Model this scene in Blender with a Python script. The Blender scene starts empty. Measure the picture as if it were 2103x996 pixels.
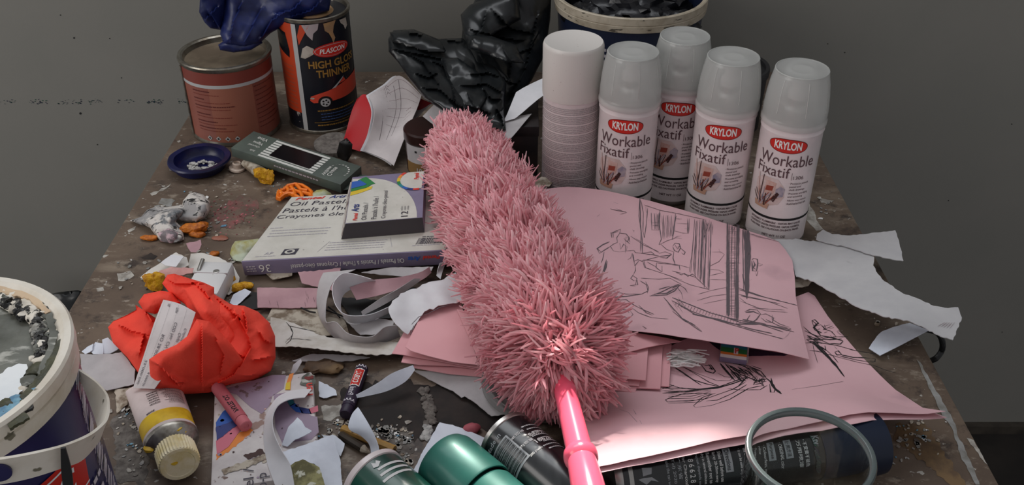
import bpy, bmesh, math, random
import numpy as np
from mathutils import Vector, Matrix, noise
from mathutils.geometry import delaunay_2d_cdt

scene = bpy.context.scene
COL = scene.collection
random.seed(7)
R = math.radians

# ------------------------------------------------------------------ camera
T = 0.78                 # table top height
EYE = 0.62               # camera height above the table top
FPX = 2010.0
CX, CY = 1051.5, 498.0
TH = R(33.8)
cam = bpy.data.cameras.new('camera')
cam.sensor_width = 36.0
cam.lens = FPX / 2103 * 36.0
cam.clip_start = 0.02
camo = bpy.data.objects.new('camera', cam)
camo.location = (0, 0, T + EYE)
camo.rotation_euler = (math.pi / 2 - TH, 0, 0)
COL.objects.link(camo)
scene.camera = camo

# ------------------------------------------------------------------ light
SKY_E, SUN_E, AMB, FILL_E = 12.5, 10.0, 0.36, 13.0
w = bpy.data.worlds.new('room_light')
scene.world = w
w.use_nodes = True
bg = w.node_tree.nodes['Background']
bg.inputs['Color'].default_value = (0.98, 0.97, 1.0, 1)
bg.inputs['Strength'].default_value = AMB
_tc = w.node_tree.nodes.new('ShaderNodeTexCoord'); _sx = w.node_tree.nodes.new('ShaderNodeSeparateXYZ'); _mr = w.node_tree.nodes.new('ShaderNodeMapRange')
w.node_tree.links.new(_tc.outputs['Generated'], _sx.inputs[0]); w.node_tree.links.new(_sx.outputs['X'], _mr.inputs['Value'])
_mr.inputs['From Min'].default_value = -1; _mr.inputs['From Max'].default_value = 1
_mr.inputs['To Min'].default_value = AMB * 1.2; _mr.inputs['To Max'].default_value = AMB * 0.8     # the room is brighter on the left
w.node_tree.links.new(_mr.outputs[0], bg.inputs['Strength'])

WALL_Y = 1.42
SILL = 0.835
def lamp(kind, name, loc, rot, energy, color=(1, 1, 1), **kw):
    l = bpy.data.lights.new(name, kind)
    l.energy = energy
    l.color = color
    for k, v in kw.items():
        setattr(l, k, v)
    o = bpy.data.objects.new(name, l)
    o.location = loc
    o.rotation_euler = rot
    COL.objects.link(o)
    return o
# daylight coming in through the window above the table
lamp('AREA', 'window_daylight', (-0.36, WALL_Y - 0.03, T + SILL + 0.46), (R(-58), 0, 0), SKY_E, (0.93, 0.96, 1.0),
     shape='RECTANGLE', size=1.3, size_y=0.85)
# added soft fill lamp, out of view to the left, brightening wall and fronts
lamp('AREA', 'added_left_fill', (-1.75, 0.15, T + 1.0), (R(80), 0, R(-50)), FILL_E, (1.0, 0.97, 0.93), shape='RECTANGLE', size=1.0, size_y=1.2)
SUN_EL = R(42)
lamp('SUN', 'sun', (0.4, 3, 3.2), (-(math.pi / 2 - SUN_EL), 0, R(0)), SUN_E, (1.0, 0.95, 0.86), angle=R(2.6))

vs = scene.view_settings
scene.display_settings.display_device = 'sRGB'
vs.view_transform = 'Standard'
vs.look = 'None'
vs.exposure = 0.0
vs.gamma = 1.0
vs.use_curve_mapping = False

# ------------------------------------------------------------------ pixel -> place
def ray(px, py):
    u, v = (px - CX) / FPX, (CY - py) / FPX
    return Vector((u, math.cos(TH) + v * math.sin(TH), -math.sin(TH) + v * math.cos(TH)))
def P(px, py, h=0.0):
    d = ray(px, py)
    return Vector((0, 0, T + EYE)) + d * ((EYE - h) / -d.z)
def PD(px, py, Y):
    d = ray(px, py)
    return Vector((0, 0, T + EYE)) + d * (Y / d.y)

# ------------------------------------------------------------------ materials
MATS = {}
def lin(c):
    return tuple(((x / 255 / 12.92) if x / 255 <= 0.04045 else ((x / 255 + 0.055) / 1.055) ** 2.4) for x in c)
def mat(name, col, rough=0.6, col2=None, nscale=40, nlo=0.4, nhi=0.6, spots=None, spscale=120, spthr=0.7,
        bump=0.0, bscale=200, metal=0.0, coat=0.0, trans=0.0, ior=1.45, alpha=1.0, sheen=0.0, sub=0.0, layers=None):
    m = bpy.data.materials.new(name)
    m.use_nodes = True
    nt = m.node_tree
    N, L = nt.nodes, nt.links
    b = N['Principled BSDF']
    b.inputs['Roughness'].default_value = rough
    b.inputs['Metallic'].default_value = metal
    b.inputs['Coat Weight'].default_value = coat
    b.inputs['Coat Roughness'].default_value = 0.15
    b.inputs['Transmission Weight'].default_value = trans
    b.inputs['IOR'].default_value = ior
    b.inputs['Alpha'].default_value = alpha
    b.inputs['Sheen Weight'].default_value = sheen
    b.inputs['Base Color'].default_value = (*lin(col), 1)
    tc = N.new('ShaderNodeTexCoord')
    geo = N.new('ShaderNodeNewGeometry')
    src = geo.outputs['Position']
    cur = None
    def layer(cur, colr, scale, lo, hi, detail=6.0, rough_=0.6, stretch=None):
        n = N.new('ShaderNodeTexNoise')
        n.inputs['Scale'].default_value = scale
        n.inputs['Detail'].default_value = detail
        n.inputs['Roughness'].default_value = rough_
        if stretch:
            mp = N.new('ShaderNodeMapping')
            mp.inputs['Scale'].default_value = stretch[:3]
            if len(stretch) > 3:
                mp.inputs['Rotation'].default_value = (0, 0, stretch[3])
            L.new(src, mp.inputs['Vector'])
            L.new(mp.outputs[0], n.inputs['Vector'])
        else:
            L.new(src, n.inputs['Vector'])
        mr = N.new('ShaderNodeMapRange')
        mr.inputs['From Min'].default_value = lo
        mr.inputs['From Max'].default_value = hi
        L.new(n.outputs['Fac'], mr.inputs['Value'])
        mx = N.new('ShaderNodeMix')
        mx.data_type = 'RGBA'
        L.new(mr.outputs[0], mx.inputs[0])
        if cur is None:
            mx.inputs[6].default_value = (*lin(col), 1)
        else:
            L.new(cur, mx.inputs[6])
        mx.inputs[7].default_value = (*lin(colr), 1)
        return mx.outputs[2]
    if col2:
        cur = layer(cur, col2, nscale, nlo, nhi)
    if spots:
        cur = layer(cur, spots, spscale, spthr, spthr + 0.03, 3.0, 0.5)
    for ly in (layers or []):
        cur = layer(cur, *ly)
    if cur is not None:
        L.new(cur, b.inputs['Base Color'])
    if bump:
        n = N.new('ShaderNodeTexNoise')
        n.inputs['Scale'].default_value = bscale
        n.inputs['Detail'].default_value = 4
        L.new(src, n.inputs['Vector'])
        bp = N.new('ShaderNodeBump')
        bp.inputs['Strength'].default_value = bump
        bp.inputs['Distance'].default_value = 0.002
        L.new(n.outputs['Fac'], bp.inputs['Height'])
        L.new(bp.outputs[0], b.inputs['Normal'])
    if sub:
        b.inputs['Subsurface Weight'].default_value = sub
        b.inputs['Subsurface Radius'].default_value = (0.01, 0.006, 0.005)
    MATS[name] = m
    return m
def frosted(name, col, see=0.35, rough=0.35):
    m = bpy.data.materials.new(name)
    m.use_nodes = True
    N, L = m.node_tree.nodes, m.node_tree.links
    for n in list(N):
        if n.type == 'BSDF_PRINCIPLED':
            N.remove(n)
    out = [n for n in N if n.type == 'OUTPUT_MATERIAL'][0]
    tr = N.new('ShaderNodeBsdfTransparent')
    tr.inputs[0].default_value = (0.93, 0.94, 0.94, 1)
    tl = N.new('ShaderNodeBsdfTranslucent'); tl.inputs[0].default_value = (*lin(col), 1)
    df = N.new('ShaderNodeBsdfDiffuse'); df.inputs[0].default_value = (*lin(col), 1)
    gl = N.new('ShaderNodeBsdfGlossy'); gl.inputs['Roughness'].default_value = rough
    m1 = N.new('ShaderNodeMixShader'); m1.inputs[0].default_value = 0.4
    L.new(tl.outputs[0], m1.inputs[1]); L.new(df.outputs[0], m1.inputs[2])
    m2 = N.new('ShaderNodeMixShader'); m2.inputs[0].default_value = see
    L.new(m1.outputs[0], m2.inputs[1]); L.new(tr.outputs[0], m2.inputs[2])
    m3 = N.new('ShaderNodeMixShader')
    fr = N.new('ShaderNodeFresnel'); fr.inputs[0].default_value = 1.4
    L.new(fr.outputs[0], m3.inputs[0])
    L.new(m2.outputs[0], m3.inputs[1]); L.new(gl.outputs[0], m3.inputs[2])
    L.new(m3.outputs[0], out.inputs[0])
    MATS[name] = m

mat('wall_paint', (132, 130, 124), 0.85, (128, 127, 121), 5, 0.35, 0.65, bump=0.08, bscale=150)
mat('floor_dark', (45, 40, 36), 0.8, (30, 27, 25), 8)
mat('skirting', (70, 64, 56), 0.7, (50, 45, 40), 20)
mat('sun_panel', (200, 200, 195), 0.8)  # added panels in the window opening, out of view, shaping the sun
mat('board', (112, 96, 82), 0.55, (86, 72, 62), 9, 0.35, 0.65, bump=0.25, bscale=90, layers=[
    ((142, 128, 112), 6, 0.56, 0.72, 6.0, 0.6, (1, 3, 1, 0.7)),
    ((62, 52, 47), 22, 0.54, 0.64, 9.0, 0.72, None),
    ((140, 128, 114), 34, 0.55, 0.64, 9.0, 0.75, (1, 2, 1, 0.5)),
    ((150, 140, 128), 30, 0.66, 0.70, 8.0, 0.7, (1, 2.5, 1, -0.5)),
    ((176, 172, 165), 120, 0.69, 0.71, 4.0, 0.5, None),
    ((130, 74, 72), 11, 0.69, 0.76, 3.0, 0.5, None)])
mat('board_edge', (96, 74, 54), 0.7, (60, 46, 36), 40)
mat('grey_streak', (150, 150, 148), 0.7, (120, 118, 112), 60)
mat('ochre_streak', (120, 96, 66), 0.7, (96, 76, 56), 50)
mat('white_streak', (186, 182, 174), 0.7, (140, 134, 126), 90)
mat('red_dust', (134, 72, 74), 0.9, (110, 70, 66), 200)
mat('red_smear', (112, 94, 82), 0.6, (142, 82, 82), 70, 0.42, 0.62, layers=[((92, 76, 66), 24, 0.5, 0.62, 5.0, 0.6, None)])
mat('wet_dark', (30, 24, 22), 0.75, (52, 42, 37), 30, 0.45, 0.65)
mat('rim_tan', (210, 184, 152), 0.5, (196, 170, 140), 60)
mat('white_plastic', (222, 220, 214), 0.4, (205, 200, 192), 30)
mat('bucket_white', (226, 220, 208), 0.4, (200, 190, 172), 22, 0.45, 0.7, spots=(120, 116, 100), spscale=70, spthr=0.68)
mat('bucket_blue', (44, 42, 96), 0.3, (36, 34, 80), 10)
mat('lid_grey', (112, 114, 106), 0.5, (72, 74, 66), 14, 0.4, 0.6, bump=0.9, bscale=60, layers=[
    ((176, 176, 168), 24, 0.58, 0.64, 6.0, 0.6, (1, 3, 1, 0.6)), ((64, 66, 50), 10, 0.6, 0.66, 4.0, 0.6, None)])
mat('paint_white', (236, 240, 242), 0.3, (220, 226, 230), 20)
mat('paint_black', (26, 26, 26), 0.4, (160, 158, 150), 90, 0.55, 0.62, bump=0.8, bscale=120)
mat('paint_olive', (74, 74, 48), 0.5, (52, 54, 40), 60, bump=0.8, bscale=120)
mat('paint_lightblue', (120, 168, 190), 0.4, (88, 130, 160), 90, bump=0.5, bscale=150)
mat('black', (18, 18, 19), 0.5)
mat('ink', (30, 29, 30), 0.85)
mat('graphite', (98, 87, 92), 0.7)
mat('graphite_soft', (140, 120, 124), 0.8)
mat('white', (232, 231, 228), 0.6)
mat('paper_white', (222, 222, 226), 0.8, (206, 206, 210), 25, 0.35, 0.7, bump=0.05, bscale=60)
mat('paper_cool', (226, 232, 243), 0.8, (212, 218, 230), 30)
mat('paper_off', (198, 197, 198), 0.8, (182, 181, 184), 25, 0.35, 0.7, bump=0.08, bscale=60, layers=[((150, 148, 150), 40, 0.68, 0.76, 4.0, 0.5, None)])
mat('paper_dirty', (214, 210, 204), 0.8, (186, 178, 166), 22, 0.48, 0.66, layers=[((110, 98, 84), 18, 0.62, 0.72, 5.0, 0.6, None)])
mat('paper_lined', (206, 198, 198), 0.8, (190, 182, 182), 20)
mat('paper_grey_and_shaded', (186, 183, 184), 0.8, (172, 168, 170), 30)  # shade toned into white curls and strips; plain grey sheets share it
mat('pink_paper', (224, 182, 188), 0.75, (218, 174, 181), 14, 0.3, 0.7, layers=[((196, 156, 164), 16, 0.62, 0.78, 4.0, 0.5, None)])
mat('pink_card', (230, 172, 177), 0.7, (226, 166, 172), 20)
mat('pink_inner', (230, 172, 177), 0.8)
mat('pink_shaded_and_smear', (188, 150, 156), 0.8, (176, 138, 145), 30)  # shade toned into pink papers by the large box; also a table smear
mat('tin', (150, 146, 136), 0.32, (112, 104, 92), 60, 0.45, 0.65, metal=0.85)
mat('tin_lid', (140, 126, 106), 0.5, (112, 98, 82), 24, metal=0.35)
mat('steel', (176, 174, 170), 0.3, metal=0.9)
mat('salmon', (140, 80, 66), 0.4, (128, 71, 58), 12)
mat('salmon_dark', (126, 58, 48), 0.4)
mat('salmon_light', (150, 94, 76), 0.4)
mat('silver_band', (178, 178, 178), 0.35)
mat('brown_text', (92, 34, 30), 0.6)
mat('thin_black', (24, 26, 34), 0.3, layers=[((176, 166, 160), 46, 0.64, 0.68, 6.0, 0.6, (1, 1, 0.5))])
mat('orange', (190, 66, 34), 0.4)
mat('car_red', (206, 72, 52), 0.35)
mat('logo_red', (200, 40, 30), 0.4)
mat('logo_maroon', (110, 24, 22), 0.4)
mat('gold', (150, 112, 50), 0.5)
mat('glassdark', (20, 24, 30), 0.2)
mat('blue_text', (70, 96, 150), 0.6)
mat('white_smear', (180, 172, 162), 0.6, (150, 140, 128), 80)
mat('tan_smear', (170, 132, 88), 0.6, (150, 120, 90), 80)
mat('blue_bag', (24, 36, 92), 0.4, (17, 26, 68), 26, spots=(150, 160, 190), spscale=160, spthr=0.74, bump=0.2, bscale=70)
mat('black_bag', (22, 24, 26), 0.3, (30, 33, 35), 20, bump=0.12, bscale=40)
mat('notebook_red', (176, 26, 34), 0.5)
mat('jar_dark', (44, 22, 20), 0.3)
mat('jar_gold', (130, 100, 60), 0.4)
mat('dark_art', (46, 36, 34), 0.5, (26, 22, 24), 40, layers=[((110, 62, 62), 34, 0.6, 0.68, 3.0, 0.5, None), ((90, 80, 50), 24, 0.64, 0.72, 3.0, 0.5, None)])
mat('navy', (26, 34, 56), 0.35)
mat('bucket_rim', (186, 176, 158), 0.5, (150, 138, 118), 40, 0.4, 0.7, bump=0.3, bscale=80, layers=[((86, 80, 70), 50, 0.62, 0.66, 5.0, 0.6, (1, 1, 4))])
mat('dirty_black', (18, 19, 24), 0.3, (32, 33, 38), 30, 0.45, 0.65, bump=0.9, bscale=40, layers=[((96, 92, 84), 40, 0.70, 0.73, 4.0, 0.5, None), ((170, 50, 30), 30, 0.73, 0.75, 2.0, 0.5, None)])
mat('can_white', (228, 216, 216), 0.32, (216, 207, 207), 30, coat=0.2)
mat('cap_white', (208, 203, 198), 0.35, spots=(140, 124, 118), spscale=420, spthr=0.72)
mat('label_text', (88, 62, 66), 0.6)
mat('label_tan', (196, 156, 144), 0.6, (206, 176, 168), 120)
mat('label_blue', (136, 132, 150), 0.6, (176, 164, 172), 90)
mat('label_fade', (216, 198, 196), 0.6, (200, 178, 172), 80)
mat('brush_dark', (62, 34, 32), 0.6)
mat('brush_red', (146, 64, 48), 0.6)
mat('pot', (190, 150, 128), 0.5)
mat('micro_text', (166, 154, 156), 0.7)
frosted('cap_frost', (244, 245, 242), 0.24, 0.18)
mat('nozzle', (206, 200, 198), 0.4)
mat('dark_plastic', (24, 24, 26), 0.5, (36, 36, 38), 40)
mat('box_white', (208, 205, 197), 0.5, (196, 193, 184), 30, spots=(150, 146, 140), spscale=260, spthr=0.72)
mat('box_purple', (128, 119, 146), 0.5, (122, 113, 138), 40)
mat('box_side_dark', (66, 62, 66), 0.6)
mat('box_worn', (190, 182, 176), 0.7, (130, 116, 112), 70, 0.5, 0.62)
mat('dark_text', (58, 54, 66), 0.6)
mat('pale_text', (206, 202, 210), 0.6)
mat('faint_text', (168, 164, 172), 0.6)
mat('sw_red', (206, 62, 52), 0.6)
mat('sw_orange', (226, 134, 58), 0.6)
mat('sw_yellow', (214, 184, 50), 0.6)
mat('sw_green', (44, 124, 66), 0.6)
mat('sw_teal', (40, 128, 140), 0.6)
mat('sw_blue', (44, 92, 176), 0.6)
mat('sw_navy', (44, 58, 120), 0.6)
mat('sw_pink', (206, 112, 130), 0.6)
mat('charcoal_box', (82, 92, 84), 0.6, (74, 82, 76), 40)
mat('charcoal_stripe', (206, 206, 200), 0.6)
mat('window_black', (14, 12, 15), 0.25)
mat('dish_blue', (18, 22, 70), 0.3, (14, 16, 52), 30)
mat('crumb', (190, 188, 184), 0.8, (150, 148, 146), 200, bump=0.6, bscale=300)
mat('small_cap', (206, 190, 176), 0.5, (176, 156, 140), 80)
mat('tube_dirty', (186, 176, 160), 0.6, (120, 104, 86), 80, 0.45, 0.6)
mat('yellow_paint', (222, 168, 20), 0.5, (190, 130, 16), 160, bump=0.8, bscale=260)
mat('orange_paint', (204, 116, 24), 0.5, (160, 82, 18), 160, bump=0.8, bscale=240)
mat('orange_plastic', (240, 124, 30), 0.4)
mat('skin_paint', (206, 200, 194), 0.5, (150, 148, 148), 40, 0.48, 0.54, bump=0.7, bscale=90, layers=[
    ((30, 30, 32), 70, 0.565, 0.59, 7.0, 0.65, (1, 2.4, 1, 0.8)), ((110, 114, 118), 28, 0.62, 0.66, 4.0, 0.6, None), ((170, 60, 66), 30, 0.72, 0.74, 3.0, 0.5, None)])
mat('skin_pink', (206, 178, 186), 0.5, (120, 112, 116), 70, 0.5, 0.56, bump=0.7, bscale=90, layers=[((160, 24, 34), 24, 0.63, 0.66, 3.0, 0.5, None)])
mat('green_dirty', (182, 190, 168), 0.5, (160, 154, 92), 50, 0.45, 0.62, layers=[((96, 110, 108), 60, 0.66, 0.7, 4.0, 0.5, None)])
mat('charger', (216, 216, 216), 0.35, spots=(150, 140, 130), spscale=180, spthr=0.71)
mat('pink_scrap', (206, 160, 156), 0.6, (190, 140, 136), 50)
mat('red_cloth', (246, 78, 58), 0.75, (240, 66, 48), 20, 0.3, 0.7, bump=0.25, bscale=420)
mat('tube_label', (214, 198, 196), 0.4, (200, 184, 182), 30)
mat('tube_yellow', (222, 184, 40), 0.45, (196, 156, 30), 60)
mat('tube_metal', (170, 166, 158), 0.35, (120, 114, 104), 60, metal=0.7)
mat('tube_cap', (230, 218, 186), 0.5, (214, 196, 140), 60)
mat('barcode_text', (66, 58, 60), 0.6)
mat('dirty_box', (214, 208, 206), 0.55, (196, 188, 188), 30, layers=[((120, 98, 92), 70, 0.63, 0.66, 4.0, 0.5, None), ((150, 124, 114), 30, 0.66, 0.68, 4.0, 0.5, None)])
mat('dirty_purple', (158, 140, 160), 0.55, (146, 128, 148), 30, layers=[((110, 88, 92), 70, 0.64, 0.67, 4.0, 0.5, None)])
mat('pastel_pink', (196, 106, 116), 0.55)
mat('pastel_wrap', (176, 88, 98), 0.6)
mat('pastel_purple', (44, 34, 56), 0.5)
mat('pencil_gold', (176, 138, 74), 0.45, (150, 112, 60), 60)
mat('pencil_dark', (66, 58, 50), 0.35, metal=0.3)
mat('leaf_print', (150, 146, 100), 0.7, (96, 92, 60), 60, 0.45, 0.6, layers=[((196, 196, 180), 90, 0.58, 0.62, 5.0, 0.6, None)])
def soft(name, col):
    m = bpy.data.materials.new(name); m.use_nodes = True
    N, L = m.node_tree.nodes, m.node_tree.links
    for n in list(N):
        if n.type == 'BSDF_PRINCIPLED':
            N.remove(n)
    out = [n for n in N if n.type == 'OUTPUT_MATERIAL'][0]
    d = N.new('ShaderNodeBsdfDiffuse'); d.inputs[0].default_value = (*lin(col), 1)
    t_ = N.new('ShaderNodeBsdfTranslucent'); t_.inputs[0].default_value = (*lin(col), 1)
    mx = N.new('ShaderNodeMixShader'); mx.inputs[0].default_value = 0.5
    L.new(d.outputs[0], mx.inputs[1]); L.new(t_.outputs[0], mx.inputs[2]); L.new(mx.outputs[0], out.inputs[0])
    MATS[name] = m
soft('fluff_a', (250, 204, 210))
soft('fluff_b', (247, 192, 200))
soft('fluff_c', (252, 219, 222))
mat('fluff_core', (248, 192, 202), 0.9)
mat('glass_rim', (126, 138, 138), 0.12, trans=0.55, ior=1.45)
mat('handle_pink', (240, 92, 120), 0.22, coat=0.4, sub=0.15)
mat('spray_black', (24, 27, 30), 0.25, coat=0.5)
mat('spray_text', (206, 206, 206), 0.5)
mat('spray_grey', (150, 154, 158), 0.5)
mat('green_metal', (30, 96, 86), 0.42, (24, 82, 74), 12, coat=0.15, metal=0.2)
mat('green_label', (22, 78, 64), 0.3, (16, 58, 50), 20, coat=0.4)
mat('blue_gleam', (120, 156, 190), 0.4)
mat('navy_cap', (16, 28, 50), 0.4)
mat('clear_glass', (236, 244, 242), 0.02, trans=1.0, ior=1.45)
frosted('lid_plastic', (205, 205, 203), 0.5, 0.2)
mat('grey_dust', (120, 114, 108), 0.95, (90, 84, 80), 120, bump=0.9, bscale=200)
mat('cable_black', (24, 24, 25), 0.5)
mat('table_leg', (80, 62, 48), 0.7, (60, 46, 36), 30)

# ------------------------------------------------------------------ mesh building
class MB:
    def __init__(s):
        s.v, s.f, s.m, s.names = [], [], [], []
    def mi(s, name):
        if name not in s.names:
            s.names.append(name)
        return s.names.index(name)
    def add(s, vs, fs, m):
        o = len(s.v)
        s.v.extend([Vector(p) for p in vs])
        for i, f in enumerate(fs):
            s.f.append(tuple(o + k for k in f))
            s.m.append(s.mi(m if isinstance(m, str) else m[i]))
        return s
    def box(s, size, m, M=None, bev=0.0):
        M = M or Matrix.Identity(4)
        bm = bmesh.new()
        bmesh.ops.create_cube(bm, size=1.0)
        for v in bm.verts:
            v.co = Vector((v.co.x * size[0], v.co.y * size[1], v.co.z * size[2]))
        if bev:
            bmesh.ops.bevel(bm, geom=bm.edges[:] , offset=bev, segments=2, affect='EDGES', profile=0.5)
        bm.verts.index_update()
        s.add([M @ v.co for v in bm.verts], [[v.index for v in f.verts] for f in bm.faces], m)
        bm.free()
        return s
    def lathe(s, prof, n, m, M=None, wob=0.0, capa=True, capb=True):
        """prof: (r, z) list; m: one name or one per segment"""
        M = M or Matrix.Identity(4)
        vs, fs, ms = [], [], []
        for (r, z) in prof:
            for k in range(n):
                a = 2 * math.pi * k / n
                rr = r * (1 + wob * noise.noise(Vector((math.cos(a) * 2, math.sin(a) * 2, z * 30))))
                vs.append(M @ Vector((rr * math.cos(a), rr * math.sin(a), z)))
        for i in range(len(prof) - 1):
            for k in range(n):
                k2 = (k + 1) % n
                fs.append((i * n + k, i * n + k2, (i + 1) * n + k2, (i + 1) * n + k))
                ms.append(m if isinstance(m, str) else m[i])
        if capa and prof[0][0] > 1e-6:
            fs.append(tuple(range(n - 1, -1, -1))); ms.append(m if isinstance(m, str) else m[0])
        if capb and prof[-1][0] > 1e-6:
            o = (len(prof) - 1) * n
            fs.append(tuple(range(o, o + n))); ms.append(m if isinstance(m, str) else m[-1])
        return s.add(vs, fs, ms)
    def tube(s, path, rad, n, m, flat=1.0):
        path = [Vector(p) for p in path]
        k_ = len(path)
        vs, fs = [], []
        up = Vector((0, 0, 1))
        for i, p in enumerate(path):
            t = (path[min(i + 1, k_ - 1)] - path[max(i - 1, 0)])
            t = t.normalized() if t.length > 1e-9 else Vector((1, 0, 0))
            a = t.cross(up)
            if a.length < 1e-3:
                a = t.cross(Vector((1, 0, 0)))
            a.normalize()
            b = a.cross(t).normalized()
            r = rad(i / max(1, k_ - 1)) if callable(rad) else rad
            for k in range(n):
                g = 2 * math.pi * k / n
                vs.append(p + a * (r * math.cos(g)) + b * (r * flat * math.sin(g)))
        for i in range(k_ - 1):
            for k in range(n):
                k2 = (k + 1) % n
                fs.append((i * n + k, i * n + k2, (i + 1) * n + k2, (i + 1) * n + k))
        fs.append(tuple(range(n - 1, -1, -1)))
        fs.append(tuple(range((k_ - 1) * n, k_ * n)))
        return s.add(vs, fs, m)
    def text(s, body, size, m, mp, align='LEFT', bold=0.0, sx=1.0, shear=0.0):
        vs, fs = text_geo(body, size, align, bold, shear)
        return s.add([mp(x * sx, y) for (x, y) in vs], fs, m)
    def flat(s, outline, m, mp, step=0.004):
        """flat shape cut into small faces and laid on a surface by mp"""
        vs, fs = cdt(outline, step)
        return s.add([mp(x, y) for (x, y) in vs], fs, m)
    def dashes(s, x0, x1, y, hgt, m, mp, fill=0.8, rng=None, lmin=0.0015, lmax=0.005):
        rng = rng or random
        x = x0
        while x < x1:
            l = min(rng.uniform(lmin, lmax), x1 - x)
            s.add([mp(x, y), mp(x + l, y), mp(x + l, y + hgt), mp(x, y + hgt)], [(0, 1, 2, 3)], m)
            x += l + (lmax * (1 - fill))
        return s
    def build(s, name, parent=None, label=None, cat=None, group=None, kind=None, sharp=35, smooth=True, origin=None):
        me = bpy.data.meshes.new(name)
        if parent is not None:
            o = Vector(parent.location) if parent.type == 'EMPTY' else Vector(parent['o3'])
        elif origin is not None:
            o = Vector(origin)
        else:
            xs = [v.x for v in s.v]; ys = [v.y for v in s.v]; zs = [v.z for v in s.v]
            o = Vector(((min(xs) + max(xs)) / 2, (min(ys) + max(ys)) / 2, min(zs)))
        me.from_pydata([tuple(v - o) for v in s.v], [], s.f)
        for n in s.names:
            me.materials.append(MATS[n])
        me.polygons.foreach_set('material_index', s.m)
        if smooth:
            me.polygons.foreach_set('use_smooth', [True] * len(me.polygons))
            me.update()
            me.set_sharp_from_angle(angle=R(sharp))
        me.update()
        ob = bpy.data.objects.new(name, me)
        COL.objects.link(ob)
        if parent is not None:
            ob.parent = parent
            ob['o3'] = list(o)
        else:
            ob.location = o
            ob['o3'] = list(o)
        tag(ob, label, cat, group, kind)
        return ob
def tag(o, label=None, cat=None, group=None, kind=None):
    for k, v in (('label', label), ('category', cat), ('group', group), ('kind', kind)):
        if v:
            o[k] = v
def thing(name, label, cat, loc, group=None):
    e = bpy.data.objects.new(name, None)
    e.empty_display_size = 0.03
    e.location = loc
    COL.objects.link(e)
    tag(e, label, cat, group)
    return e

_TX = {}
def text_geo(body, size, align='LEFT', bold=0.0, shear=0.0):
    key = (body, size, align, bold, shear)
    if key not in _TX:
        cu = bpy.data.curves.new('lettering', 'FONT')
        cu.body = body
        cu.size = size
        cu.align_x = align
        cu.resolution_u = 3
        cu.offset = bold * size
        cu.shear = shear
        ob = bpy.data.objects.new('lettering', cu)
        COL.objects.link(ob)
        dg = bpy.context.evaluated_depsgraph_get()
        me = bpy.data.meshes.new_from_object(ob.evaluated_get(dg))
        _TX[key] = ([(v.co.x, v.co.y) for v in me.vertices], [tuple(p.vertices) for p in me.polygons])
        bpy.data.objects.remove(ob)
        bpy.data.curves.remove(cu)
        bpy.data.meshes.remove(me)
    return _TX[key]
def inside(x, y, poly):
    c = False
    n = len(poly)
    j = n - 1
    for i in range(n):
        xi, yi = poly[i]; xj, yj = poly[j]
        if (yi > y) != (yj > y) and x < (xj - xi) * (y - yi) / (yj - yi) + xi:
            c = not c
        j = i
    return c
def densify(pts, step):
    out = []
    n = len(pts)
    for i in range(n):
        a = np.array(pts[i], float); b = np.array(pts[(i + 1) % n], float)
        k = max(1, int(np.hypot(*(b - a)[:2]) / step))
        for q in range(k):
            out.append(tuple(a + (b - a) * q / k))
    return out
def cdt(outline, step):
    """triangulate an outline with inner points every step; returns xy list and faces"""
    o = densify([p[:2] for p in outline], step)
    n = len(o)
    xs = [p[0] for p in o]; ys = [p[1] for p in o]
    pts = list(o)
    arr = np.array(o)
    y = min(ys) + step * 0.5
    row = 0
    while y < max(ys):
        x = min(xs) + step * (0.5 if row % 2 else 0.0)
        while x < max(xs):
            if inside(x, y, o) and np.min((arr[:, 0] - x) ** 2 + (arr[:, 1] - y) ** 2) > (0.5 * step) ** 2:
                pts.append((x, y))
            x += step
        y += step * 0.87
        row += 1
    ed = [(i, (i + 1) % n) for i in range(n)]
    r = delaunay_2d_cdt([Vector(p) for p in pts], ed, [], 1, 1e-9)
    vs, fs = r[0], r[2]
    keep = []
    for f in fs:
        c = sum((vs[k] for k in f), Vector((0, 0))) / len(f)
        if inside(c.x, c.y, o):
            keep.append(tuple(f))
    return [(v.x, v.y) for v in vs], keep
def boundary_edges(fs):
    d = {}
    for f in fs:
        for i in range(len(f)):
            a, b = f[i], f[(i + 1) % len(f)]
            if (b, a) in d:
                del d[(b, a)]
            else:
                d[(a, b)] = 1
    return list(d)
class TPS:
    """smooth surface through scattered heights"""
    def __init__(s, pts, lam=1e-4):
        P_ = np.array([(p[0], p[1]) for p in pts], float)
        s.c = P_.mean(0); s.sc = max(np.ptp(P_[:, 0]), np.ptp(P_[:, 1]), 1e-6)
        s.p = (P_ - s.c) / s.sc
        n = len(pts)
        d = np.linalg.norm(s.p[:, None] - s.p[None], axis=2)
        K = np.where(d > 0, d * d * np.log(d + 1e-12), 0) + lam * np.eye(n)
        A = np.zeros((n + 3, n + 3))
        A[:n, :n] = K; A[:n, n] = 1; A[:n, n + 1:] = s.p; A[n, :n] = 1; A[n + 1:, :n] = s.p.T
        b = np.zeros(n + 3); b[:n] = [p[2] for p in pts]
        s.w = np.linalg.lstsq(A, b, rcond=None)[0]
    def __call__(s, x, y):
        q = (np.array([x, y]) - s.c) / s.sc
        d = np.linalg.norm(s.p - q, axis=1)
        n = len(s.p)
        return float((np.where(d > 0, d * d * np.log(d + 1e-12), 0) * s.w[:n]).sum() + s.w[n] + s.w[n + 1:] @ q)

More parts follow.
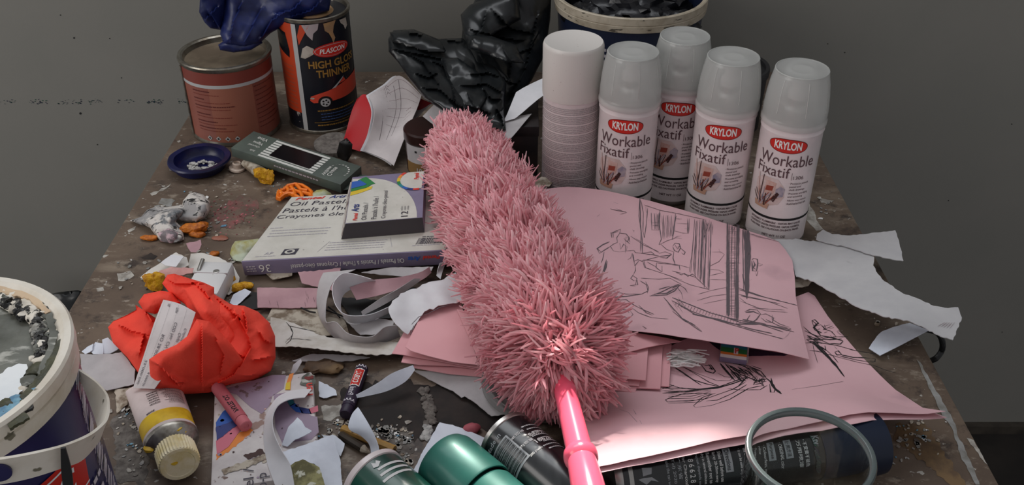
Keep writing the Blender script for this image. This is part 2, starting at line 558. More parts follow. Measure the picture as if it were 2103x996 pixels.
def ragged(pts, amp, step=6.0, seed=1, only=None):
    """rough torn outline in pixels; only = set of edge indexes that are torn"""
    rng = random.Random(seed)
    out = []
    n = len(pts)
    for i in range(n):
        a = np.array(pts[i], float); b = np.array(pts[(i + 1) % n], float)
        out.append(tuple(a))
        if only is not None and i not in only:
            continue
        L = np.hypot(*(b - a)[:2])
        k = int(L / step)
        if k < 2:
            continue
        nx, ny = -(b - a)[1] / L, (b - a)[0] / L
        for q in range(1, k):
            p = a + (b - a) * (q / k)
            j = rng.uniform(-amp, amp)
            p[0] += nx * j; p[1] += ny * j
            out.append(tuple(p))
    return out

class Sheet:
    """a sheet of paper over the table: outline (px, py, height)"""
    def __init__(s, outline, ctrl=(), step=0.012, thick=0.0004, lam=1e-4, wav=0.0, wsc=20, seed=0, hmin=0.0008):
        s.thick = thick
        W = [P(p[0], p[1], p[2]) for p in outline]
        C = [P(p[0], p[1], p[2]) for p in ctrl]
        s.tps = TPS([(q.x, q.y, q.z) for q in W + C], lam)
        s.wav, s.wsc, s.seed, s.hmin = wav, wsc, seed, hmin
        s.xy, s.fs = cdt([(q.x, q.y) for q in W], step)
    def z(s, x, y):
        z = s.tps(x, y)
        if s.wav:
            z += s.wav * noise.noise(Vector((x * s.wsc, y * s.wsc, s.seed + 3.3)))
        return max(z, T + s.hmin)
    def hit(s, px, py):
        h = s.z(*P(px, py, 0.02).xy) - T
        for _ in range(8):
            q = P(px, py, h)
            h = 0.5 * h + 0.5 * (s.z(q.x, q.y) - T)
        return P(px, py, h)
    def geo(s, mb, m, under=None):
        top = [Vector((x, y, s.z(x, y) + s.thick)) for x, y in s.xy]
        bot = [v - Vector((0, 0, s.thick)) for v in top]
        n = len(top)
        fs = []
        for f in s.fs:
            a, b, c = (s.xy[f[0]], s.xy[f[1]], s.xy[f[2]])
            if (b[0] - a[0]) * (c[1] - a[1]) - (b[1] - a[1]) * (c[0] - a[0]) < 0:
                f = tuple(reversed(f))
            fs.append(f)
        mb.add(top + bot, fs, m)
        o = len(mb.v) - 2 * n
        ub = mb.mi(under or m)
        for f in fs:
            mb.f.append(tuple(o + n + k for k in reversed(f))); mb.m.append(ub)
        e_ = mb.mi(m)
        for a, b in boundary_edges(fs):
            mb.f.append((o + b, o + a, o + n + a, o + n + b)); mb.m.append(e_)
        return mb
    def stroke(s, mb, pts, wpx, m, lift=0.0004, seg=7):
        """a drawn line given in pixels, lying on the sheet"""
        dense = []
        for i in range(len(pts) - 1):
            a, b = np.array(pts[i], float), np.array(pts[i + 1], float)
            k = max(1, int(np.hypot(*(b - a)) / seg))
            for q in range(k):
                dense.append(tuple(a + (b - a) * q / k))
        dense.append(pts[-1])
        W = [s.hit(*p) + Vector((0, 0, s.thick + lift)) for p in dense]
        if len(W) < 2:
            return
        vs = []
        for i, p in enumerate(W):
            t = W[min(i + 1, len(W) - 1)] - W[max(i - 1, 0)]
            nn = Vector((-t.y, t.x, 0))
            if nn.length < 1e-9:
                nn = Vector((1, 0, 0))
            nn.normalize()
            ww = wpx * 0.00053 * 0.5 * (0.6 + 0.8 * random.random())
            if i in (0, len(W) - 1):
                ww *= 0.4
            vs += [p - nn * ww, p + nn * ww]
        mb.add(vs, [(2 * i, 2 * i + 2, 2 * i + 3, 2 * i + 1) for i in range(len(W) - 1)], m)

def catmull(p, t):
    n = len(p)
    if n == 1:
        return p[0]
    x = t * (n - 1)
    i = min(int(x), n - 2)
    f = x - i
    p0, p1, p2, p3 = p[max(i - 1, 0)], p[i], p[i + 1], p[min(i + 2, n - 1)]
    return 0.5 * ((2 * p1) + (p2 - p0) * f + (2 * p0 - 5 * p1 + 4 * p2 - p3) * f * f + (3 * p1 - p0 - 3 * p2 + p3) * f ** 3)
def patch(mb, rows, m, nu=16, nv=16, thick=0.0005, disp=None, under=None, zmin=None):
    """curved sheet through a grid of points"""
    rows = [[Vector(q) for q in r] for r in rows]
    G = []
    for j in range(nv + 1):
        v = j / nv
        cps = [catmull([r[i] for r in rows], v) for i in range(len(rows[0]))]
        G.append([catmull(cps, i / nu) for i in range(nu + 1)])
    N = [[None] * (nu + 1) for _ in range(nv + 1)]
    for j in range(nv + 1):
        for i in range(nu + 1):
            a = G[j][min(i + 1, nu)] - G[j][max(i - 1, 0)]
            b = G[min(j + 1, nv)][i] - G[max(j - 1, 0)][i]
            n = a.cross(b)
            N[j][i] = n.normalized() if n.length > 1e-12 else Vector((0, 0, 1))
    top, bot = [], []
    for j in range(nv + 1):
        for i in range(nu + 1):
            p = G[j][i].copy()
            if disp:
                p += N[j][i] * disp(p)
            q = p - N[j][i] * thick
            if zmin is not None:
                p.z = max(p.z, zmin + thick); q.z = max(q.z, zmin)
            top.append(p); bot.append(q)
    n1 = nu + 1
    K = n1 * (nv + 1)
    fs = [(j * n1 + i, j * n1 + i + 1, (j + 1) * n1 + i + 1, (j + 1) * n1 + i) for j in range(nv) for i in range(nu)]
    bf = [tuple(K + k for k in reversed(f)) for f in fs]
    ef = []
    for a, b in boundary_edges(fs):
        ef.append((b, a, K + a, K + b))
    mb.add(top + bot, fs + bf + ef, [m] * len(fs) + [under or m] * len(bf) + [m] * len(ef))
    return mb
def ribbon(mb, pa, pb, m, n=40, thick=0.0005, under=None, zmin=None):
    """strip between two edge paths of (px, py, h)"""
    A = [P(*p) for p in pa]; B = [P(*p) for p in pb]
    return patch(mb, [A, B], m, nu=n, nv=4, thick=thick, under=under, zmin=zmin)

def folds(p, dirs, amp):
    """flat facets meeting in sharp creases"""
    h = 0
    for (d, fr, ph, a) in dirs:
        q = p + 0.35 / fr * Vector((noise.noise(p * fr * 0.6 + Vector((ph, 0, 0))), noise.noise(p * fr * 0.6 + Vector((0, ph, 5))), noise.noise(p * fr * 0.6 + Vector((9, 0, ph)))))
        x = q.dot(d) * fr + ph
        h += a * (abs((x % 2.0) - 1.0) - 0.5)
    return h * amp
def fold_dirs(seed, n, f0, f1):
    rng = random.Random(seed)
    out = []
    for i in range(n):
        d = Vector((rng.uniform(-1, 1), rng.uniform(-1, 1), rng.uniform(-1, 1))).normalized()
        fr = f0 * (f1 / f0) ** (i / max(1, n - 1))
        out.append((d, fr, rng.uniform(0, 10), (f0 / fr) ** 0.8))
    return out
def inflate(mb, outline, m, front=0.03, back=0.02, step=5.0, seed=1, amp=0.006, f0=22, f1=70, nf=6, ctrl=(), zmin=T + 0.001,
            soft=28.0, on_table=False, power=0.5, extra=None):
    """closed soft body; outline (px, py, Y) or, on_table, (px, py, h); bulges towards and away from the eye"""
    pos = (lambda x, y, k: P(x, y, k)) if on_table else (lambda x, y, k: PD(x, y, k))
    tp = TPS(list(outline) + list(ctrl), 1e-3)
    xy, fs = cdt([(p[0], p[1]) for p in outline], step)
    be = set()
    for a, b in boundary_edges(fs):
        be.add(a); be.add(b)
    B = np.array([xy[k] for k in be])
    dirs = fold_dirs(seed, nf, f0, f1)
    top, bot = [], []
    for i, (x, y) in enumerate(xy):
        base = pos(x, y, tp(x, y))
        d = 0.0 if i in be else math.sqrt(np.min((B[:, 0] - x) ** 2 + (B[:, 1] - y) ** 2))
        pr = min(1.0, d / soft)
        pr = (1 - (1 - pr) ** 2) ** power if pr > 0 else 0
        n = -ray(x, y).normalized()
        f = folds(base, dirs, amp)
        if extra:
            f += extra(base, x, y)
        a = base + n * (front * pr + f * (0.25 + 0.75 * min(1, pr * 1.5)))
        b = base - n * (back * pr + 0.0008)
        a.z = max(a.z, zmin + 0.0008); b.z = max(b.z, zmin)
        top.append(a); bot.append(b)
    n = len(top)
    ff = []
    for f in fs:
        a, b, c = xy[f[0]], xy[f[1]], xy[f[2]]
        if (b[0] - a[0]) * (c[1] - a[1]) - (b[1] - a[1]) * (c[0] - a[0]) > 0:
            f = tuple(reversed(f))
        ff.append(f)
    ef = [(b, a, n + a, n + b) for a, b in boundary_edges(ff)]
    mb.add(top + bot, ff + [tuple(n + k for k in reversed(f)) for f in ff] + ef, m)
    return mb
def creases(lines, amp=0.004, s=9.0):
    """folded edges: each polyline (pixels) lifts one side and sinks the other, fading away from the line"""
    def f(base, x, y):
        h = 0.0
        for k, ln_ in enumerate(lines):
            best = None
            for i in range(len(ln_) - 1):
                ax, ay = ln_[i]; bx, by = ln_[i + 1]
                dx, dy = bx - ax, by - ay
                q = max(0.0, min(1.0, ((x - ax) * dx + (y - ay) * dy) / (dx * dx + dy * dy)))
                ex_, ey_ = x - ax - dx * q, y - ay - dy * q
                d = math.hypot(ex_, ey_)
                if best is None or d < best[0]:
                    u = (i + q) / (len(ln_) - 1)
                    best = (d, dx * ey_ - dy * ex_, u)
            d, sd, u = best
            if d < 5 * s:
                taper = min(1.0, 5 * u, 5 * (1 - u)) * 0.9 + 0.1
                h += taper * amp * ((1 if sd < 0 else -0.7) * math.exp(-d / s))
        return h
    return f
def lump(mb, c, size, m, seed=1, amp=0.35, fr=90, sub=3, fold=0.0):
    """rough lump of dried paint"""
    bm = bmesh.new()
    bmesh.ops.create_icosphere(bm, subdivisions=sub, radius=1.0)
    dirs = fold_dirs(seed, 5, 60, 200)
    vs = []
    for v in bm.verts:
        p = Vector((v.co.x * size[0], v.co.y * size[1], v.co.z * size[2]))
        k = 1 + amp * noise.noise(p * fr + Vector((seed * 7.1, 0, 0))) + 0.5 * amp * noise.noise(p * fr * 2.7 + Vector((0, seed * 3.3, 0)))
        if fold:
            k += folds(p, dirs, fold)
        q = p * k + Vector(c)
        q.z = max(q.z, T + 0.0006)
        vs.append(q)
    bm.verts.index_update()
    mb.add(vs, [[v.index for v in f.verts] for f in bm.faces], m)
    bm.free()
    return mb
def frame(o, x, y, z):
    return Matrix(((x.x, y.x, z.x, o.x), (x.y, y.y, z.y, o.y), (x.z, y.z, z.z, o.z), (0, 0, 0, 1)))
def axis_frame(o, d, up=Vector((0, 0, 1))):
    """frame whose z runs along d; x sideways, y towards up"""
    z = d.normalized()
    x = up.cross(z)
    x = x.normalized() if x.length > 1e-6 else Vector((1, 0, 0))
    return frame(o, x, z.cross(x), z)
def wrap(M, r, a0=0.0, z0=0.0, eps=0.0003):
    """(x, y) on a cylinder about M's z axis: x round it, y along it, a0 = angle of x = 0"""
    def f(x, y):
        a = a0 + x / r
        return M @ Vector(((r + eps) * math.cos(a), (r + eps) * math.sin(a), z0 + y))
    return f
def plane(o, x, y, eps=0.0003):
    n = x.cross(y).normalized()
    return lambda a, b: o + x * a + y * b + n * eps
def ellipse(cx, cy, a, b, n=32, tilt=0.0):
    return [(cx + a * math.cos(t) * math.cos(tilt) - b * math.sin(t) * math.sin(tilt),
             cy + a * math.cos(t) * math.sin(tilt) + b * math.sin(t) * math.cos(tilt)) for t in [2 * math.pi * k / n for k in range(n)]]
def rect(x0, y0, x1, y1):
    return [(x0, y0), (x1, y0), (x1, y1), (x0, y1)]
def textw(mb, body, x0, y0, w, h, m, mp, bold=0.0, shear=0.0):
    """lettering fitted into a box (w or h may be None)"""
    vs, fs = text_geo(body, 1.0, 'LEFT', bold, shear)
    if not vs:
        return
    ax, bx = min(v[0] for v in vs), max(v[0] for v in vs)
    ay, by = min(v[1] for v in vs), max(v[1] for v in vs)
    kx = w / (bx - ax) if w else h / (by - ay)
    ky = h / (by - ay) if h else kx
    mb.add([mp(x0 + (x - ax) * kx, y0 + (y - ay) * ky) for x, y in vs], fs, m)

# ================================================================== the setting
mb = MB()
wt = 0.12
x0, x1, zt = -2.2, 2.2, T + 1.9
def slab(a, b, m):
    c = [(a[i] + b[i]) / 2 for i in range(3)]
    mb.box([b[i] - a[i] for i in range(3)], m, Matrix.Translation(c))
WX0, WX1, WZ0, WZ1 = -1.0, 1.0, T + SILL, T + 1.70
slab((x0, WALL_Y, 0), (x1, WALL_Y + wt, WZ0), 'wall_paint')
slab((x0, WALL_Y, WZ1), (x1, WALL_Y + wt, zt), 'wall_paint')
slab((x0, WALL_Y, WZ0), (WX0, WALL_Y + wt, WZ1), 'wall_paint')
slab((WX1, WALL_Y, WZ0), (x1, WALL_Y + wt, WZ1), 'wall_paint')
# scuffs: a broken dark blue line and a few specks on the wall
def wallq(px, py, eps=0.0006):
    q = PD(px, py, WALL_Y - eps)
    return q
rw = random.Random(3)
for (a, b, y, n) in ((0, 30, 208, 14), (50, 100, 208, 26), (118, 170, 209, 30), (180, 216, 207, 20), (240, 276, 207, 14), (298, 335, 209, 34), (358, 388, 208, 14)):
    for k in range(n):
        x = rw.uniform(a, b); yy = y + rw.gauss(0, 2.4); s_ = rw.uniform(0.8, 2.8)
        mb.add([wallq(x, yy), wallq(x + s_, yy), wallq(x + s_ * 1.2, yy + s_ * 0.6), wallq(x, yy + s_ * 0.5)], [(0, 3, 2, 1)], 'navy' if k % 3 else 'green_label')
for (x, y, s_) in ((152, 78, 3), (165, 233, 4), (124, 31, 2), (225, 79, 2), (249, 160, 2), (200, 297, 2), (1700, 90, 2), (2058, 682, 2), (1948, 412, 2), (1735, 108, 2), (2078, 255, 2)):
    mb.add([wallq(x + s_ * 0.6 * math.cos(t), y + s_ * 0.6 * math.sin(t)) for t in [-k * 0.785 for k in range(8)]], [tuple(range(8))], 'ink')
mb.build('wall_back', kind='structure', sharp=30)
mb = MB(); slab((x0, -0.6, -0.05), (x1, WALL_Y, 0), 'floor_dark'); mb.build('floor', kind='structure')
mb = MB(); slab((x0, WALL_Y - 0.014, 0.0), (x1, WALL_Y, 0.02), 'skirting'); mb.build('baseboard_back', kind='structure')
mb = MB()
fy = WALL_Y + 0.05
for a, b in (((WX0, fy, WZ0), (WX1, fy + 0.05, WZ0 + 0.01)), ((WX0, fy, WZ1 - 0.05), (WX1, fy + 0.05, WZ1)),
             ((WX0, fy, WZ0), (WX0 + 0.05, fy + 0.05, WZ1)), ((WX1 - 0.05, fy, WZ0), (WX1, fy + 0.05, WZ1))):
    slab(a, b, 'white_plastic')
GX0, GX1 = -0.055, 0.172           # gap between added unseen panels that cut the sun to a patch
slab((WX0 + 0.05, fy + 0.02, WZ0 + 0.01), (GX0, fy + 0.03, WZ1 - 0.05), 'sun_panel')
slab((GX1, fy + 0.02, WZ0 + 0.01), (WX1 - 0.05, fy + 0.03, WZ1 - 0.05), 'sun_panel')
mb.build('window_1', kind='structure')

# ================================================================== the table
TX0, TX1, TY0, TY1 = -0.457, 0.405, 0.30, 1.40
tab = thing('table', 'paint-stained brown wooden work table under all the clutter', 'table', (-0.026, 0.85, 0))
mb = MB()
mb.box((TX1 - TX0, TY1 - TY0, 0.03), ['board', 'board_edge', 'board_edge', 'board_edge', 'board_edge', 'board_edge'] if False else 'board',
       Matrix.Translation(((TX0 + TX1) / 2, (TY0 + TY1) / 2, T - 0.015)), 0.0015)
tz = lambda x, y: Vector((x, y, T + 0.0003))
def tpoly(pts, m, k=0.0003, torn=1.5, seed=1):
    q = [P(a, b, 0) for a, b in ragged(pts, torn, 7, seed)]
    vs, fs = cdt([(p.x, p.y) for p in q], 0.02)
    mb.add([(x, y, T + k) for x, y in vs], fs, m)
tpoly([(1882, 738), (1890, 745), (1915, 790), (1940, 832), (1962, 872), (1965, 890), (1985, 930), (2012, 996), (2004, 996), (1985, 958), (1975, 945), (1955, 880), (1935, 855), (1900, 778)], 'grey_streak', 0.0004)
tpoly([(1840, 870), (1900, 870), (1985, 1000), (1960, 1000), (1870, 930), (1835, 905)], 'ochre_streak', 0.0002, 4)
tpoly([(1985, 900), (2000, 905), (2028, 955), (2018, 945)], 'white_streak', 0.0004)
tpoly([(1640, 400), (1652, 405), (1690, 470), (1676, 474), (1650, 440)], 'white_streak', 0.0002, 3, 4)
tpoly([(1682, 406), (1714, 412), (1700, 420), (1686, 416)], 'white_streak', 0.0002, 2, 5)
tpoly([(240, 562), (268, 556), (276, 566), (262, 575), (243, 577)], 'white_streak', 0.0002, 2, 6)
tpoly([(198, 592), (212, 590), (214, 597), (200, 599)], 'white_streak', 0.0002, 1, 7)
tpoly([(308, 398), (340, 385), (352, 376), (335, 392), (312, 402)], 'white_streak', 0.0002, 2, 8)
tpoly([(332, 407), (360, 412), (352, 424), (325, 418)], 'grey_streak', 0.0002, 3, 9)
tpoly([(262, 473), (280, 464), (276, 472), (264, 478)], 'white_streak', 0.0002, 2, 10)
tpoly([(290, 530), (310, 519), (324, 526), (316, 533), (296, 533)], 'wet_dark', 0.0002, 1.5, 11)
tpoly([(382, 500), (412, 492), (410, 512), (392, 518)], 'pink_shaded_and_smear', 0.0002, 4, 12)
tpoly([(700, 800), (800, 780), (1030, 800), (1040, 870), (930, 900), (800, 905), (720, 890)], 'wet_dark', 0.0002, 8, 13)
tpoly([(660, 835), (700, 830), (704, 850), (680, 865), (664, 862)], 'white_streak', 0.0003, 3, 14)
tpoly([(790, 915), (830, 880), (850, 885), (850, 930), (815, 960), (790, 945)], 'grey_dust', 0.0003, 6, 15)
tpoly([(230, 860), (300, 820), (310, 900), (300, 996), (240, 990)], 'grey_dust', 0.0003, 6, 16)
tpoly([(430, 455), (445, 432), (470, 412), (505, 404), (528, 410), (530, 430), (500, 455), (470, 470), (440, 474)], 'red_smear', 0.00025, 6, 17)
rr = random.Random(12)
for k in range(150):                    # worn red pastel dust
    px, py = rr.gauss(478, 26), rr.gauss(438, 19)
    s_ = rr.uniform(0.6, 2.2)
    c = P(px, py, 0)
    sx = s_ * 0.0006
    mb.add([(c.x + sx * math.cos(t) * rr.uniform(0.6, 1.6), c.y + sx * math.sin(t), T + 0.0004) for t in [q * 1.047 for q in range(6)]], [tuple(range(6))], 'red_dust' if k % 5 else 'pastel_pink')
mb.build('tabletop', tab)
for x in (TX0 + 0.05, TX1 - 0.05):
    for y in (TY0 + 0.06, TY1 - 0.05):
        mb = MB(); mb.box((0.05, 0.05, T - 0.03), 'table_leg', Matrix.Translation((x, y, (T - 0.03) / 2)), 0.003); mb.build('leg', tab)
for y in (TY0 + 0.06, TY1 - 0.05):
    mb = MB(); mb.box((TX1 - TX0 - 0.15, 0.022, 0.07), 'table_leg', Matrix.Translation(((TX0 + TX1) / 2, y, T - 0.065)), 0.002); mb.build('apron', tab)

def floor_on(px, py, h=0.0):
    return P(px, py, h)
def camface(x, y):
    return math.atan2(-y, -x)

# ================================================================== paint tin, salmon label
c = P(488, 260, 0); r = 0.0585; H = 0.112
t = thing('paint_tin', 'round metal paint tin with salmon label and silver band, small warning diamonds at its foot', 'tin', c)
M0 = Matrix.Translation(c)
mb = MB()
mb.lathe([(r * 0.97, 0), (r * 1.02, 0.001), (r * 1.02, 0.004), (r, 0.006), (r, H * 0.93)], 64, ['tin', 'tin', 'tin', 'salmon'], M0, capb=False)
a0 = camface(c.x, c.y)
W = wrap(M0, r, a0)
def band(z0, z1, m, eps=0.0003, xa=-0.5, xb=0.5, w_=None):
    w_ = w_ or W
    mb.flat(rect(xa * math.pi * 2 * r, z0, xb * math.pi * 2 * r, z1), m, w_, 0.006)
band(0.088, 0.105, 'salmon_dark')
band(0.0835, 0.088, 'silver_band')
mb.flat(rect(-0.030, 0.006, 0.028, 0.0835), 'salmon_light', W, 0.005)
W2 = wrap(M0, r, a0, 0, 0.0006)
rd = random.Random(5)
for i, (z, x_, bold) in enumerate(((0.078, 0.026, 1), (0.0735, 0.038, 0), (0.067, 0.016, 1), (0.0625, 0.05, 0), (0.057, 0.056, 1), (0.053, 0.05, 0), (0.0455, 0.022, 1), (0.0415, 0.05, 0), (0.035, 0.03, 1), (0.031, 0.055, 0), (0.026, 0.04, 1), (0.022, 0.05, 0))):
    mb.dashes(-0.055, -0.055 + x_, z, 0.0014 if bold else 0.0009, 'brown_text' if bold else 'salmon_dark', W2, 0.85, rd)
for z in np.arange(0.02, 0.08, 0.0065):
    mb.dashes(0.03, 0.03 + rd.uniform(0.015, 0.045), z, 0.0009, 'brown_text', W2, 0.85, rd)
for k in range(4):
    x_ = -0.040 + k * 0.0125
    mb.flat([(x_ - 0.0036, 0.0115), (x_, 0.008), (x_ + 0.0036, 0.0115), (x_, 0.015)], 'silver_band', W2, 0.002)
    mb.flat([(x_ - 0.0016, 0.0115), (x_, 0.0098), (x_ + 0.0016, 0.0115), (x_, 0.0132)], 'ink', wrap(M0, r, a0, 0, 0.0009), 0.002)
mb.build('tin_body', t)
mb = MB()
mb.lathe([(r, H * 0.93), (r * 1.035, H * 0.955), (r * 1.045, H * 0.985), (r * 1.03, H), (r * 0.97, H), (r * 0.93, H * 0.985), (r * 0.9, H * 0.93)], 64, 'tin', M0, capa=False, capb=False)
mb.build('rim', t)
mb = MB()
mb.lathe([(r * 0.9, H * 0.93), (r * 0.88, H * 0.925), (0.0, H * 0.925)], 64, 'tin_lid', M0, capa=False)
mb.build('lid', t)
mb = MB()   # seam wire down the left
mb.tube([M0 @ Vector((r * 1.02 * math.cos(a0 - 1.33), r * 1.02 * math.sin(a0 - 1.33), z)) for z in np.linspace(0.004, H * 0.93, 8)], 0.0016, 8, 'tin')
mb.build('seam', t)
TIN_C, TIN_H, TIN_R = c, H, r

# ================================================================== thinner can
c = P(667, 243, 0); r = 0.0478; H = 0.163
t = thing('thinner_can', 'tall black thinner can with red oval logo and a red car on its label', 'can', c)
M0 = Matrix.Translation(c)
a0 = camface(c.x, c.y)
W = wrap(M0, r, a0); W2 = wrap(M0, r, a0, 0, 0.0006); W3 = wrap(M0, r, a0, 0, 0.0009)
mb = MB()
mb.lathe([(r * 0.98, 0), (r * 1.02, 0.001), (r * 1.02, 0.004), (r, 0.005), (r, H - 0.006)], 64, ['tin', 'tin', 'tin', 'thin_black'], M0)
mb.flat(rect(-0.078, 0.03, -0.029, H - 0.007), 'orange', W, 0.006)
mb.flat([(-0.066, 0.118), (-0.040, 0.108), (-0.0385, 0.118), (-0.043, 0.142), (-0.066, 0.146)], 'glassdark', W2, 0.005)
for z in np.arange(0.036, 0.1, 0.006):
    mb.dashes(-0.062, -0.036, z, 0.0009, 'salmon_light', W2, 0.85, rd)
mb.flat(rect(-0.031, 0.005, -0.0245, H - 0.007), 'silver_band', W2, 0.005)
mb.flat(rect(0.066, 0.005, 0.070, H - 0.007), 'silver_band', W2, 0.005)
mb.flat(ragged([(-0.0235, 0.140), (-0.018, 0.156), (-0.006, 0.156), (-0.0225, 0.128)], 0, 1), 'orange', W2, 0.005)
# spilled paint from the rim
mb.flat([(-0.022, 0.111), (-0.016, 0.110), (-0.008, 0.114), (-0.002, 0.118), (-0.004, 0.124), (-0.012, 0.128), (-0.018, 0.124)], 'white_smear', W2, 0.004)
mb.flat([(0.012, 0.156), (0.03, 0.157), (0.026, 0.150), (0.024, 0.142), (0.0265, 0.134), (0.023, 0.127), (0.021, 0.135), (0.018, 0.142), (0.013, 0.146)], 'tan_smear', W2, 0.004)
mb.flat([(0.036, 0.155), (0.05, 0.154), (0.052, 0.143), (0.046, 0.139), (0.043, 0.146), (0.038, 0.150)], 'white_smear', W2, 0.004)
mb.flat([(-0.016, 0.156), (0.006, 0.157), (0.004, 0.149), (-0.002, 0.144), (-0.004, 0.135), (-0.010, 0.142)], 'micro_text', W2, 0.004)
mb.flat(ellipse(0.0215, 0.119, 0.0265, 0.0095, 40), 'logo_red', W2, 0.004)
mb.flat(ellipse(0.0215, 0.119, 0.0245, 0.0078, 40), 'silver_band', W3, 0.004)
W4 = wrap(M0, r, a0, 0, 0.0012); W5 = wrap(M0, r, a0, 0, 0.0015)
mb.flat(ellipse(0.0215, 0.119, 0.0238, 0.0072, 40), 'logo_red', W4, 0.004)
textw(mb, 'PLASCON', 0.003, 0.1155, 0.037, 0.0068, 'white', W5, 0.02, 0.2)
textw(mb, 'HIGH GLOSS', -0.013, 0.0955, 0.071, 0.0105, 'gold', W2, 0.025)
textw(mb, 'THINNER', -0.004, 0.0825, 0.052, 0.0105, 'gold', W2, 0.025)
# the car on the label
mb.flat([(-0.0165, 0.050), (-0.015, 0.056), (-0.004, 0.060), (0.012, 0.064), (0.032, 0.070), (0.05, 0.074), (0.066, 0.076), (0.066, 0.052), (0.05, 0.050), (0.03, 0.0485), (-0.012, 0.0465)], 'car_red', W2, 0.004)
mb.flat([(0.014, 0.065), (0.026, 0.074), (0.033, 0.079), (0.0315, 0.0765), (0.019, 0.0655)], 'silver_band', W3, 0.004)
mb.flat([(0.024, 0.070), (0.033, 0.077), (0.036, 0.0715)], 'car_red', W3, 0.004)
mb.flat(ellipse(0.0035, 0.0475, 0.0095, 0.0085, 24), 'black', W3, 0.003)
mb.flat(ellipse(0.0035, 0.047, 0.0066, 0.0062, 24), 'silver_band', W4, 0.003)
for k in range(5):
    g = k * 1.2566
    mb.flat(ellipse(0.0035 + 0.0035 * math.cos(g), 0.047 + 0.0033 * math.sin(g), 0.0013, 0.0013, 8), 'black', W5, 0.003)
mb.flat(ellipse(-0.013, 0.0535, 0.003, 0.0014, 12), 'white_smear', W3, 0.003)
for i, z in enumerate((0.034, 0.0295, 0.025, 0.021)):
    mb.dashes(-0.008 + 0.004 * (i > 0), 0.05, z, 0.0016 if i == 0 else 0.001, 'gold' if i == 0 else 'blue_text', W2, 0.85, rd)
mb.flat(rect(-0.014, 0.0172, 0.058, 0.0178), 'gold', W2, 0.005)
mb.dashes(-0.01, 0.05, 0.0125, 0.002, 'gold', W2, 0.85, rd)
mb.build('can_body', t)
mb = MB()
mb.lathe([(r, H - 0.006), (r * 1.03, H - 0.005), (r * 1.04, H - 0.001), (r * 1.02, H), (r * 0.96, H - 0.001), (r * 0.93, H - 0.006), (r * 0.6, H - 0.007), (r * 0.55, H - 0.004), (0, H - 0.004)], 64,
         ['tin', 'tin', 'tin', 'tin', 'tin', 'tan_smear', 'tan_smear', 'tan_smear'], M0, capa=False)
mb.build('lid', t)

# ================================================================== blue bag hung over both tins
mb = MB()
y0 = TIN_C.y
blc = creases([[(500, 0), (480, 40), (470, 90)], [(540, 10), (520, 50), (500, 92)], [(590, 20), (560, 40), (530, 85)], [(620, 0), (600, 20), (560, 30)], [(660, 0), (640, 20), (590, 36)], [(425, 20), (440, 40), (452, 60)], [(450, 10), (430, 30), (420, 45)]], 0.005, 7)
inflate(mb, [(455, -30, y0 + 0.02), (458, 30, y0), (452, 70, y0 - 0.01), (460, 92, y0 - 0.012), (500, 97, y0 - 0.012), (532, 90, y0 - 0.01), (556, 68, y0), (584, 52, y0), (640, 36, y0 + 0.01), (676, 22, y0 + 0.01), (684, -30, y0 + 0.02), (560, -40, y0 + 0.02)],
        'blue_bag', 0.022, 0.02, 3.4, 11, 0.009, 16, 70, 7, extra=blc, zmin=TIN_C.z + TIN_H * 0.925 + 0.001)
inflate(mb, [(412, -20, y0 - 0.01), (409, 25, y0 - 0.01), (420, 46, y0 - 0.01), (432, 58, y0 - 0.01), (455, 62, y0), (462, 30, y0), (462, -20, y0), (440, -30, y0)], 'blue_bag', 0.012, 0.01, 3.4, 12, 0.006, 18, 60, extra=blc, zmin=TIN_C.z + TIN_H * 0.925 + 0.001)
inflate(mb, [(448, 92, y0 - 0.014), (452, 103, y0 - 0.016), (480, 108, y0 - 0.018), (515, 103, y0 - 0.018), (540, 88, y0 - 0.01), (530, 76, y0 - 0.008), (490, 80, y0 - 0.012), (462, 82, y0 - 0.014)], 'blue_bag', 0.01, 0.012, 4, 13, 0.004, 30, 90, zmin=TIN_C.z + TIN_H * 0.925 + 0.001)
mb.build('plastic_bag', label='crumpled blue plastic bag slumped on the tins', cat='bag', sharp=50)

# ================================================================== large paint bucket at the back
c = Vector((0.1605, 1.285, T)); r = 0.1035; H = 0.168
t = thing('paint_bucket', 'large dark blue paint bucket with dirty cream rim behind the spray cans', 'bucket', c)
M0 = Matrix.Translation(c)
mb = MB()
mb.lathe([(r * 0.84, 0), (r * 0.86, 0.002), (r * 0.955, H - 0.02), (r * 0.955, H - 0.004), (r * 0.93, H - 0.004), (r * 0.84, 0.012), (0, 0.012)], 72, 'navy', M0)
Wb = wrap(M0, r * 0.925, camface(c.x, c.y), 0, 0.002)
for i in range(3):
    mb.dashes(-0.07, 0.01, 0.118 - i * 0.008, 0.004, 'faint_text', Wb, 0.8, rd)
mb.build('bucket_body', t)
mb = MB()
mb.lathe([(r * 0.955, H - 0.021), (r * 0.99, H - 0.02), (r * 1.0, H - 0.012), (r * 0.99, H - 0.011), (r * 1.0, H - 0.010), (r, H - 0.001), (r * 0.985, H), (r * 0.94, H - 0.001), (r * 0.93, H - 0.005), (r * 0.955, H - 0.021)], 72, 'bucket_rim', M0, capa=False, capb=False)
mb.build('rim', t)
mb = MB()   # rags and tools caked in black paint
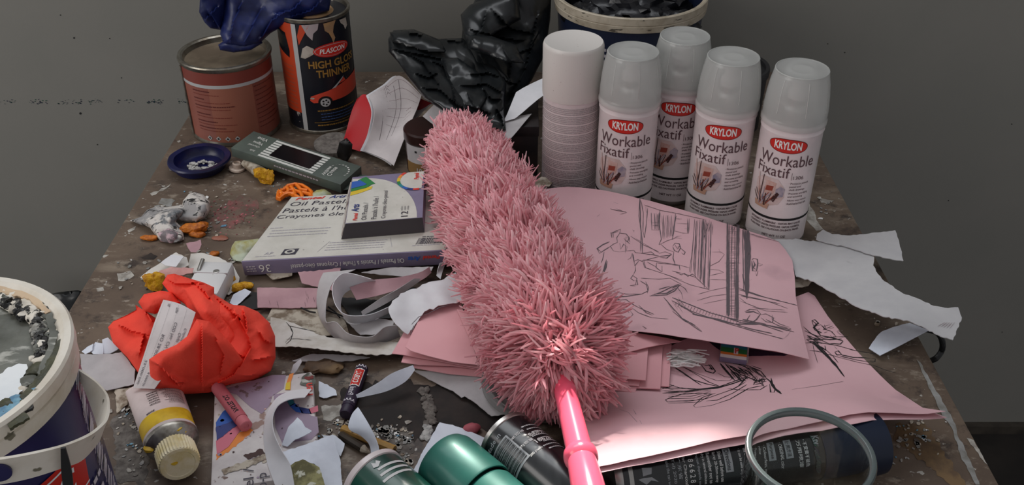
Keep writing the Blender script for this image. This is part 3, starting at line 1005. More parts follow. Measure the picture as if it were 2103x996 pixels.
for k, (dx, dy, sz, zz) in enumerate(((-0.03, -0.055, (0.04, 0.03, 0.022), -0.012), (0.01, -0.06, (0.036, 0.026, 0.02), -0.008), (0.05, -0.045, (0.034, 0.036, 0.024), -0.006), (-0.06, -0.03, (0.03, 0.04, 0.024), -0.006), (0.0, -0.01, (0.06, 0.05, 0.03), 0.0), (0.035, 0.03, (0.05, 0.05, 0.03), -0.01), (-0.04, 0.035, (0.045, 0.045, 0.03), -0.01))):
    lump(mb, c + Vector((dx, dy, H - 0.03 + zz)), sz, 'dirty_black', 20 + k, 0.3, 45, 4, 0.2)
mb.lathe([(0, 0.06), (r * 0.88, 0.06), (r * 0.92, H - 0.035), (0, H - 0.03)], 40, 'dirty_black', M0)
mb.build('paint_rags', t)

# black tub behind the cans
c = Vector((0.2955, 1.225, T)); r = 0.05; H = 0.088
t = thing('paint_tub', 'black round tub half hidden behind the spray cans', 'tub', c)
M0 = Matrix.Translation(c)
mb = MB(); mb.lathe([(r * 0.9, 0), (r * 0.92, 0.002), (r * 0.96, H - 0.01)], 48, 'dark_plastic', M0); mb.build('tub_body', t)
mb = MB(); mb.lathe([(r * 0.96, H - 0.012), (r, H - 0.011), (r * 1.01, H - 0.003), (r * 0.99, H), (r * 0.9, H - 0.001), (r * 0.88, H - 0.006), (0, H - 0.006)], 48, 'dark_plastic', M0, capa=False); mb.build('lid', t)

# ================================================================== spray cans
CR = 0.033
def can_base(mb, body_m, top):
    mb.lathe([(CR * 0.93, 0.0), (CR * 1.0, 0.0005), (CR * 1.02, 0.002), (CR * 1.02, 0.004), (CR, 0.0055), (CR, 0.1365), (CR * 1.025, 0.1385), (CR * 1.025, 0.1395), (CR, 0.1415), (CR, top - 0.002), (CR * 0.99, top)], 56,
             ['steel', 'steel', 'steel', 'steel'] + [body_m] * 6)
def fixative_can(label):
    t = thing('spray_can', label, 'spray can', (0, 0, 0), 'frosted-cap spray cans in the row')
    I = Matrix.Identity(4)
    a0 = -math.pi / 2
    W = wrap(I, CR, a0); W2 = wrap(I, CR, a0, 0, 0.0005); W3 = wrap(I, CR, a0, 0, 0.0007); W4 = wrap(I, CR, a0, 0, 0.0009)
    mb = MB()
    can_base(mb, 'can_white', 0.150)
    ov = [(0.0208 * math.copysign(abs(math.cos(q)) ** 0.85, math.cos(q)), 0.1285 + (0.0078 if math.sin(q) > 0 else 0.0092) * math.copysign(abs(math.sin(q)) ** 0.9, math.sin(q))) for q in [2 * math.pi * k / 44 for k in range(44)]]
    mb.flat(ov, 'logo_maroon', W, 0.004)
    mb.flat([(x * 0.955, 0.1285 + (y - 0.1285) * 0.91) for x, y in ov], 'logo_red', W2, 0.004)
    textw(mb, 'KRYLON', -0.0143, 0.1238, 0.0288, 0.0094, 'white', W3, 0.03)
    textw(mb, 'Workable', -0.030, 0.1035, 0.062, 0.0132, 'label_text', W2, 0.0)
    textw(mb, 'Fixatif', -0.0315, 0.0895, 0.0385, 0.0126, 'label_text', W2, 0.0)
    mb.flat(rect(0.0092, 0.0875, 0.0096, 0.0965), 'label_text', W2, 0.004)
    textw(mb, '1306', 0.0112, 0.0882, 0.0115, 0.0042, 'label_text', W2)
    # faded picture of brushes in a pot
    mb.flat([(-0.031, 0.060), (-0.030, 0.08), (-0.022, 0.0865), (-0.004, 0.0865), (0.003, 0.078), (0.005, 0.066), (0.0, 0.056), (-0.01, 0.052), (-0.028, 0.053)], 'label_fade', W, 0.004)
    mb.flat([(-0.004, 0.064), (0.0035, 0.066), (0.0045, 0.076), (0.0, 0.079), (-0.005, 0.074)], 'label_blue', W2, 0.004)
    mb.flat([(-0.018, 0.066), (-0.007, 0.068), (-0.005, 0.082), (-0.0165, 0.083)], 'label_tan', W2, 0.004)
    mb.flat([(-0.0165, 0.070), (-0.0085, 0.0715), (-0.0075, 0.0775), (-0.0155, 0.0765)], 'brush_red', W3, 0.004)
    rb = random.Random(8)
    for k in range(17):
        xb = -0.0195 + rb.uniform(-0.004, 0.005)
        xt = -0.0155 + (k - 8.5) * 0.0021 + rb.uniform(-0.002, 0.002)
        zt = rb.uniform(0.062, 0.074) if k not in (1, 3) else 0.088
        if k in (1, 3):
            xt = -0.0275 + 0.0035 * (k - 1)
            xb = -0.0225
        ww = rb.uniform(0.0004, 0.0008)
        mb.flat([(xb - ww, 0.051), (xb + ww, 0.051), (xt + ww * 0.7, zt), (xt - ww * 0.7, zt)], rb.choice(['brush_dark', 'brush_dark', 'brush_red', 'label_tan', 'label_blue']), W4, 0.005)
    mb.flat([(-0.0085, 0.060), (-0.0055, 0.058), (-0.0005, 0.069), (-0.003, 0.071), (-0.0065, 0.066)], 'brush_dark', W4, 0.004)
    mb.flat([(-0.027, 0.0475), (-0.011, 0.0475), (-0.0095, 0.054), (-0.0285, 0.054)], 'pot', W4, 0.004)
    for i, s_ in enumerate(('· Protects pencil,', '  pastel and', '  chalk drawings', '· Prevents smudging', '  and wrinkling', '· Allows easy rework', '· Acid-free/archival safe')):
        textw(mb, s_, 0.0075 + (0.0012 if s_[0] == ' ' else 0), 0.0815 - i * 0.0039 - (0.0008 if i > 2 else 0) - (0.0008 if i > 4 else 0), min(0.0245, 0.0013 * len(s_.strip())), 0.0029, 'label_text', W2, 0.008)
    mb.flat(rect(-0.1, 0.0355, 0.1, 0.0385), 'ink', W, 0.006)
    for i, s_ in enumerate(('EXTREMELY FLAMMABLE · VAPORS MAY CAUSE', 'CONTENTS UNDER PRESSURE. VAPOR HARMFUL.', 'FLASH FIRE. SEE CAUTIONS ON BACK PANEL.')):
        textw(mb, s_, -0.03, 0.0305 - i * 0.0042, 0.06, 0.0026, 'label_text', W2, 0.02)
    textw(mb, 'NET WT 11 OZ', -0.012, 0.0135, 0.026, 0.003, 'label_text', W2, 0.02)
    mb.build('can_body', t)
    mb = MB()
    mb.lathe([(CR * 0.99, 0.150), (CR * 1.0, 0.1515), (CR * 0.97, 0.1535), (CR * 0.9, 0.154), (CR * 0.7, 0.162), (CR * 0.4, 0.166), (0.006, 0.167)], 48, 'steel', capa=False)
    dome = mb.build('dome', t)
    mb = MB()
    mb.lathe([(0.0055, 0.167), (0.007, 0.169), (0.0105, 0.171), (0.0105, 0.178), (0.0075, 0.181), (0.0072, 0.190), (0.0, 0.1905)], 32, 'nozzle')
    mb.build('nozzle', dome)
    mb = MB()
    k = 1.0
    prof = [(CR * 1.05, 0.1445), (CR * 1.06, 0.146), (CR * 1.055, 0.150), (CR * 1.035, 0.1515), (CR * 1.035, 0.153), (CR * 1.03, 0.162), (CR * 0.985, 0.178), (CR * 0.93, 0.190), (CR * 0.87, 0.1985), (CR * 0.845, 0.2018), (CR * 0.815, 0.2030), (CR * 0.78, 0.2026), (CR * 0.72, 0.2022), (CR * 0.4, 0.2020), (CR * 0.36, 0.2024), (CR * 0.3, 0.2020), (0.0, 0.2020)]
    mb.lathe(prof, 56, 'cap_frost', capa=False)
    mb.lathe([(CR * 0.838, 0.2022), (CR * 0.852, 0.2026), (CR * 0.838, 0.2034), (CR * 0.815, 0.2034), (CR * 0.808, 0.2026), (CR * 0.838, 0.2022)], 56, 'cap_frost', capa=False, capb=False)
    for a in (-2.1, -1.2, -0.4):       # moulding ribs
        rib = [Vector((rr_ * 1.006 * math.cos(a), rr_ * 1.006 * math.sin(a), z_)) for rr_, z_ in prof[5:9]]
        mb.tube(rib, 0.00035, 6, 'cap_frost')
    mb.build('cap', t)
    return t
def dup(root, loc, rz, label):
    r_ = root.copy(); COL.objects.link(r_); r_.location = loc; r_.rotation_euler = (0, 0, rz); r_['label'] = label
    for ch in list(root.children):
        q = ch.copy(); COL.objects.link(q); q.parent = r_
        for g_ in ch.children:
            k = g_.copy(); COL.objects.link(k); k.parent = q
    return r_
spots = [((0.3030, 0.949), -0.02, 'fixative spray can with frosted cap, rightmost and nearest of the can row'),
         ((0.2372, 0.981), -0.01, 'fixative spray can with frosted cap standing directly left of the rightmost can'),
         ((0.1938, 1.039), 0.03, 'fixative spray can half hidden, standing furthest back, label partly covered'),
         ((0.1312, 0.995), -0.09, 'fixative spray can with frosted cap standing beside the plain white can')]
first = None
for (x, y), dr, lb in spots:
    rz = math.atan2(-y, -x) + math.pi / 2 + dr
    if first is None:
        first = fixative_can(lb); root = first
        root.location = (x, y, T); root.rotation_euler = (0, 0, rz)
    else:
        dup(first, (x, y, T), rz, lb)
t = thing('spray_can', 'plain white spray can with opaque speckled white cap, leftmost of the can row', 'spray can', (0.069, 1.032, T))
I = Matrix.Translation(t.location)
mb = MB()
mb2 = MB(); can_base(mb2, 'can_white', 0.140); mb.add([I @ v for v in mb2.v], mb2.f, [mb2.names[k] for k in mb2.m])
W2 = wrap(I, CR, camface(0.07, 1.03), 0, 0.0004)
rd = random.Random(4)
z = 0.130; k = 0
while z > 0.012:
    if k % 5 == 4:
        z -= 0.0012
    mb.dashes(-0.05, 0.045, z, 0.0011, 'micro_text', W2, 0.93, rd, 0.002, 0.009)
    z -= 0.0021; k += 1
mb.build('can_body', t)
mb = MB()
mb.lathe([(CR * 1.0, 0.1365), (CR * 1.03, 0.137), (CR * 1.04, 0.140), (CR * 1.045, 0.195), (CR * 1.02, 0.1985), (CR * 0.985, 0.2), (CR * 0.95, 0.1995), (0, 0.1992)], 56, 'cap_white', I, capa=False)
mb.build('cap', t)

def surf(rows):
    rows = [[Vector(q) for q in r_] for r_ in rows]
    def f(u, v):
        return catmull([catmull([r_[i] for r_ in rows], v) for i in range(len(rows[0]))], u)
    return f
def quadlines(mb, f, lines, m, wd=0.0005, lift=Vector((0, -0.0009, 0.0004)), seg=8):
    for pts in lines:
        W_ = []
        for i in range(len(pts) - 1):
            for q in range(seg):
                k = q / seg
                W_.append(f(pts[i][0] + (pts[i + 1][0] - pts[i][0]) * k, pts[i][1] + (pts[i + 1][1] - pts[i][1]) * k) + lift)
        W_.append(f(*pts[-1]) + lift)
        mb.tube(W_, wd, 4, m)
# ================================================================== folded notebook
t = thing('notebook', 'folded notebook with red cover and pencilled pages standing under the black bag', 'notebook', P(780, 320, 0))
pg = [[PD(757, 197, 1.172), PD(790, 176, 1.19), PD(822, 156, 1.20), PD(866, 196, 1.18)],
      [PD(768, 230, 1.15), PD(800, 225, 1.165), PD(830, 225, 1.17), PD(856, 226, 1.165)],
      [PD(760, 275, 1.135), PD(785, 285, 1.135), PD(808, 290, 1.13), PD(838, 268, 1.135)],
      [PD(746, 310, 1.125), PD(765, 317, 1.115), PD(790, 328, 1.10), PD(809, 341, 1.092)]]
mb = MB(); patch(mb, pg, 'paper_lined', 20, 24, 0.001)
f = surf(pg)
L_ = [[(0.12 + 0.02 * k, 0.05 + 0.045 * k), (0.5, 0.05 + 0.045 * k + 0.01), (0.95, 0.04 + 0.045 * k)] for k in range(12)]
quadlines(mb, f, L_[::2], 'graphite_soft', 0.0003)
L_ = [[(0.15, 0.12), (0.28, 0.7)], [(0.5, 0.1), (0.45, 0.66)], [(0.62, 0.06), (0.55, 0.6)]] + [[(0.3, 0.08 + 0.05 * k), (0.36, 0.02 + 0.05 * k), (0.4, 0.07 + 0.05 * k)] for k in range(3)]
quadlines(mb, f, L_, 'graphite', 0.00035)
L_ = [[(0.72, 0.35 + 0.05 * k), (0.82, 0.3 + 0.05 * k)] for k in range(11)]
quadlines(mb, f, L_, 'graphite_soft', 0.0004)
mb.build('page', t)
pg2 = [[q + Vector((-0.004, 0.004, -0.002)) for q in r_] for r_ in pg]
mb = MB(); patch(mb, pg2, 'paper_white', 16, 18, 0.0012); mb.build('page', t)
cv = [[PD(733, 203, 1.18), PD(746, 195, 1.185), PD(759, 197, 1.18)],
      [PD(722, 232, 1.17), PD(741, 222, 1.17), PD(767, 228, 1.158)],
      [PD(711, 275, 1.16), PD(728, 268, 1.155), PD(758, 272, 1.142)],
      [PD(704, 300, 1.15), PD(716, 304, 1.14), PD(742, 312, 1.128)]]
mb = MB(); patch(mb, cv, 'notebook_red', 14, 18, 0.0015)
mb.build('cover', t); mb = MB()
cv2 = [[PD(852, 196, 1.19), PD(870, 205, 1.19), PD(888, 212, 1.19)], [PD(846, 222, 1.185), PD(860, 224, 1.185), PD(872, 226, 1.185)], [PD(838, 268, 1.16), PD(842, 260, 1.165), PD(850, 250, 1.17)]]
patch(mb, cv2, 'notebook_red', 10, 10, 0.0015)
mb.build('cover', t)
mb = MB(); patch(mb, [[PD(846, 224, 1.18), PD(864, 226, 1.18), PD(886, 214, 1.185)], [PD(838, 262, 1.158), PD(850, 248, 1.165), PD(862, 236, 1.17)]], 'paper_lined', 10, 6, 0.001); mb.build('page', t)

# dark rag and dusty lid beside the notebook
mb = MB(); inflate(mb, [(690, 320, 0.002), (697, 292, 0.03), (712, 283, 0.035), (724, 296, 0.03), (722, 318, 0.01), (712, 334, 0.002)], 'black', 0.008, 0.004, 5, 3, 0.004, 40, 90, on_table=True)
mb.build('rag', label='small black rag tucked below the red notebook cover', cat='rag')
mb = MB(); c = P(686, 306, 0); mb.lathe([(0.024, 0.0008), (0.026, 0.003), (0.0255, 0.010), (0.022, 0.012), (0.010, 0.0115), (0, 0.0115)], 32, 'grey_dust', Matrix.Translation(c) @ Matrix.Rotation(R(6), 4, 'X'), 0.05)
mb.build('jar_lid', label='dusty grey-green lid lying left of the notebook', cat='lid')

# ================================================================== small ink jar
c = Vector((-0.1065, 1.10, T))
t = thing('ink_jar', 'squat dark jar with white and gold label standing behind the duster tip', 'jar', c)
M0 = Matrix.Translation(c)
mb = MB(); mb.lathe([(0.026, 0), (0.028, 0.002), (0.028, 0.043), (0.026, 0.046)], 40, 'jar_dark', M0)
a0 = camface(c.x, c.y)
W = wrap(M0, 0.028, a0); W2 = wrap(M0, 0.028, a0, 0, 0.0006)
mb.flat(rect(-0.034, 0.019, 0.034, 0.043), 'paper_grey_and_shaded', W, 0.004); mb.flat(rect(-0.034, 0.003, 0.034, 0.019), 'jar_gold', W, 0.004)
for x_, y_, s_ in ((-0.018, 0.034, 0.003), (0.012, 0.036, 0.003), (-0.004, 0.03, 0.0025)):
    mb.flat(rect(x_, y_, x_ + s_, y_ + s_), 'ink', W2, 0.003)
for k in range(5):
    mb.dashes(-0.006 + k * 0.004, -0.004 + k * 0.004, 0.022 + 0.002 * (k % 2), 0.009, 'label_text', W2, 0.9, rd)
textw(mb, '10', -0.016, 0.006, 0.007, 0.007, 'paper_grey_and_shaded', W2, 0.02)
mb.build('jar_body', t)
mb = MB(); mb.lathe([(0.0295, 0.045), (0.030, 0.046), (0.030, 0.057), (0.028, 0.059), (0, 0.059)], 40, 'jar_dark', M0); mb.build('lid', t)

# ================================================================== dark printed carton behind the duster
t = thing('carton', 'dark printed carton behind the duster left of the white can', 'carton', (0.0, 1.10, T))
mb = MB(); mb.box((0.066, 0.075, 0.066), 'dark_art', Matrix.Translation((-0.001, 1.105, T + 0.033)), 0.001); mb.build('carton_body', t)
mb = MB(); mb.box((0.068, 0.077, 0.014), 'jar_gold' if False else 'dark_art', Matrix.Translation((-0.001, 1.105, T + 0.0685)), 0.001)
mb.build('lid', t)
# papers on the carton under the bag
S = Sheet([(1034, 250, 0.083), (1058, 243, 0.084), (1116, 196, 0.1), (1118, 160, 0.105), (1060, 190, 0.10)], step=0.01, wav=0.001)
mb = MB(); S.geo(mb, 'paper_white'); mb.build('paper_sheet', label='bright white sheet sticking out under the black bag beside the white can', cat='paper')
S = Sheet([(1033, 297, 0.077), (1048, 286, 0.077), (1092, 234, 0.082), (1058, 240, 0.082), (1028, 250, 0.081)], step=0.01)
mb = MB(); S.geo(mb, 'paper_grey_and_shaded'); mb.build('paper_sheet', label='grey sheet slanting over the dark carton below the bright white sheet', cat='paper')
S = Sheet([(868, 238, 0.062), (892, 214, 0.075), (940, 225, 0.075), (1005, 250, 0.078), (1022, 280, 0.076), (960, 300, 0.064), (905, 268, 0.061)], step=0.012, wav=0.002)
mb = MB(); S.geo(mb, 'paper_grey_and_shaded'); mb.build('paper_sheet', label='dull grey sheet under the bag resting on the ink jar', cat='paper')

# ================================================================== black plastic bag
mb = MB()
zb = T + 0.060
BCR = [[(881, 124), (913, 137), (929, 177), (937, 217), (953, 221)], [(804, 60), (905, 80), (953, 88)], [(800, 100), (881, 116), (921, 124)], [(961, 60), (1041, 80), (1082, 84)], [(1033, 165), (1061, 173), (1041, 217), (1013, 241)], [(941, 177), (1001, 173), (1033, 193)], [(965, 153), (1009, 149)], [(1106, 24), (1082, 133), (1041, 225)],
       [(850, 150), (880, 160), (900, 150)], [(860, 180), (905, 185), (925, 205), (990, 245)], [(985, 110), (1000, 150), (1030, 160)], [(1010, 20), (1050, 60), (1100, 70)], [(1030, 90), (1050, 130), (1046, 165)], [(960, 190), (975, 220), (1010, 235)], [(990, 180), (1010, 205), (1030, 205)], [(840, 110), (870, 130), (905, 180)], [(1060, 110), (1090, 100), (1110, 60)], [(1020, 222), (1030, 240), (1034, 262)], [(1000, 20), (990, 60), (960, 90)]]
bump_ = creases(BCR, 0.0065, 7)
inflate(mb, [(990, -40, 1.30), (1134, -40, 1.31), (1130, 40, 1.28), (1120, 110, 1.24), (1092, 165, 1.19), (1064, 205, 1.14), (1040, 236, 1.095), (1037, 262, 1.06), (1000, 256, 1.065), (960, 246, 1.08), (930, 232, 1.10), (900, 216, 1.12), (905, 170, 1.16), (945, 120, 1.20), (950, 60, 1.24), (975, 0, 1.28)],
        'black_bag', 0.035, 0.02, 3.2, 31, 0.014, 12, 50, 7, zmin=zb, soft=45, extra=bump_)
inflate(mb, [(808, 62, 1.24), (850, 60, 1.24), (900, 80, 1.23), (948, 78, 1.22), (1000, 110, 1.19), (1040, 170, 1.13), (1036, 236, 1.075), (1039, 268, 1.045), (1010, 264, 1.045), (960, 248, 1.06), (910, 228, 1.085), (872, 203, 1.115), (842, 164, 1.15), (818, 128, 1.18), (798, 106, 1.20), (797, 80, 1.22)],
        'black_bag', 0.016, 0.008, 3.0, 37, 0.012, 13, 60, 7, zmin=zb - 0.004, soft=30, extra=bump_)
inflate(mb, [(800, 66, 1.22), (850, 62, 1.22), (905, 84, 1.205), (918, 108, 1.185), (880, 108, 1.185), (840, 98, 1.195), (806, 88, 1.205)], 'black_bag', 0.012, 0.006, 4, 44, 0.006, 25, 90, 6, zmin=zb, soft=16, extra=bump_)
inflate(mb, [(946, 30, 1.24), (965, 10, 1.25), (1010, -10, 1.26), (1062, -20, 1.26), (1070, 40, 1.23), (1020, 66, 1.20), (985, 92, 1.185), (958, 88, 1.19), (950, 60, 1.21)], 'black_bag', 0.02, 0.006, 3.2, 51, 0.010, 16, 60, 6, zmin=zb, soft=24, extra=bump_)
inflate(mb, [(955, 70, 1.19), (1010, 74, 1.18), (1060, 92, 1.165), (1078, 130, 1.14), (1040, 128, 1.135), (1000, 112, 1.15), (962, 100, 1.165)], 'black_bag', 0.014, 0.006, 3.2, 58, 0.008, 20, 60, 6, zmin=zb, soft=20, extra=bump_)
inflate(mb, [(905, 120, 1.17), (940, 118, 1.16), (985, 150, 1.13), (1000, 200, 1.09), (985, 226, 1.07), (950, 215, 1.08), (925, 180, 1.12)], 'black_bag', 0.012, 0.004, 3, 64, 0.009, 20, 70, 6, zmin=zb, soft=20, extra=bump_)
mb.build('bin_bag', label='large crumpled shiny black bin bag against the back wall', cat='bag', sharp=48)

# ================================================================== boxes
def box_frame(A, B, C):
    ex = (B - A).normalized()
    ez = ex.cross(C - A).normalized()
    ey = ez.cross(ex)
    return ex, ey, ez
# --- vine charcoal box
A, B, C = P(477, 321, 0.016), P(701, 397, 0.004), P(508, 294, 0.018)
ex, ey, ez = box_frame(A, B, C)
L, Wd, Hh = (B - A).length, 0.046, 0.013
t = thing('charcoal_box', 'long dark green vine charcoal box with striped lid and black window', 'box', Vector((A.x, A.y, T)) + ex * 0)
mb = MB()
F = frame(A, ex, ey, ez)
mb.box((L, Wd, Hh), 'charcoal_box', F @ Matrix.Translation((L / 2, Wd / 2, Hh / 2)), 0.0006)
pt = plane(A + ez * Hh, ex, ey)
pt2 = plane(A + ez * Hh, ex, ey, 0.0006); pt3 = plane(A + ez * Hh, ex, ey, 0.0009)
s0, s1 = L * 0.24, L * 0.74
for k in range(8):
    y = 0.002 + k * (Wd - 0.004) / 8
    mb.flat(rect(s0, y, s1, y + 0.0036), 'charcoal_stripe', pt, 0.02)
CBM = mb
mb = MB(); mb.flat(rect(s0 + 0.013, 0.0085, s1 - 0.009, Wd - 0.0085), 'window_black', pt3, 0.02); mb.build('window', t)
mb = CBM
for i, (s_, sz) in enumerate((('Vine', 0.0075), ('Vigne', 0.0075), ('Charcoal', 0.004), ('Soft', 0.004))):
    rot = lambda a, b: pt2(L * 0.19 - a, Wd - 0.006 - b)
    textw(mb, s_, 0.002, 0.004 + i * 0.0095, None, sz * 0.85, 'charcoal_stripe', lambda a, b: pt2(L * 0.20 - a * 1.0, Wd - 0.004 - b), 0.01)
textw(mb, 'Coate', 0, 0, 0.02, 0.006, 'charcoal_stripe', lambda a, b: pt2(L * 0.84 + b, 0.008 + a), 0.01)
textw(mb, 'Willow', 0, 0, 0.02, 0.005, 'charcoal_stripe', lambda a, b: pt2(L * 0.80 + b, 0.006 + a), 0.01)
ring = [(L * 0.88 + 0.0135 * math.cos(q), Wd * 0.48 + 0.0135 * math.sin(q)) for q in np.linspace(-0.4, 3.4, 24)]
for i in range(len(ring) - 1):
    if i % 2 == 0:
        a_, b_ = ring[i], ring[i + 1]
        mb.flat([a_, b_, (b_[0] + 0.0015, b_[1] + 0.0015), (a_[0] + 0.0015, a_[1] + 0.0015)], 'charcoal_stripe', pt2, 0.01)
pf = plane(A, ex, ez)
mb.dashes(L * 0.4, L * 0.8, 0.007, 0.002, 'faint_text', lambda a, b: A + ex * a + ez * b - ey * 0.0004, 0.8, rd)
mb.build('box_body', t)
mb = MB(); o_ = A + ex * L + ez * 0.002
patch(mb, [[o_ + ey * 0.004, o_ + ey * (Wd * 0.5), o_ + ey * (Wd - 0.004)], [o_ + ex * 0.012 + ey * 0.006 + ez * 0.004, o_ + ex * 0.012 + ey * Wd * 0.5 + ez * 0.005, o_ + ex * 0.012 + ey * (Wd - 0.006) + ez * 0.004],
           [o_ + ex * 0.022 + ey * 0.010 - ez * 0.002, o_ + ex * 0.024 + ey * Wd * 0.5 + ez * 0.0, o_ + ex * 0.021 + ey * (Wd - 0.012) + ez * 0.001]], 'charcoal_box', 8, 8, 0.0006, zmin=T + 0.001)
mb.build('flap', t)

# --- large flat oil pastel box
A, B, C = P(503, 566, 0.002), P(918, 543, 0.016), P(609, 426, 0.008)
ex = (B - A).normalized(); ez = ex.cross(C - A).normalized(); ey = (C - A).normalized()      # the sleeve has gone out of square
L, Wd, Hh = (B - A).length, 0.128, 0.0185
t = thing('pastel_box', 'large flat white oil pastel box with purple edge, upside-down 36 on its side', 'box', Vector((A.x, A.y, T)))
F = frame(A, ex, ey, ez)
mb = MB()
mb.box((L, Wd, Hh), 'box_purple', F @ Matrix.Translation((L / 2, Wd / 2, Hh / 2)), 0.0005)
pt = plane(A + ez * Hh, ex, ey, 0.0002); pt2 = plane(A + ez * Hh, ex, ey, 0.0005); pt3 = plane(A + ez * Hh, ex, ey, 0.0008)
mb.flat(rect(0.0004, 0.0015, L - 0.0004, Wd - 0.0004), 'box_white', pt, 0.02)
k_ = 1.0
def up36(s_, x_, y_, w_, h_, m_, b_=0.0, sh=0.0):
    textw(mb, s_, x_, y_, w_, h_, m_, pt2, b_, sh)
up36('Pentel', 0.008, Wd - 0.008, 0.034, 0.0056, 'sw_red', 0.03, 0.2)
up36('Arts', 0.047, Wd - 0.008, 0.02, 0.0064, 'sw_navy', 0.02, 0.3)
up36('Oil Pastels /', 0.006, Wd - 0.0205, 0.080, 0.0085, 'dark_text')
up36("Pastels à l'huile /", 0.004, Wd - 0.0345, 0.100, 0.0095, 'dark_text')
up36('Crayones óleo-pastel', 0.002, Wd - 0.0485, 0.122, 0.0095, 'dark_text')
for i in range(4):
    mb.dashes(0.004 + (0.004 if i else 0), 0.018 if i == 0 else 0.074, Wd - 0.066 - 0.0055 * i, 0.0012, 'faint_text', pt2, 0.85, rd)
for i in range(4):
    mb.dashes(0.085, 0.148, 0.026 - 0.0045 * i, 0.001, 'faint_text', pt2, 0.85, rd)
for a_, b_ in (((0.078, 0.010), (0.084, 0.030)), ((0.150, 0.030), (0.158, 0.012))):
    mb.flat([a_, (a_[0] + 0.0004, a_[1]), (b_[0] + 0.0004, b_[1]), b_], 'faint_text', pt2, 0.02)
mb.flat(rect(0.039, 0.008, 0.055, 0.019), 'dark_text', pt2, 0.02)
mb.flat(ellipse(0.047, 0.0135, 0.0055, 0.004, 20), 'box_white', pt3, 0.01)
mb.flat(ellipse(0.047, 0.0135, 0.003, 0.002, 12), 'dark_text', plane(A + ez * Hh, ex, ey, 0.0011), 0.01)
textw(mb, 'AP', 0.020, 0.010, 0.009, 0.005, 'faint_text', pt2)
mb.dashes(0.012, 0.034, 0.007, 0.001, 'faint_text', pt2, 0.85, rd)
x_ = 0.183
rb = random.Random(2)
while x_ < 0.213:
    w_ = rb.choice([0.0004, 0.0007, 0.0011])
    mb.flat(rect(x_, 0.014, x_ + w_, 0.026), 'dark_text', pt2, 0.02); x_ += w_ + rb.choice([0.0005, 0.0008])
mb.dashes(0.186, 0.211, 0.0275, 0.0012, 'dark_text', pt2, 0.85, rb); mb.dashes(0.18, 0.21, 0.0115, 0.001, 'faint_text', pt2, 0.85, rb)
mb.flat([(0.19, 0.088), (0.212, 0.08), (L - 0.001, 0.078), (L - 0.001, 0.086), (0.205, 0.092)], 'sw_blue', pt2, 0.02)
mb.flat([(0.19, 0.080), (0.212, 0.070), (L - 0.001, 0.070), (L - 0.001, 0.078), (0.2, 0.083)], 'sw_green', pt2, 0.02)
mb.flat([(0.19, 0.070), (0.212, 0.062), (L - 0.001, 0.062), (L - 0.001, 0.070), (0.2, 0.076)], 'sw_yellow', pt2, 0.02)
fr_ = lambda a, b: A + ex * a + ez * b - ey * 0.0004
flip = lambda xr: (lambda a, b: fr_(xr - a, Hh * 0.72 - b))
textw(mb, 'Pentel', 0, 0, 0.019, 0.005, 'sw_red', flip(L - 0.006), 0.03, 0.2)
textw(mb, 'Arts', 0, 0, 0.014, 0.006, 'sw_blue', flip(L - 0.027), 0.03, 0.3)
textw(mb, "Oil Pastels / Pastels à l'huile / Crayones óleo-pastel", 0, 0, 0.122, 0.0078, 'white', flip(L - 0.045), 0.005)
textw(mb, '36', 0, 0, 0.0125, 0.0100, 'white', flip(0.030))
for i in range(3):
    mb.dashes(0.004, 0.014, 0.005 + i * 0.003, 0.0012, 'pale_text', fr_, 0.85, rd)
mb.build('box_body', t)
BOX36 = (A, ex, ey, ez, L, Wd, Hh)

# --- small oil pastel box lying on it
top0 = A + ez * Hh
def on36(px, py):
    d = ray(px, py); o_ = Vector((0, 0, T + EYE))
    return o_ + d * ((top0 + ez * 0.0008 - o_).dot(ez) / d.dot(ez))
a1, b1, c1 = on36(701, 491), on36(872, 477), on36(690, 399)
ex, ey, ez = box_frame(a1, b1, c1)
A = a1
L, Wd, Hh = (b1 - a1).length, (c1 - a1).length * 1.02, 0.0195
t = thing('pastel_box', 'small oil pastel box with rainbow ring on its lid, lying on the large one', 'box', a1)
mb = MB()
sl = 0.0075
vsb = [(0, 0, 0), (L, 0, 0), (L, Wd, 0), (0, Wd, 0), (sl, 0, Hh), (L, 0, Hh), (L, Wd, Hh), (sl, Wd, Hh)]
F = frame(A, ex, ey, ez)
mb.add([F @ Vector(q) for q in vsb], [(0, 3, 2, 1), (4, 5, 6, 7), (0, 1, 5, 4), (1, 2, 6, 5), (2, 3, 7, 6), (3, 0, 4, 7)], ['box_side_dark', 'box_purple', 'box_side_dark', 'box_purple', 'box_purple', 'box_worn'])
pt = lambda e: plane(A + ez * Hh + ex * sl, ex, ey, e)
l2 = L - sl
q1, q2, q3 = pt(0.0002), pt(0.0005), pt(0.0008)
arc = [(0.0005, 0.0006), (l2 - 0.006, 0.0006)] + [(0.014 + (l2 - 0.020) * math.cos(g), 0.0006 + (Wd - 0.006) * math.sin(g)) for g in np.linspace(0, math.pi / 2, 14)[1:]] + [(0.0005, Wd - 0.004)]
mb.flat(arc, 'box_white', q1, 0.02)
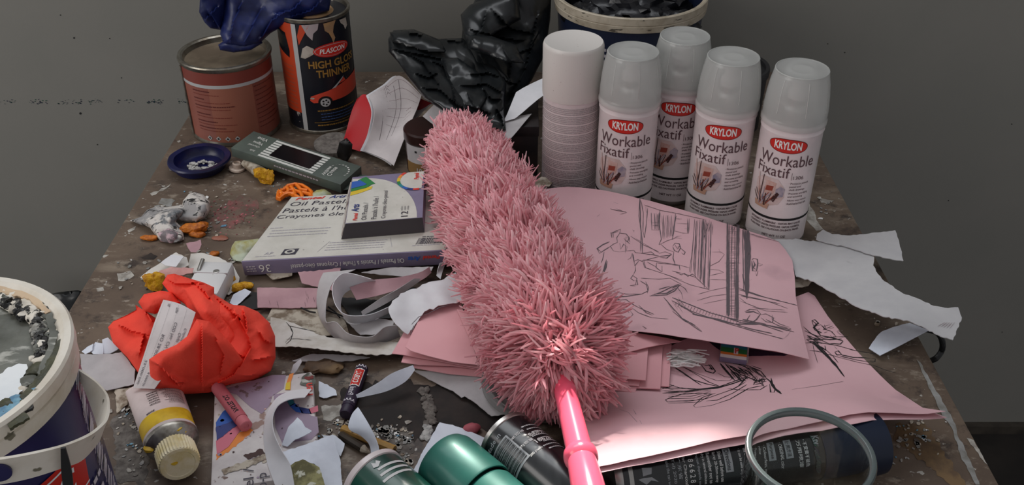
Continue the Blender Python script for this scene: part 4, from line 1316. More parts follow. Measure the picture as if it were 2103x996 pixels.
# swatches
mb.flat([(0.0006, Wd * 0.80), (0.008, Wd * 0.92), (0.016, Wd * 0.98), (0.028, Wd * 0.80), (0.02, Wd * 0.78)], 'sw_green', q2, 0.02)
mb.flat([(0.0006, Wd * 0.72), (0.0006, Wd * 0.88), (0.010, Wd * 0.90), (0.018, Wd * 0.80), (0.010, Wd * 0.74)], 'sw_blue', q3, 0.02)
mb.flat([(0.0006, Wd * 0.66), (0.0006, Wd * 0.73), (0.012, Wd * 0.77), (0.024, Wd * 0.79), (0.018, Wd * 0.72)], 'sw_green', q3, 0.02)
mb.flat([(0.0006, Wd * 0.575), (0.0006, Wd * 0.66), (0.016, Wd * 0.73), (0.025, Wd * 0.75), (0.024, Wd * 0.69), (0.012, Wd * 0.62)], 'sw_yellow', q2, 0.02)
# ring
rc, r1, r2 = (l2 - 0.008, Wd - 0.017), 0.0225, 0.0265
cols = ['sw_red', 'sw_orange', 'sw_yellow', 'sw_green', 'sw_teal', 'sw_blue', 'sw_navy', 'sw_red']
white_ring = [(rc[0] + 0.024 * math.cos(g), rc[1] + 0.024 * math.sin(g)) for g in np.linspace(2.2, 4.9, 30)]
lim = lambda p: (min(p[0], l2 - 0.0004), min(p[1], Wd - 0.0004))
mb.flat([lim(p) for p in [(rc[0] + 0.020 * math.cos(g), rc[1] + 0.020 * math.sin(g)) for g in np.linspace(2.1, 5.0, 24)]] + [(l2 - 0.0004, Wd - 0.0004)], 'box_white', q2, 0.02)
gs = np.linspace(2.25, 4.85, 25)
for i in range(24):
    a_, b_ = gs[i], gs[i + 1]
    k1, k2 = 0.0195, 0.0232
    mb.flat([lim((rc[0] + k1 * math.cos(a_), rc[1] + k1 * math.sin(a_))), lim((rc[0] + k2 * math.cos(a_), rc[1] + k2 * math.sin(a_))), lim((rc[0] + k2 * math.cos(b_), rc[1] + k2 * math.sin(b_))), lim((rc[0] + k1 * math.cos(b_), rc[1] + k1 * math.sin(b_)))], cols[i // 3], q3, 0.02)
rt = lambda x_, e=q3: (lambda a, b: e(x_ - b, a))     # lettering that runs away from the eye
def upt(s_, x_, y_, w_, h_, m_, bo=0.0, sh=0.0):
    textw(mb, s_, y_, 0, w_, h_, m_, rt(x_), bo, sh)
upt('Pentel', l2 - 0.006, Wd - 0.0175, 0.0145, 0.0055, 'sw_red', 0.03, 0.2)
upt('Pentel', 0.0125, 0.004, 0.015, 0.0048, 'sw_red', 0.03, 0.2)
upt('Arts', 0.0130, 0.021, 0.0155, 0.0085, 'sw_navy', 0.02, 0.3)
upt('Oil Pastels /', 0.0225, 0.004, 0.034, 0.0056, 'dark_text')
upt("Pastels à l'huile /", 0.0335, 0.004, 0.046, 0.0062, 'dark_text')
upt('Crayones óleo-pastel', 0.0445, 0.004, 0.056, 0.0062, 'dark_text')
upt('12', 0.0675, 0.004, 0.0105, 0.0075, 'dark_text')
for i in range(3):
    upt('colors' if i == 0 else ('couleurs' if i == 1 else 'colores'), 0.0615 + i * 0.0034, 0.0165, 0.008, 0.0024, 'dark_text')
mb.build('box_body', t)
mb = MB(); mb.box((0.0008, Wd - 0.003, 0.012), 'box_worn', F @ Matrix.Translation((0.0025, Wd / 2, 0.0085)) @ Matrix.Rotation(math.atan2(sl, Hh), 4, 'Y')); mb.build('end_flap', t)

# --- stained pastel box lower left
A, B, C = P(438, 1040, 0.001), P(640, 1000, 0.001), P(446, 800, 0.001)
A = P(437, 1030, 0.001); C = P(447, 786, 0.001); B = P(668, 1030, 0.001)
ey = (C - A).normalized(); ez = Vector((0, 0, 1)); ex = ey.cross(ez)
L, Wd, Hh = 0.094, (C - A).length + 0.006, 0.013
Cc = P(641, 764, Hh)
Wd = (Cc - A).dot(ey); L = (Cc - A).dot(ex)
t = thing('pastel_box', 'paint-stained oil pastel box at the front with curled paper scraps on it', 'box', Vector((A.x, A.y, T)))
F = frame(A, ex, ey, ez)
mb = MB()
mb.box((L, Wd, Hh), 'dirty_box', F @ Matrix.Translation((L / 2, Wd / 2, Hh / 2)), 0.002)
q1, q2, q3, q4 = [plane(A + ez * Hh, ex, ey, e) for e in (0.0002, 0.0005, 0.0008, 0.0011)]
def tp_(px, py):
    q = P(px, py, Hh) - A
    return (q.dot(ex), q.dot(ey))
def tf(pts, m, q=None, torn=0):
    mb.flat([tp_(*p) for p in (ragged(pts, torn, 5, 3) if torn else pts)], m, q or q2, 0.015)
tf([(452, 803), (560, 772), (588, 772), (583, 800), (560, 815), (553, 836), (538, 852), (515, 838), (486, 812)], 'dirty_purple', q1)
tf([(562, 812), (600, 806), (606, 830), (640, 856), (652, 858), (655, 890), (640, 905), (580, 912), (566, 880)], 'dirty_purple', q1)
rings = [(590, 770), (583, 806), (588, 820), (592, 838), (606, 848), (628, 852), (652, 846), (650, 832), (630, 836), (614, 830), (603, 820), (604, 800), (600, 784), (602, 768)]
tf([(595, 771), (604, 768), (598, 786), (597, 803), (586, 803), (589, 788)], 'sw_orange')
tf([(588, 790), (597, 786), (596, 803), (586, 803)], 'sw_yellow', q3)
tf([(588, 822), (600, 818), (606, 832), (596, 837)], 'sw_teal')
tf([(595, 836), (606, 830), (616, 841), (624, 851), (608, 848)], 'sw_blue')
tf([(614, 838), (636, 842), (640, 852), (620, 851)], 'sw_navy')
tf([(634, 842), (653, 835), (654, 847), (638, 852)], 'sw_pink')
tf([(620, 778), (632, 768), (647, 774), (648, 790), (632, 796), (616, 792)], 'lid_grey', q3, 1)
tf([(626, 777), (640, 776), (640, 774), (644, 775), (644, 781), (637, 782), (636, 785), (626, 781)], 'logo_maroon', q4)
mb2_ = rt
pr = lambda x_, y_: (lambda a, b: q4(x_ - b, y_ + a))
u_ = tp_(630, 816)
textw(mb, 'Pen', 0, 0, 0.0165, 0.008, 'sw_red', lambda a, b: q4(u_[0] + 0.006 - b, u_[1] + a), 0.02)
tf([(444, 870), (458, 848), (466, 842), (488, 868), (484, 874), (446, 906)], 'sw_blue')
tf([(444, 880), (484, 866), (490, 874), (446, 908)], 'sw_navy', q3, 1)
tf([(444, 908), (488, 872), (496, 876), (494, 886), (470, 920), (446, 936)], 'sw_pink')
tf([(444, 936), (470, 914), (490, 892), (512, 880), (520, 886), (500, 906), (444, 948)], 'sw_orange', q1, 2)
rs = random.Random(31)
for k in range(70):
    px, py = rs.uniform(448, 645), rs.uniform(775, 995)
    rr_ = rs.choice([0.5, 0.8, 1.2, 2.0, 3.5])
    x_, y_ = tp_(px, py)
    if 0.003 < x_ < L - 0.003 and y_ < Wd - 0.003:
        mb.flat([(x_ + rr_ * 0.0005 * math.cos(g) * rs.uniform(0.7, 1.4), y_ + rr_ * 0.0005 * math.sin(g)) for g in np.linspace(0, 5.6, 8)], rs.choice(['label_text', 'brush_dark', 'dirty_purple', 'tube_dirty', 'label_tan']), q3 if rr_ < 2 else q2, 0.02)
tf([(455, 968), (500, 952), (545, 935), (550, 945), (500, 966), (460, 978)], 'tube_dirty', q3, 2)
tf([(500, 938), (540, 925), (548, 935), (510, 946)], 'brush_dark', q2, 3)
u2_ = tp_(522, 1002)
textw(mb, 'el /', 0, 0, 0.021, 0.0085, 'dark_text', lambda a, b: q4(u2_[0] - b, u2_[1] + a))
u3_ = tp_(556, 1004)
textw(mb, 'o-p', 0, 0, 0.017, 0.0085, 'dark_text', lambda a, b: q4(u3_[0] - b, u3_[1] + a))
mb.build('box_body', t)
PBOX = (A, ex, ey, ez, L, Wd, Hh)
# pastel stick on it
t = thing('pastel_stick', 'pink oil pastel stick with printed wrapper lying on the stained box', 'pastel', P(483, 843, Hh))
a_, b_ = P(450, 800, Hh + 0.0065), P(506, 876, Hh + 0.0065)
M0 = axis_frame(a_, b_ - a_)
ln = (b_ - a_).length
mb = MB(); mb.lathe([(0.0057, -0.004), (0.006, -0.003), (0.006, ln * 0.82)], 28, 'pastel_wrap', M0)
Wp = wrap(M0, 0.006, R(62))
textw(mb, 'PASTEL OIL', 0, 0, 0.026, 0.0042, 'ink', lambda a, b: wrap(M0, 0.006, R(118))(-b, ln * 0.72 - a), 0.02)
mb.build('wrapper', t)
mb = MB(); mb.lathe([(0.0055, ln * 0.8), (0.0056, ln * 0.99), (0.005, ln), (0.0025, ln * 1.0), (0.002, ln * 0.985), (0, ln * 0.985)], 28, 'pastel_pink', M0); mb.build('stick', t)

# ================================================================== pink sheets
cA = lambda pts: [(1080 + x / 3.1125, 380 + y / 3.1125) for x, y in pts]
cB = lambda pts: [(1380 + x / 3.1133, 400 + y / 3.1133) for x, y in pts]
cC = lambda pts: [(1620 + x / 3.556, 600 + y / 3.556) for x, y in pts]
cD = lambda pts: [(1360 + x / 6.223, 680 + y / 6.223) for x, y in pts]
rk = random.Random(77)
def scribble(S, mb, quad, n, m, w=1.0, cross=False):
    """hatching: n lines from side a-b to side d-c of a quad"""
    a, b, c, d = [np.array(q, float) for q in quad]
    for k in range(n):
        u = (k + rk.uniform(0.1, 0.9)) / n
        p = a + (b - a) * u + np.array([rk.uniform(-2, 2), rk.uniform(-2, 2)])
        q = d + (c - d) * u + np.array([rk.uniform(-2, 2), rk.uniform(-2, 2)])
        S.stroke(mb, [tuple(p), tuple((p + q) / 2 + np.array([rk.uniform(-1, 1), rk.uniform(-1, 1)])), tuple(q)], w, m)
# --- two lower sheets
low = [(1660, 600, 0.006), (1673, 608, 0.006), (1700, 650, 0.006), (1760, 722, 0.009), (1840, 802, 0.016), (1895, 838, 0.024), (1942, 845, 0.030)]
S2b = Sheet(low[:6] + [(1944, 858, 0.024), (1930, 860, 0.026), (1830, 862, 0.048), (1750, 872, 0.0545), (1690, 885, 0.0555), (1560, 907, 0.0555), (1450, 928, 0.0555), (1340, 951, 0.0555), (1240, 970, 0.0555), (1204, 976, 0.0545), (1180, 890, 0.030), (1160, 800, 0.008), (1250, 770, 0.006), (1400, 700, 0.005)],
            ctrl=[(1500, 790, 0.008), (1400, 830, 0.018), (1600, 810, 0.016), (1300, 850, 0.034), (1500, 850, 0.036), (1300, 915, 0.0555), (1450, 895, 0.0555), (1600, 870, 0.0555), (1750, 845, 0.053)], step=0.014, wav=0.0003, wsc=18)
mb = MB(); S2b.geo(mb, 'pink_paper', under='pink_inner')
mb.build('drawing_sheet', label='plain pink sheet lying directly beneath the charcoal sketched sheet at the front', cat='paper')
S2 = Sheet(low + [(1905, 850, 0.034), (1820, 848, 0.0525), (1745, 852, 0.0570), (1690, 864, 0.0588), (1620, 880, 0.0592), (1540, 894, 0.0594), (1430, 915, 0.0594), (1330, 938, 0.0592), (1256, 954, 0.0585), (1200, 964, 0.0575), (1180, 880, 0.036), (1160, 800, 0.012), (1250, 770, 0.010), (1400, 700, 0.008)],
           ctrl=[(1500, 790, 0.012), (1400, 820, 0.021), (1600, 805, 0.020), (1300, 850, 0.039), (1500, 850, 0.041), (1300, 915, 0.0585), (1450, 890, 0.0590), (1600, 862, 0.0588), (1750, 838, 0.056)], step=0.012, wav=0.0003, wsc=18, hmin=0.002)
mb = MB(); S2.geo(mb, 'pink_paper', under='pink_inner')
st = lambda pts, w, m='ink': S2.stroke(mb, pts, w, m)
# charcoal figure, right
for pts, w in (([(165, 210), (190, 205), (215, 230), (180, 250), (168, 215)], 3), ([(170, 212), (205, 240), (180, 262), (190, 280), (240, 300)], 3.5), ([(180, 250), (230, 320), (330, 340), (395, 360)], 3), ([(240, 245), (262, 275), (310, 290), (345, 330)], 2.2),
               ([(262, 270), (290, 262), (318, 250)], 1.6), ([(350, 290), (365, 285), (405, 325), (370, 310), (352, 292)], 1.4), ([(395, 362), (375, 383), (300, 378)], 2.4), ([(105, 255), (150, 295), (220, 345)], 1.2), ([(115, 285), (170, 310), (250, 340), (330, 330), (430, 330)], 1.4),
               ([(128, 352), (200, 345), (300, 350), (385, 345)], 2.2), ([(135, 360), (260, 378), (360, 395), (480, 430), (640, 458)], 2), ([(150, 430), (210, 435), (330, 470), (500, 515), (620, 540), (710, 575), (800, 600)], 1.2), ([(180, 370), (235, 430), (300, 495), (350, 550), (405, 622)], 4.5),
               ([(205, 380), (262, 440), (330, 520), (390, 600)], 4), ([(262, 395), (270, 430), (230, 400)], 3), ([(175, 385), (185, 440), (210, 520)], 1.2), ([(265, 420), (320, 470), (360, 520)], 1.4), ([(335, 440), (360, 432), (385, 460), (350, 462), (335, 442)], 3),
               ([(385, 462), (470, 480), (530, 482), (590, 488)], 2.6), ([(588, 486), (630, 492), (628, 512), (590, 506)], 2.2), ([(370, 470), (500, 500), (625, 520)], 1.6), ([(330, 400), (352, 420)], 1), ([(120, 375), (160, 372), (215, 380)], 1.6), ([(20, 715), (200, 690), (400, 655)], 0.6)):
    st(cC(pts), w * 0.9)
for k in range(10):
    a_ = (125 + rk.uniform(0, 60), 290 + rk.uniform(0, 60)); st(cC([a_, (a_[0] + rk.uniform(60, 150), a_[1] + rk.uniform(10, 60))]), 1.2)
for k in range(14):
    a_ = (200 + rk.uniform(0, 120), 240 + rk.uniform(0, 80)); st(cC([a_, (a_[0] + rk.uniform(-30, 40), a_[1] + rk.uniform(-10, 30))]), 1.8)
# charcoal figure, middle
for pts, w in (([(150, 465), (260, 530), (400, 630), (560, 680), (720, 715)], 1.6), ([(240, 450), (400, 540), (600, 660), (730, 710)], 1.4), ([(150, 465), (300, 570), (500, 700)], 1.4), ([(0, 735), (250, 735), (480, 755), (700, 735), (900, 680), (1000, 640)], 2.4), ([(0, 800), (200, 790), (450, 760), (720, 720), (1080, 590)], 1.8),
               ([(90, 690), (250, 740), (480, 745), (760, 715), (980, 650), (1130, 590)], 1.6), ([(640, 810), (300, 800), (120, 850), (40, 885), (70, 915), (300, 910), (560, 870), (900, 750), (1060, 660)], 1.3), ([(680, 800), (520, 850), (400, 960), (420, 985), (620, 960), (860, 880), (1100, 740), (1290, 700)], 1.5), ([(560, 900), (700, 890), (900, 800), (1080, 690)], 1.2),
               ([(740, 420), (820, 520), (930, 640)], 4), ([(800, 420), (900, 530), (1010, 650)], 3.5), ([(900, 520), (960, 560), (1030, 665)], 3), ([(1090, 580), (1020, 660), (960, 720)], 2.4), ([(830, 430), (1000, 560), (1200, 640), (1330, 620)], 2.4), ([(900, 420), (1100, 450), (1260, 520), (1330, 610)], 2.2),
               ([(960, 430), (1150, 500), (1280, 580)], 1.8), ([(1330, 610), (1380, 650), (1440, 740), (1520, 810)], 5), ([(1390, 605), (1405, 700), (1480, 790)], 4), ([(1370, 680), (1385, 790), (1430, 790), (1440, 740)], 2.4), ([(830, 740), (1000, 760), (1250, 755), (1340, 700)], 1.3), ([(500, 440), (560, 520), (650, 545), (680, 520), (620, 440), (540, 450)], 3),
               ([(590, 430), (640, 500), (600, 480)], 3), ([(700, 540), (800, 590), (900, 600)], 0.8), ([(280, 470), (450, 550), (700, 640), (860, 640), (920, 590)], 0.9), ([(0, 770), (300, 780), (500, 760)], 1.2), ([(0, 745), (150, 700), (90, 690)], 1.2)):
    st(cD(pts), w * 0.85)
for k in range(26):
    a_ = (820 + rk.uniform(0, 330), 440 + rk.uniform(0, 90)); st(cD([a_, (a_[0] + rk.uniform(60, 170), a_[1] + rk.uniform(40, 130))]), rk.uniform(0.8, 2.4))
for k in range(16):
    a_ = (1150 + rk.uniform(0, 160), 560 + rk.uniform(0, 100)); st(cD([a_, (a_[0] + rk.uniform(-60, 60), a_[1] + rk.uniform(20, 80)), (a_[0] + rk.uniform(-20, 80), a_[1] + rk.uniform(-10, 90))]), 1.2)
for k in range(7):
    st([(1372, 800 + k * 5), (1400 + 6 * k, 803 + k * 4), (1460, 800 + k * 2)], 0.8)
S2.stroke(mb, [(1272, 842), (1290, 848), (1312, 872)], 0.6, 'graphite'); S2.stroke(mb, [(1300, 842), (1310, 858), (1318, 872)], 0.6, 'graphite')
mb.build('drawing_sheet', label='pink sheet with black charcoal sketches, its front edge raised over the black can', cat='paper')

# --- main drawing on top
S1 = Sheet([(1100, 398, 0.026), (1125, 388, 0.032), (1165, 384, 0.040), (1240, 392, 0.046), (1310, 408, 0.048), (1360, 420, 0.046), (1400, 431, 0.042), (1450, 446, 0.035), (1500, 462, 0.029), (1560, 482, 0.024), (1598, 496, 0.021),
            (1612, 512, 0.021), (1627, 535, 0.021), (1632, 570, 0.021), (1634, 610, 0.021), (1645, 670, 0.022), (1662, 738, 0.020), (1630, 730, 0.028), (1560, 717, 0.036), (1480, 705, 0.040), (1400, 693, 0.040), (1340, 684, 0.037), (1275, 678, 0.030), (1200, 660, 0.024), (1130, 580, 0.020), (1095, 480, 0.020)],
           ctrl=[(1250, 480, 0.027), (1350, 520, 0.027), (1450, 560, 0.027), (1550, 600, 0.026), (1300, 600, 0.026), (1450, 640, 0.034)], step=0.012, wav=0.0007, wsc=14, hmin=0.003)
mb = MB(); S1.geo(mb, 'pink_paper', under='pink_inner')
st = lambda pts, w, m='graphite': S1.stroke(mb, pts, w, m)
for pts, w in (([(728, 85), (733, 250), (742, 350), (745, 440)], 1.6), ([(728, 85), (722, 200), (735, 300), (732, 430)], 1.2), ([(735, 100), (750, 180), (748, 300), (757, 340), (770, 250), (778, 150)], 1.4), ([(755, 130), (860, 165), (996, 190)], 1.2), ([(765, 140), (770, 180)], 1.2),
               ([(800, 180), (805, 290), (850, 290), (858, 180)], 1.1), ([(805, 245), (860, 240)], 1.1), ([(810, 262), (858, 262)], 1.1), ([(822, 185), (828, 285)], 1), ([(840, 190), (846, 285)], 1), ([(856, 165), (850, 230), (865, 350), (850, 385)], 1.6), ([(880, 195), (878, 350)], 0.8), ([(905, 195), (898, 340)], 0.9), ([(930, 195), (925, 330)], 0.9), ([(960, 200), (945, 270), (935, 330)], 1.8),
               ([(950, 215), (985, 225)], 0.8), ([(948, 295), (990, 305)], 0.9), ([(852, 385), (900, 360), (960, 340), (996, 345)], 1.1), ([(860, 380), (900, 415), (945, 430)], 1.3), ([(945, 430), (940, 470), (955, 515)], 1.4),
               # head and hair of the figure
               ([(540, 305), (550, 340), (545, 310), (580, 295), (605, 285), (600, 310), (640, 315), (660, 340), (665, 370)], 1.3), ([(560, 340), (555, 310), (590, 300)], 1.5), ([(600, 310), (580, 340), (585, 370), (560, 380), (540, 395), (560, 425), (600, 430)], 1.1), ([(600, 375), (605, 415), (625, 380), (640, 395), (635, 420)], 1.5),
               ([(625, 345), (660, 335), (650, 365), (630, 350), (665, 380)], 1.8), ([(600, 430), (640, 425), (650, 395)], 1.2), ([(535, 365), (490, 385), (455, 410), (480, 430)], 2.2), ([(455, 410), (470, 440), (500, 420), (540, 395)], 1.8), ([(500, 430), (490, 480), (480, 500)], 1.4), ([(515, 480), (500, 540), (480, 590)], 2.2), ([(520, 490), (512, 530), (490, 580)], 2),
               ([(640, 425), (690, 420), (700, 435), (750, 440), (850, 455)], 1.3), ([(670, 330), (750, 385), (850, 430)], 1.2), ([(700, 345), (800, 405), (855, 440)], 0.9), ([(680, 440), (690, 490), (715, 480), (740, 490), (850, 460), (930, 450)], 1.6), ([(685, 445), (695, 520), (720, 490)], 2), ([(700, 520), (700, 550), (690, 570)], 1.4), ([(650, 480), (670, 470), (678, 440)], 0.9),
               ([(740, 440), (800, 430), (820, 445), (770, 450)], 1.6), ([(850, 440), (890, 430), (930, 445), (900, 470), (855, 465)], 1.6), ([(745, 485), (760, 530), (880, 570), (996, 610)], 1.2), ([(748, 480), (830, 490), (980, 515)], 1.2), ([(755, 490), (765, 530)], 2), ([(775, 495), (830, 525)], 1.6), ([(835, 500), (832, 530), (870, 560)], 1.4), ([(835, 500), (980, 515), (985, 545)], 1.4),
               ([(870, 520), (870, 560)], 1.4), ([(690, 570), (670, 600), (690, 615), (710, 610), (715, 640), (665, 645), (700, 650)], 1.2), ([(680, 580), (710, 600), (700, 640)], 1.2), ([(730, 615), (770, 640), (780, 680), (740, 700), (640, 700), (540, 680)], 1.3), ([(765, 620), (785, 660), (775, 695)], 1.8), ([(445, 660), (480, 690), (560, 720), (640, 715), (740, 700)], 1.8), ([(445, 665), (500, 710), (600, 735)], 1.6),
               ([(735, 598), (850, 605), (920, 598), (980, 630), (996, 640)], 1.2), ([(800, 710), (860, 690), (930, 655), (985, 640), (950, 680), (900, 705), (790, 712)], 1.8), ([(820, 700), (900, 695), (960, 660)], 2.4), ([(850, 670), (920, 650)], 2.2), ([(880, 720), (940, 790), (996, 850)], 1.2), ([(900, 740), (950, 810)], 1.6),
               ([(490, 780), (510, 750), (560, 740), (640, 735), (690, 770), (750, 800), (820, 830)], 1.3), ([(500, 780), (530, 790), (545, 760), (560, 790), (600, 770), (640, 775)], 1.3), ([(530, 820), (590, 800), (640, 800), (660, 820)], 1.4), ([(660, 800), (685, 830), (660, 855), (620, 845), (610, 830), (560, 870)], 0.9), ([(680, 790), (720, 820), (800, 850), (910, 860)], 1.2), ([(720, 770), (770, 820), (810, 835)], 1.4),
               ([(262, 380), (300, 380), (340, 410), (350, 420), (320, 470), (300, 475)], 1.4), ([(290, 395), (330, 420), (305, 470), (300, 430), (320, 400)], 1.6), ([(385, 545), (430, 540), (470, 548), (455, 590), (420, 610), (405, 590)], 1.3), ([(415, 560), (425, 590), (440, 555)], 1.2), ([(410, 600), (460, 605), (480, 590)], 2),
               ([(540, 155), (580, 165), (640, 175)], 1.4), ([(580, 155), (645, 180), (600, 190)], 1.1), ([(455, 205), (470, 192)], 1), ([(560, 115), (590, 122)], 1), ([(680, 290), (692, 295), (685, 302)], 1), ([(215, 248), (270, 248)], 0.7), ([(620, 915), (645, 920), (640, 895)], 1.6), ([(745, 905), (770, 920), (755, 925)], 1.4), ([(640, 330), (635, 440)], 0.5)):
    st(cA(pts), w)
for pts, w in (([(0, 115), (180, 155), (210, 160)], 1.1), ([(22, 125), (10, 250), (0, 290)], 1.6), ([(15, 235), (70, 248), (105, 250)], 1), ([(100, 155), (98, 250)], 1.4), ([(110, 155), (106, 250)], 1.2), ([(20, 155), (65, 158)], 0.8), ([(25, 185), (110, 190)], 0.8), ([(80, 220), (110, 215)], 1),
               ([(5, 330), (20, 312), (45, 315), (55, 340), (40, 370), (15, 360), (5, 335)], 1.6), ([(20, 325), (35, 350), (50, 330), (30, 340)], 2), ([(55, 345), (85, 370), (75, 385), (60, 375)], 1.8), ([(0, 290), (30, 270), (60, 265)], 0.9), ([(12, 370), (5, 410), (20, 450)], 1.6), ([(0, 452), (45, 455), (50, 485)], 1.3), ([(45, 452), (110, 470)], 1),
               ([(0, 490), (60, 505), (150, 530), (235, 610)], 1.1), ([(0, 530), (120, 580), (240, 610)], 1.2), ([(25, 500), (60, 515), (80, 505), (100, 525), (130, 510), (155, 530)], 1.4), ([(145, 165), (130, 350), (110, 500)], 0.9), ([(155, 170), (145, 350), (135, 495)], 1.1), ([(178, 165), (172, 350), (165, 520)], 1.2), ([(200, 160), (192, 350), (185, 540)], 1.8), ([(205, 170), (215, 330), (200, 580)], 1.4),
               ([(225, 180), (218, 320), (205, 600)], 1.1), ([(250, 175), (245, 350), (235, 610)], 1.8), ([(232, 185), (200, 290)], 1), ([(210, 160), (235, 240), (250, 180)], 1), ([(260, 190), (258, 260)], 1), ([(255, 370), (310, 368), (335, 385), (300, 430), (240, 460)], 0.8), ([(230, 480), (300, 485), (330, 500), (240, 520)], 0.8), ([(240, 545), (350, 548)], 0.9), ([(165, 640), (250, 615), (350, 595)], 0.9), ([(160, 680), (260, 650), (350, 640)], 0.9), ([(200, 700), (350, 670)], 0.7),
               ([(355, 180), (352, 400), (350, 600), (358, 780)], 2), ([(365, 185), (362, 400), (360, 600), (362, 780)], 1.8), ([(375, 190), (385, 250), (405, 200)], 1), ([(430, 200), (425, 400), (415, 600), (420, 800)], 1.8), ([(420, 195), (412, 380), (405, 600), (400, 800)], 1.2), ([(385, 200), (378, 400), (380, 780)], 1.4), ([(400, 200), (402, 300), (398, 600)], 1.2), ([(330, 180), (400, 190), (660, 270)], 0.9), ([(335, 440), (440, 440)], 0.8),
               ([(455, 220), (462, 300)], 2.4), ([(470, 230), (468, 350), (475, 500), (468, 620)], 3.2), ([(488, 230), (490, 350), (488, 480), (478, 640)], 4.2), ([(480, 230), (500, 350), (492, 500)], 3.5), ([(450, 510), (465, 580), (478, 670), (490, 580)], 1.8), ([(500, 550), (510, 545)], 1),
               ([(510, 420), (520, 410), (545, 415), (548, 440), (540, 490), (515, 490), (510, 425)], 2.2), ([(520, 425), (530, 450), (518, 470), (535, 480)], 2.6), ([(530, 495), (540, 522), (550, 490)], 1), ([(545, 440), (580, 450), (560, 458), (545, 452)], 1), ([(490, 250), (580, 275), (686, 305)], 1.4), ([(500, 260), (600, 285)], 1), ([(300, 350), (308, 380)], 0.7),
               ([(425, 600), (600, 660), (800, 710)], 1.6), ([(430, 610), (560, 650), (700, 685)], 2.4), ([(425, 640), (600, 680), (740, 730)], 1.3), ([(430, 680), (560, 730), (720, 740)], 1), ([(510, 720), (600, 745), (740, 755)], 1), ([(440, 650), (640, 690), (690, 700)], 1.6), ([(430, 660), (480, 700)], 1.2),
               ([(0, 660), (100, 700), (250, 760), (400, 800), (560, 830), (740, 860)], 2.2), ([(20, 690), (150, 770), (300, 800), (500, 860), (640, 890)], 2.0), ([(0, 680), (130, 750), (300, 810), (520, 875), (710, 925)], 1.6), ([(130, 765), (280, 800), (400, 830), (560, 830)], 3), ([(0, 720), (60, 790), (130, 840), (190, 880)], 1.2), ([(0, 745), (80, 810), (160, 850), (192, 878)], 1), ([(60, 790), (150, 840)], 2),
               ([(465, 750), (500, 735), (545, 740), (565, 765), (540, 800), (510, 820), (480, 800), (500, 770)], 1.5), ([(470, 755), (520, 750), (555, 765)], 3), ([(565, 770), (600, 765), (650, 790), (640, 820), (600, 815), (570, 790)], 1.4), ([(600, 800), (680, 840), (760, 860), (730, 870), (640, 840)], 1.8), ([(640, 770), (640, 800), (690, 830), (750, 850)], 1.3), ([(580, 830), (680, 855), (780, 880)], 2.2), ([(450, 800), (520, 815), (600, 830)], 2.5),
               ([(350, 790), (440, 820), (560, 830), (710, 880)], 2), ([(710, 925), (740, 900), (760, 870)], 0.6), ([(0, 590), (40, 575), (80, 600), (100, 630), (85, 600)], 1.2), ([(30, 590), (60, 630), (70, 670)], 1.2), ([(0, 600), (50, 580)], 2)):
    st(cB(pts), w)
for (x0_, x1_, y0_, y1_, n) in ((345, 430, 195, 790, 60),):
    for k in range(n):
        y = y0_ + (y1_ - y0_) * k / n
        st(cB([(x0_ + 5 + rk.uniform(-8, 8), y + rk.uniform(-4, 4)), (x1_ - 5 + rk.uniform(-10, 12), y + rk.uniform(-6, 6))]), 0.7, 'graphite_soft' if k % 2 else 'graphite')
for k in range(22):
    u = k / 22
    p0 = (30 + u * 430, 690 + u * 120); st(cB([p0, (p0[0] - 12, p0[1] + 22 + 10 * u)]), 1.2)
for (qx, n, w) in (((135, 165, 240, 165, 235, 600, 115, 500), 9, 0.8), ((455, 225, 500, 240, 490, 640, 462, 620), 8, 1.6), ((350, 185, 372, 188, 368, 780, 350, 770), 6, 1.1), ((412, 195, 432, 200, 424, 800, 402, 800), 6, 1.1)):
    q_ = [(qx[i], qx[i + 1]) for i in (0, 2, 4, 6)]
    scribble(S1, mb, cB(q_), n, 'graphite', w)
scribble(S1, mb, cA([(805, 185), (855, 185), (855, 285), (805, 285)]), 8, 'graphite_soft', 0.7)
scribble(S1, mb, cA([(860, 195), (955, 200), (935, 330), (868, 350)]), 10, 'graphite_soft', 0.6)
scribble(S1, mb, cA([(455, 680), (600, 735), (620, 720), (470, 670)]), 6, 'graphite_soft', 1.4)
for k in range(12):
    a_ = (905 + rk.uniform(0, 90), 720 + rk.uniform(0, 60)); st(cA([a_, (a_[0] + 30, a_[1] + 45)]), 0.7, 'graphite_soft')
# small torn spot at the lower right
S1.geo  # (sheet already built)
mb.build('drawing_sheet', label='large pink sheet with detailed pencil drawing lying in front of the cans', cat='paper')

# ================================================================== stacks of pink cards
grp = 'pink cards spread under the duster'
def card(pts, m, label, ctrl=(), under='pink_inner', wav=0.0005, group=None, thick=0.0006):
    S = Sheet(pts, ctrl, step=0.012, wav=wav, thick=thick)
    mb = MB(); S.geo(mb, m, under=under)
    return mb.build('pink_card', label=label, cat='card', group=group)
g1 = 'pink cards left of the duster'
card([(849, 756, 0.010), (853, 741, 0.011), (900, 720, 0.012), (1000, 740, 0.012), (1010, 777, 0.010), (985, 774, 0.010), (920, 768, 0.010)], 'pink_card', 'bottom pink card of the left stack', group=g1)
card([(824, 745, 0.014), (840, 700, 0.016), (960, 690, 0.016), (995, 760, 0.014), (930, 752, 0.014), (860, 750, 0.014)], 'pink_card', 'second lowest pink card of the left stack', group=g1)
card([(805, 727, 0.019), (850, 645, 0.022), (930, 618, 0.022), (990, 700, 0.020), (985, 757, 0.018), (900, 742, 0.018), (830, 730, 0.018)], 'pink_card', 'pink card sticking out furthest to the left under the torn paper', group=g1)
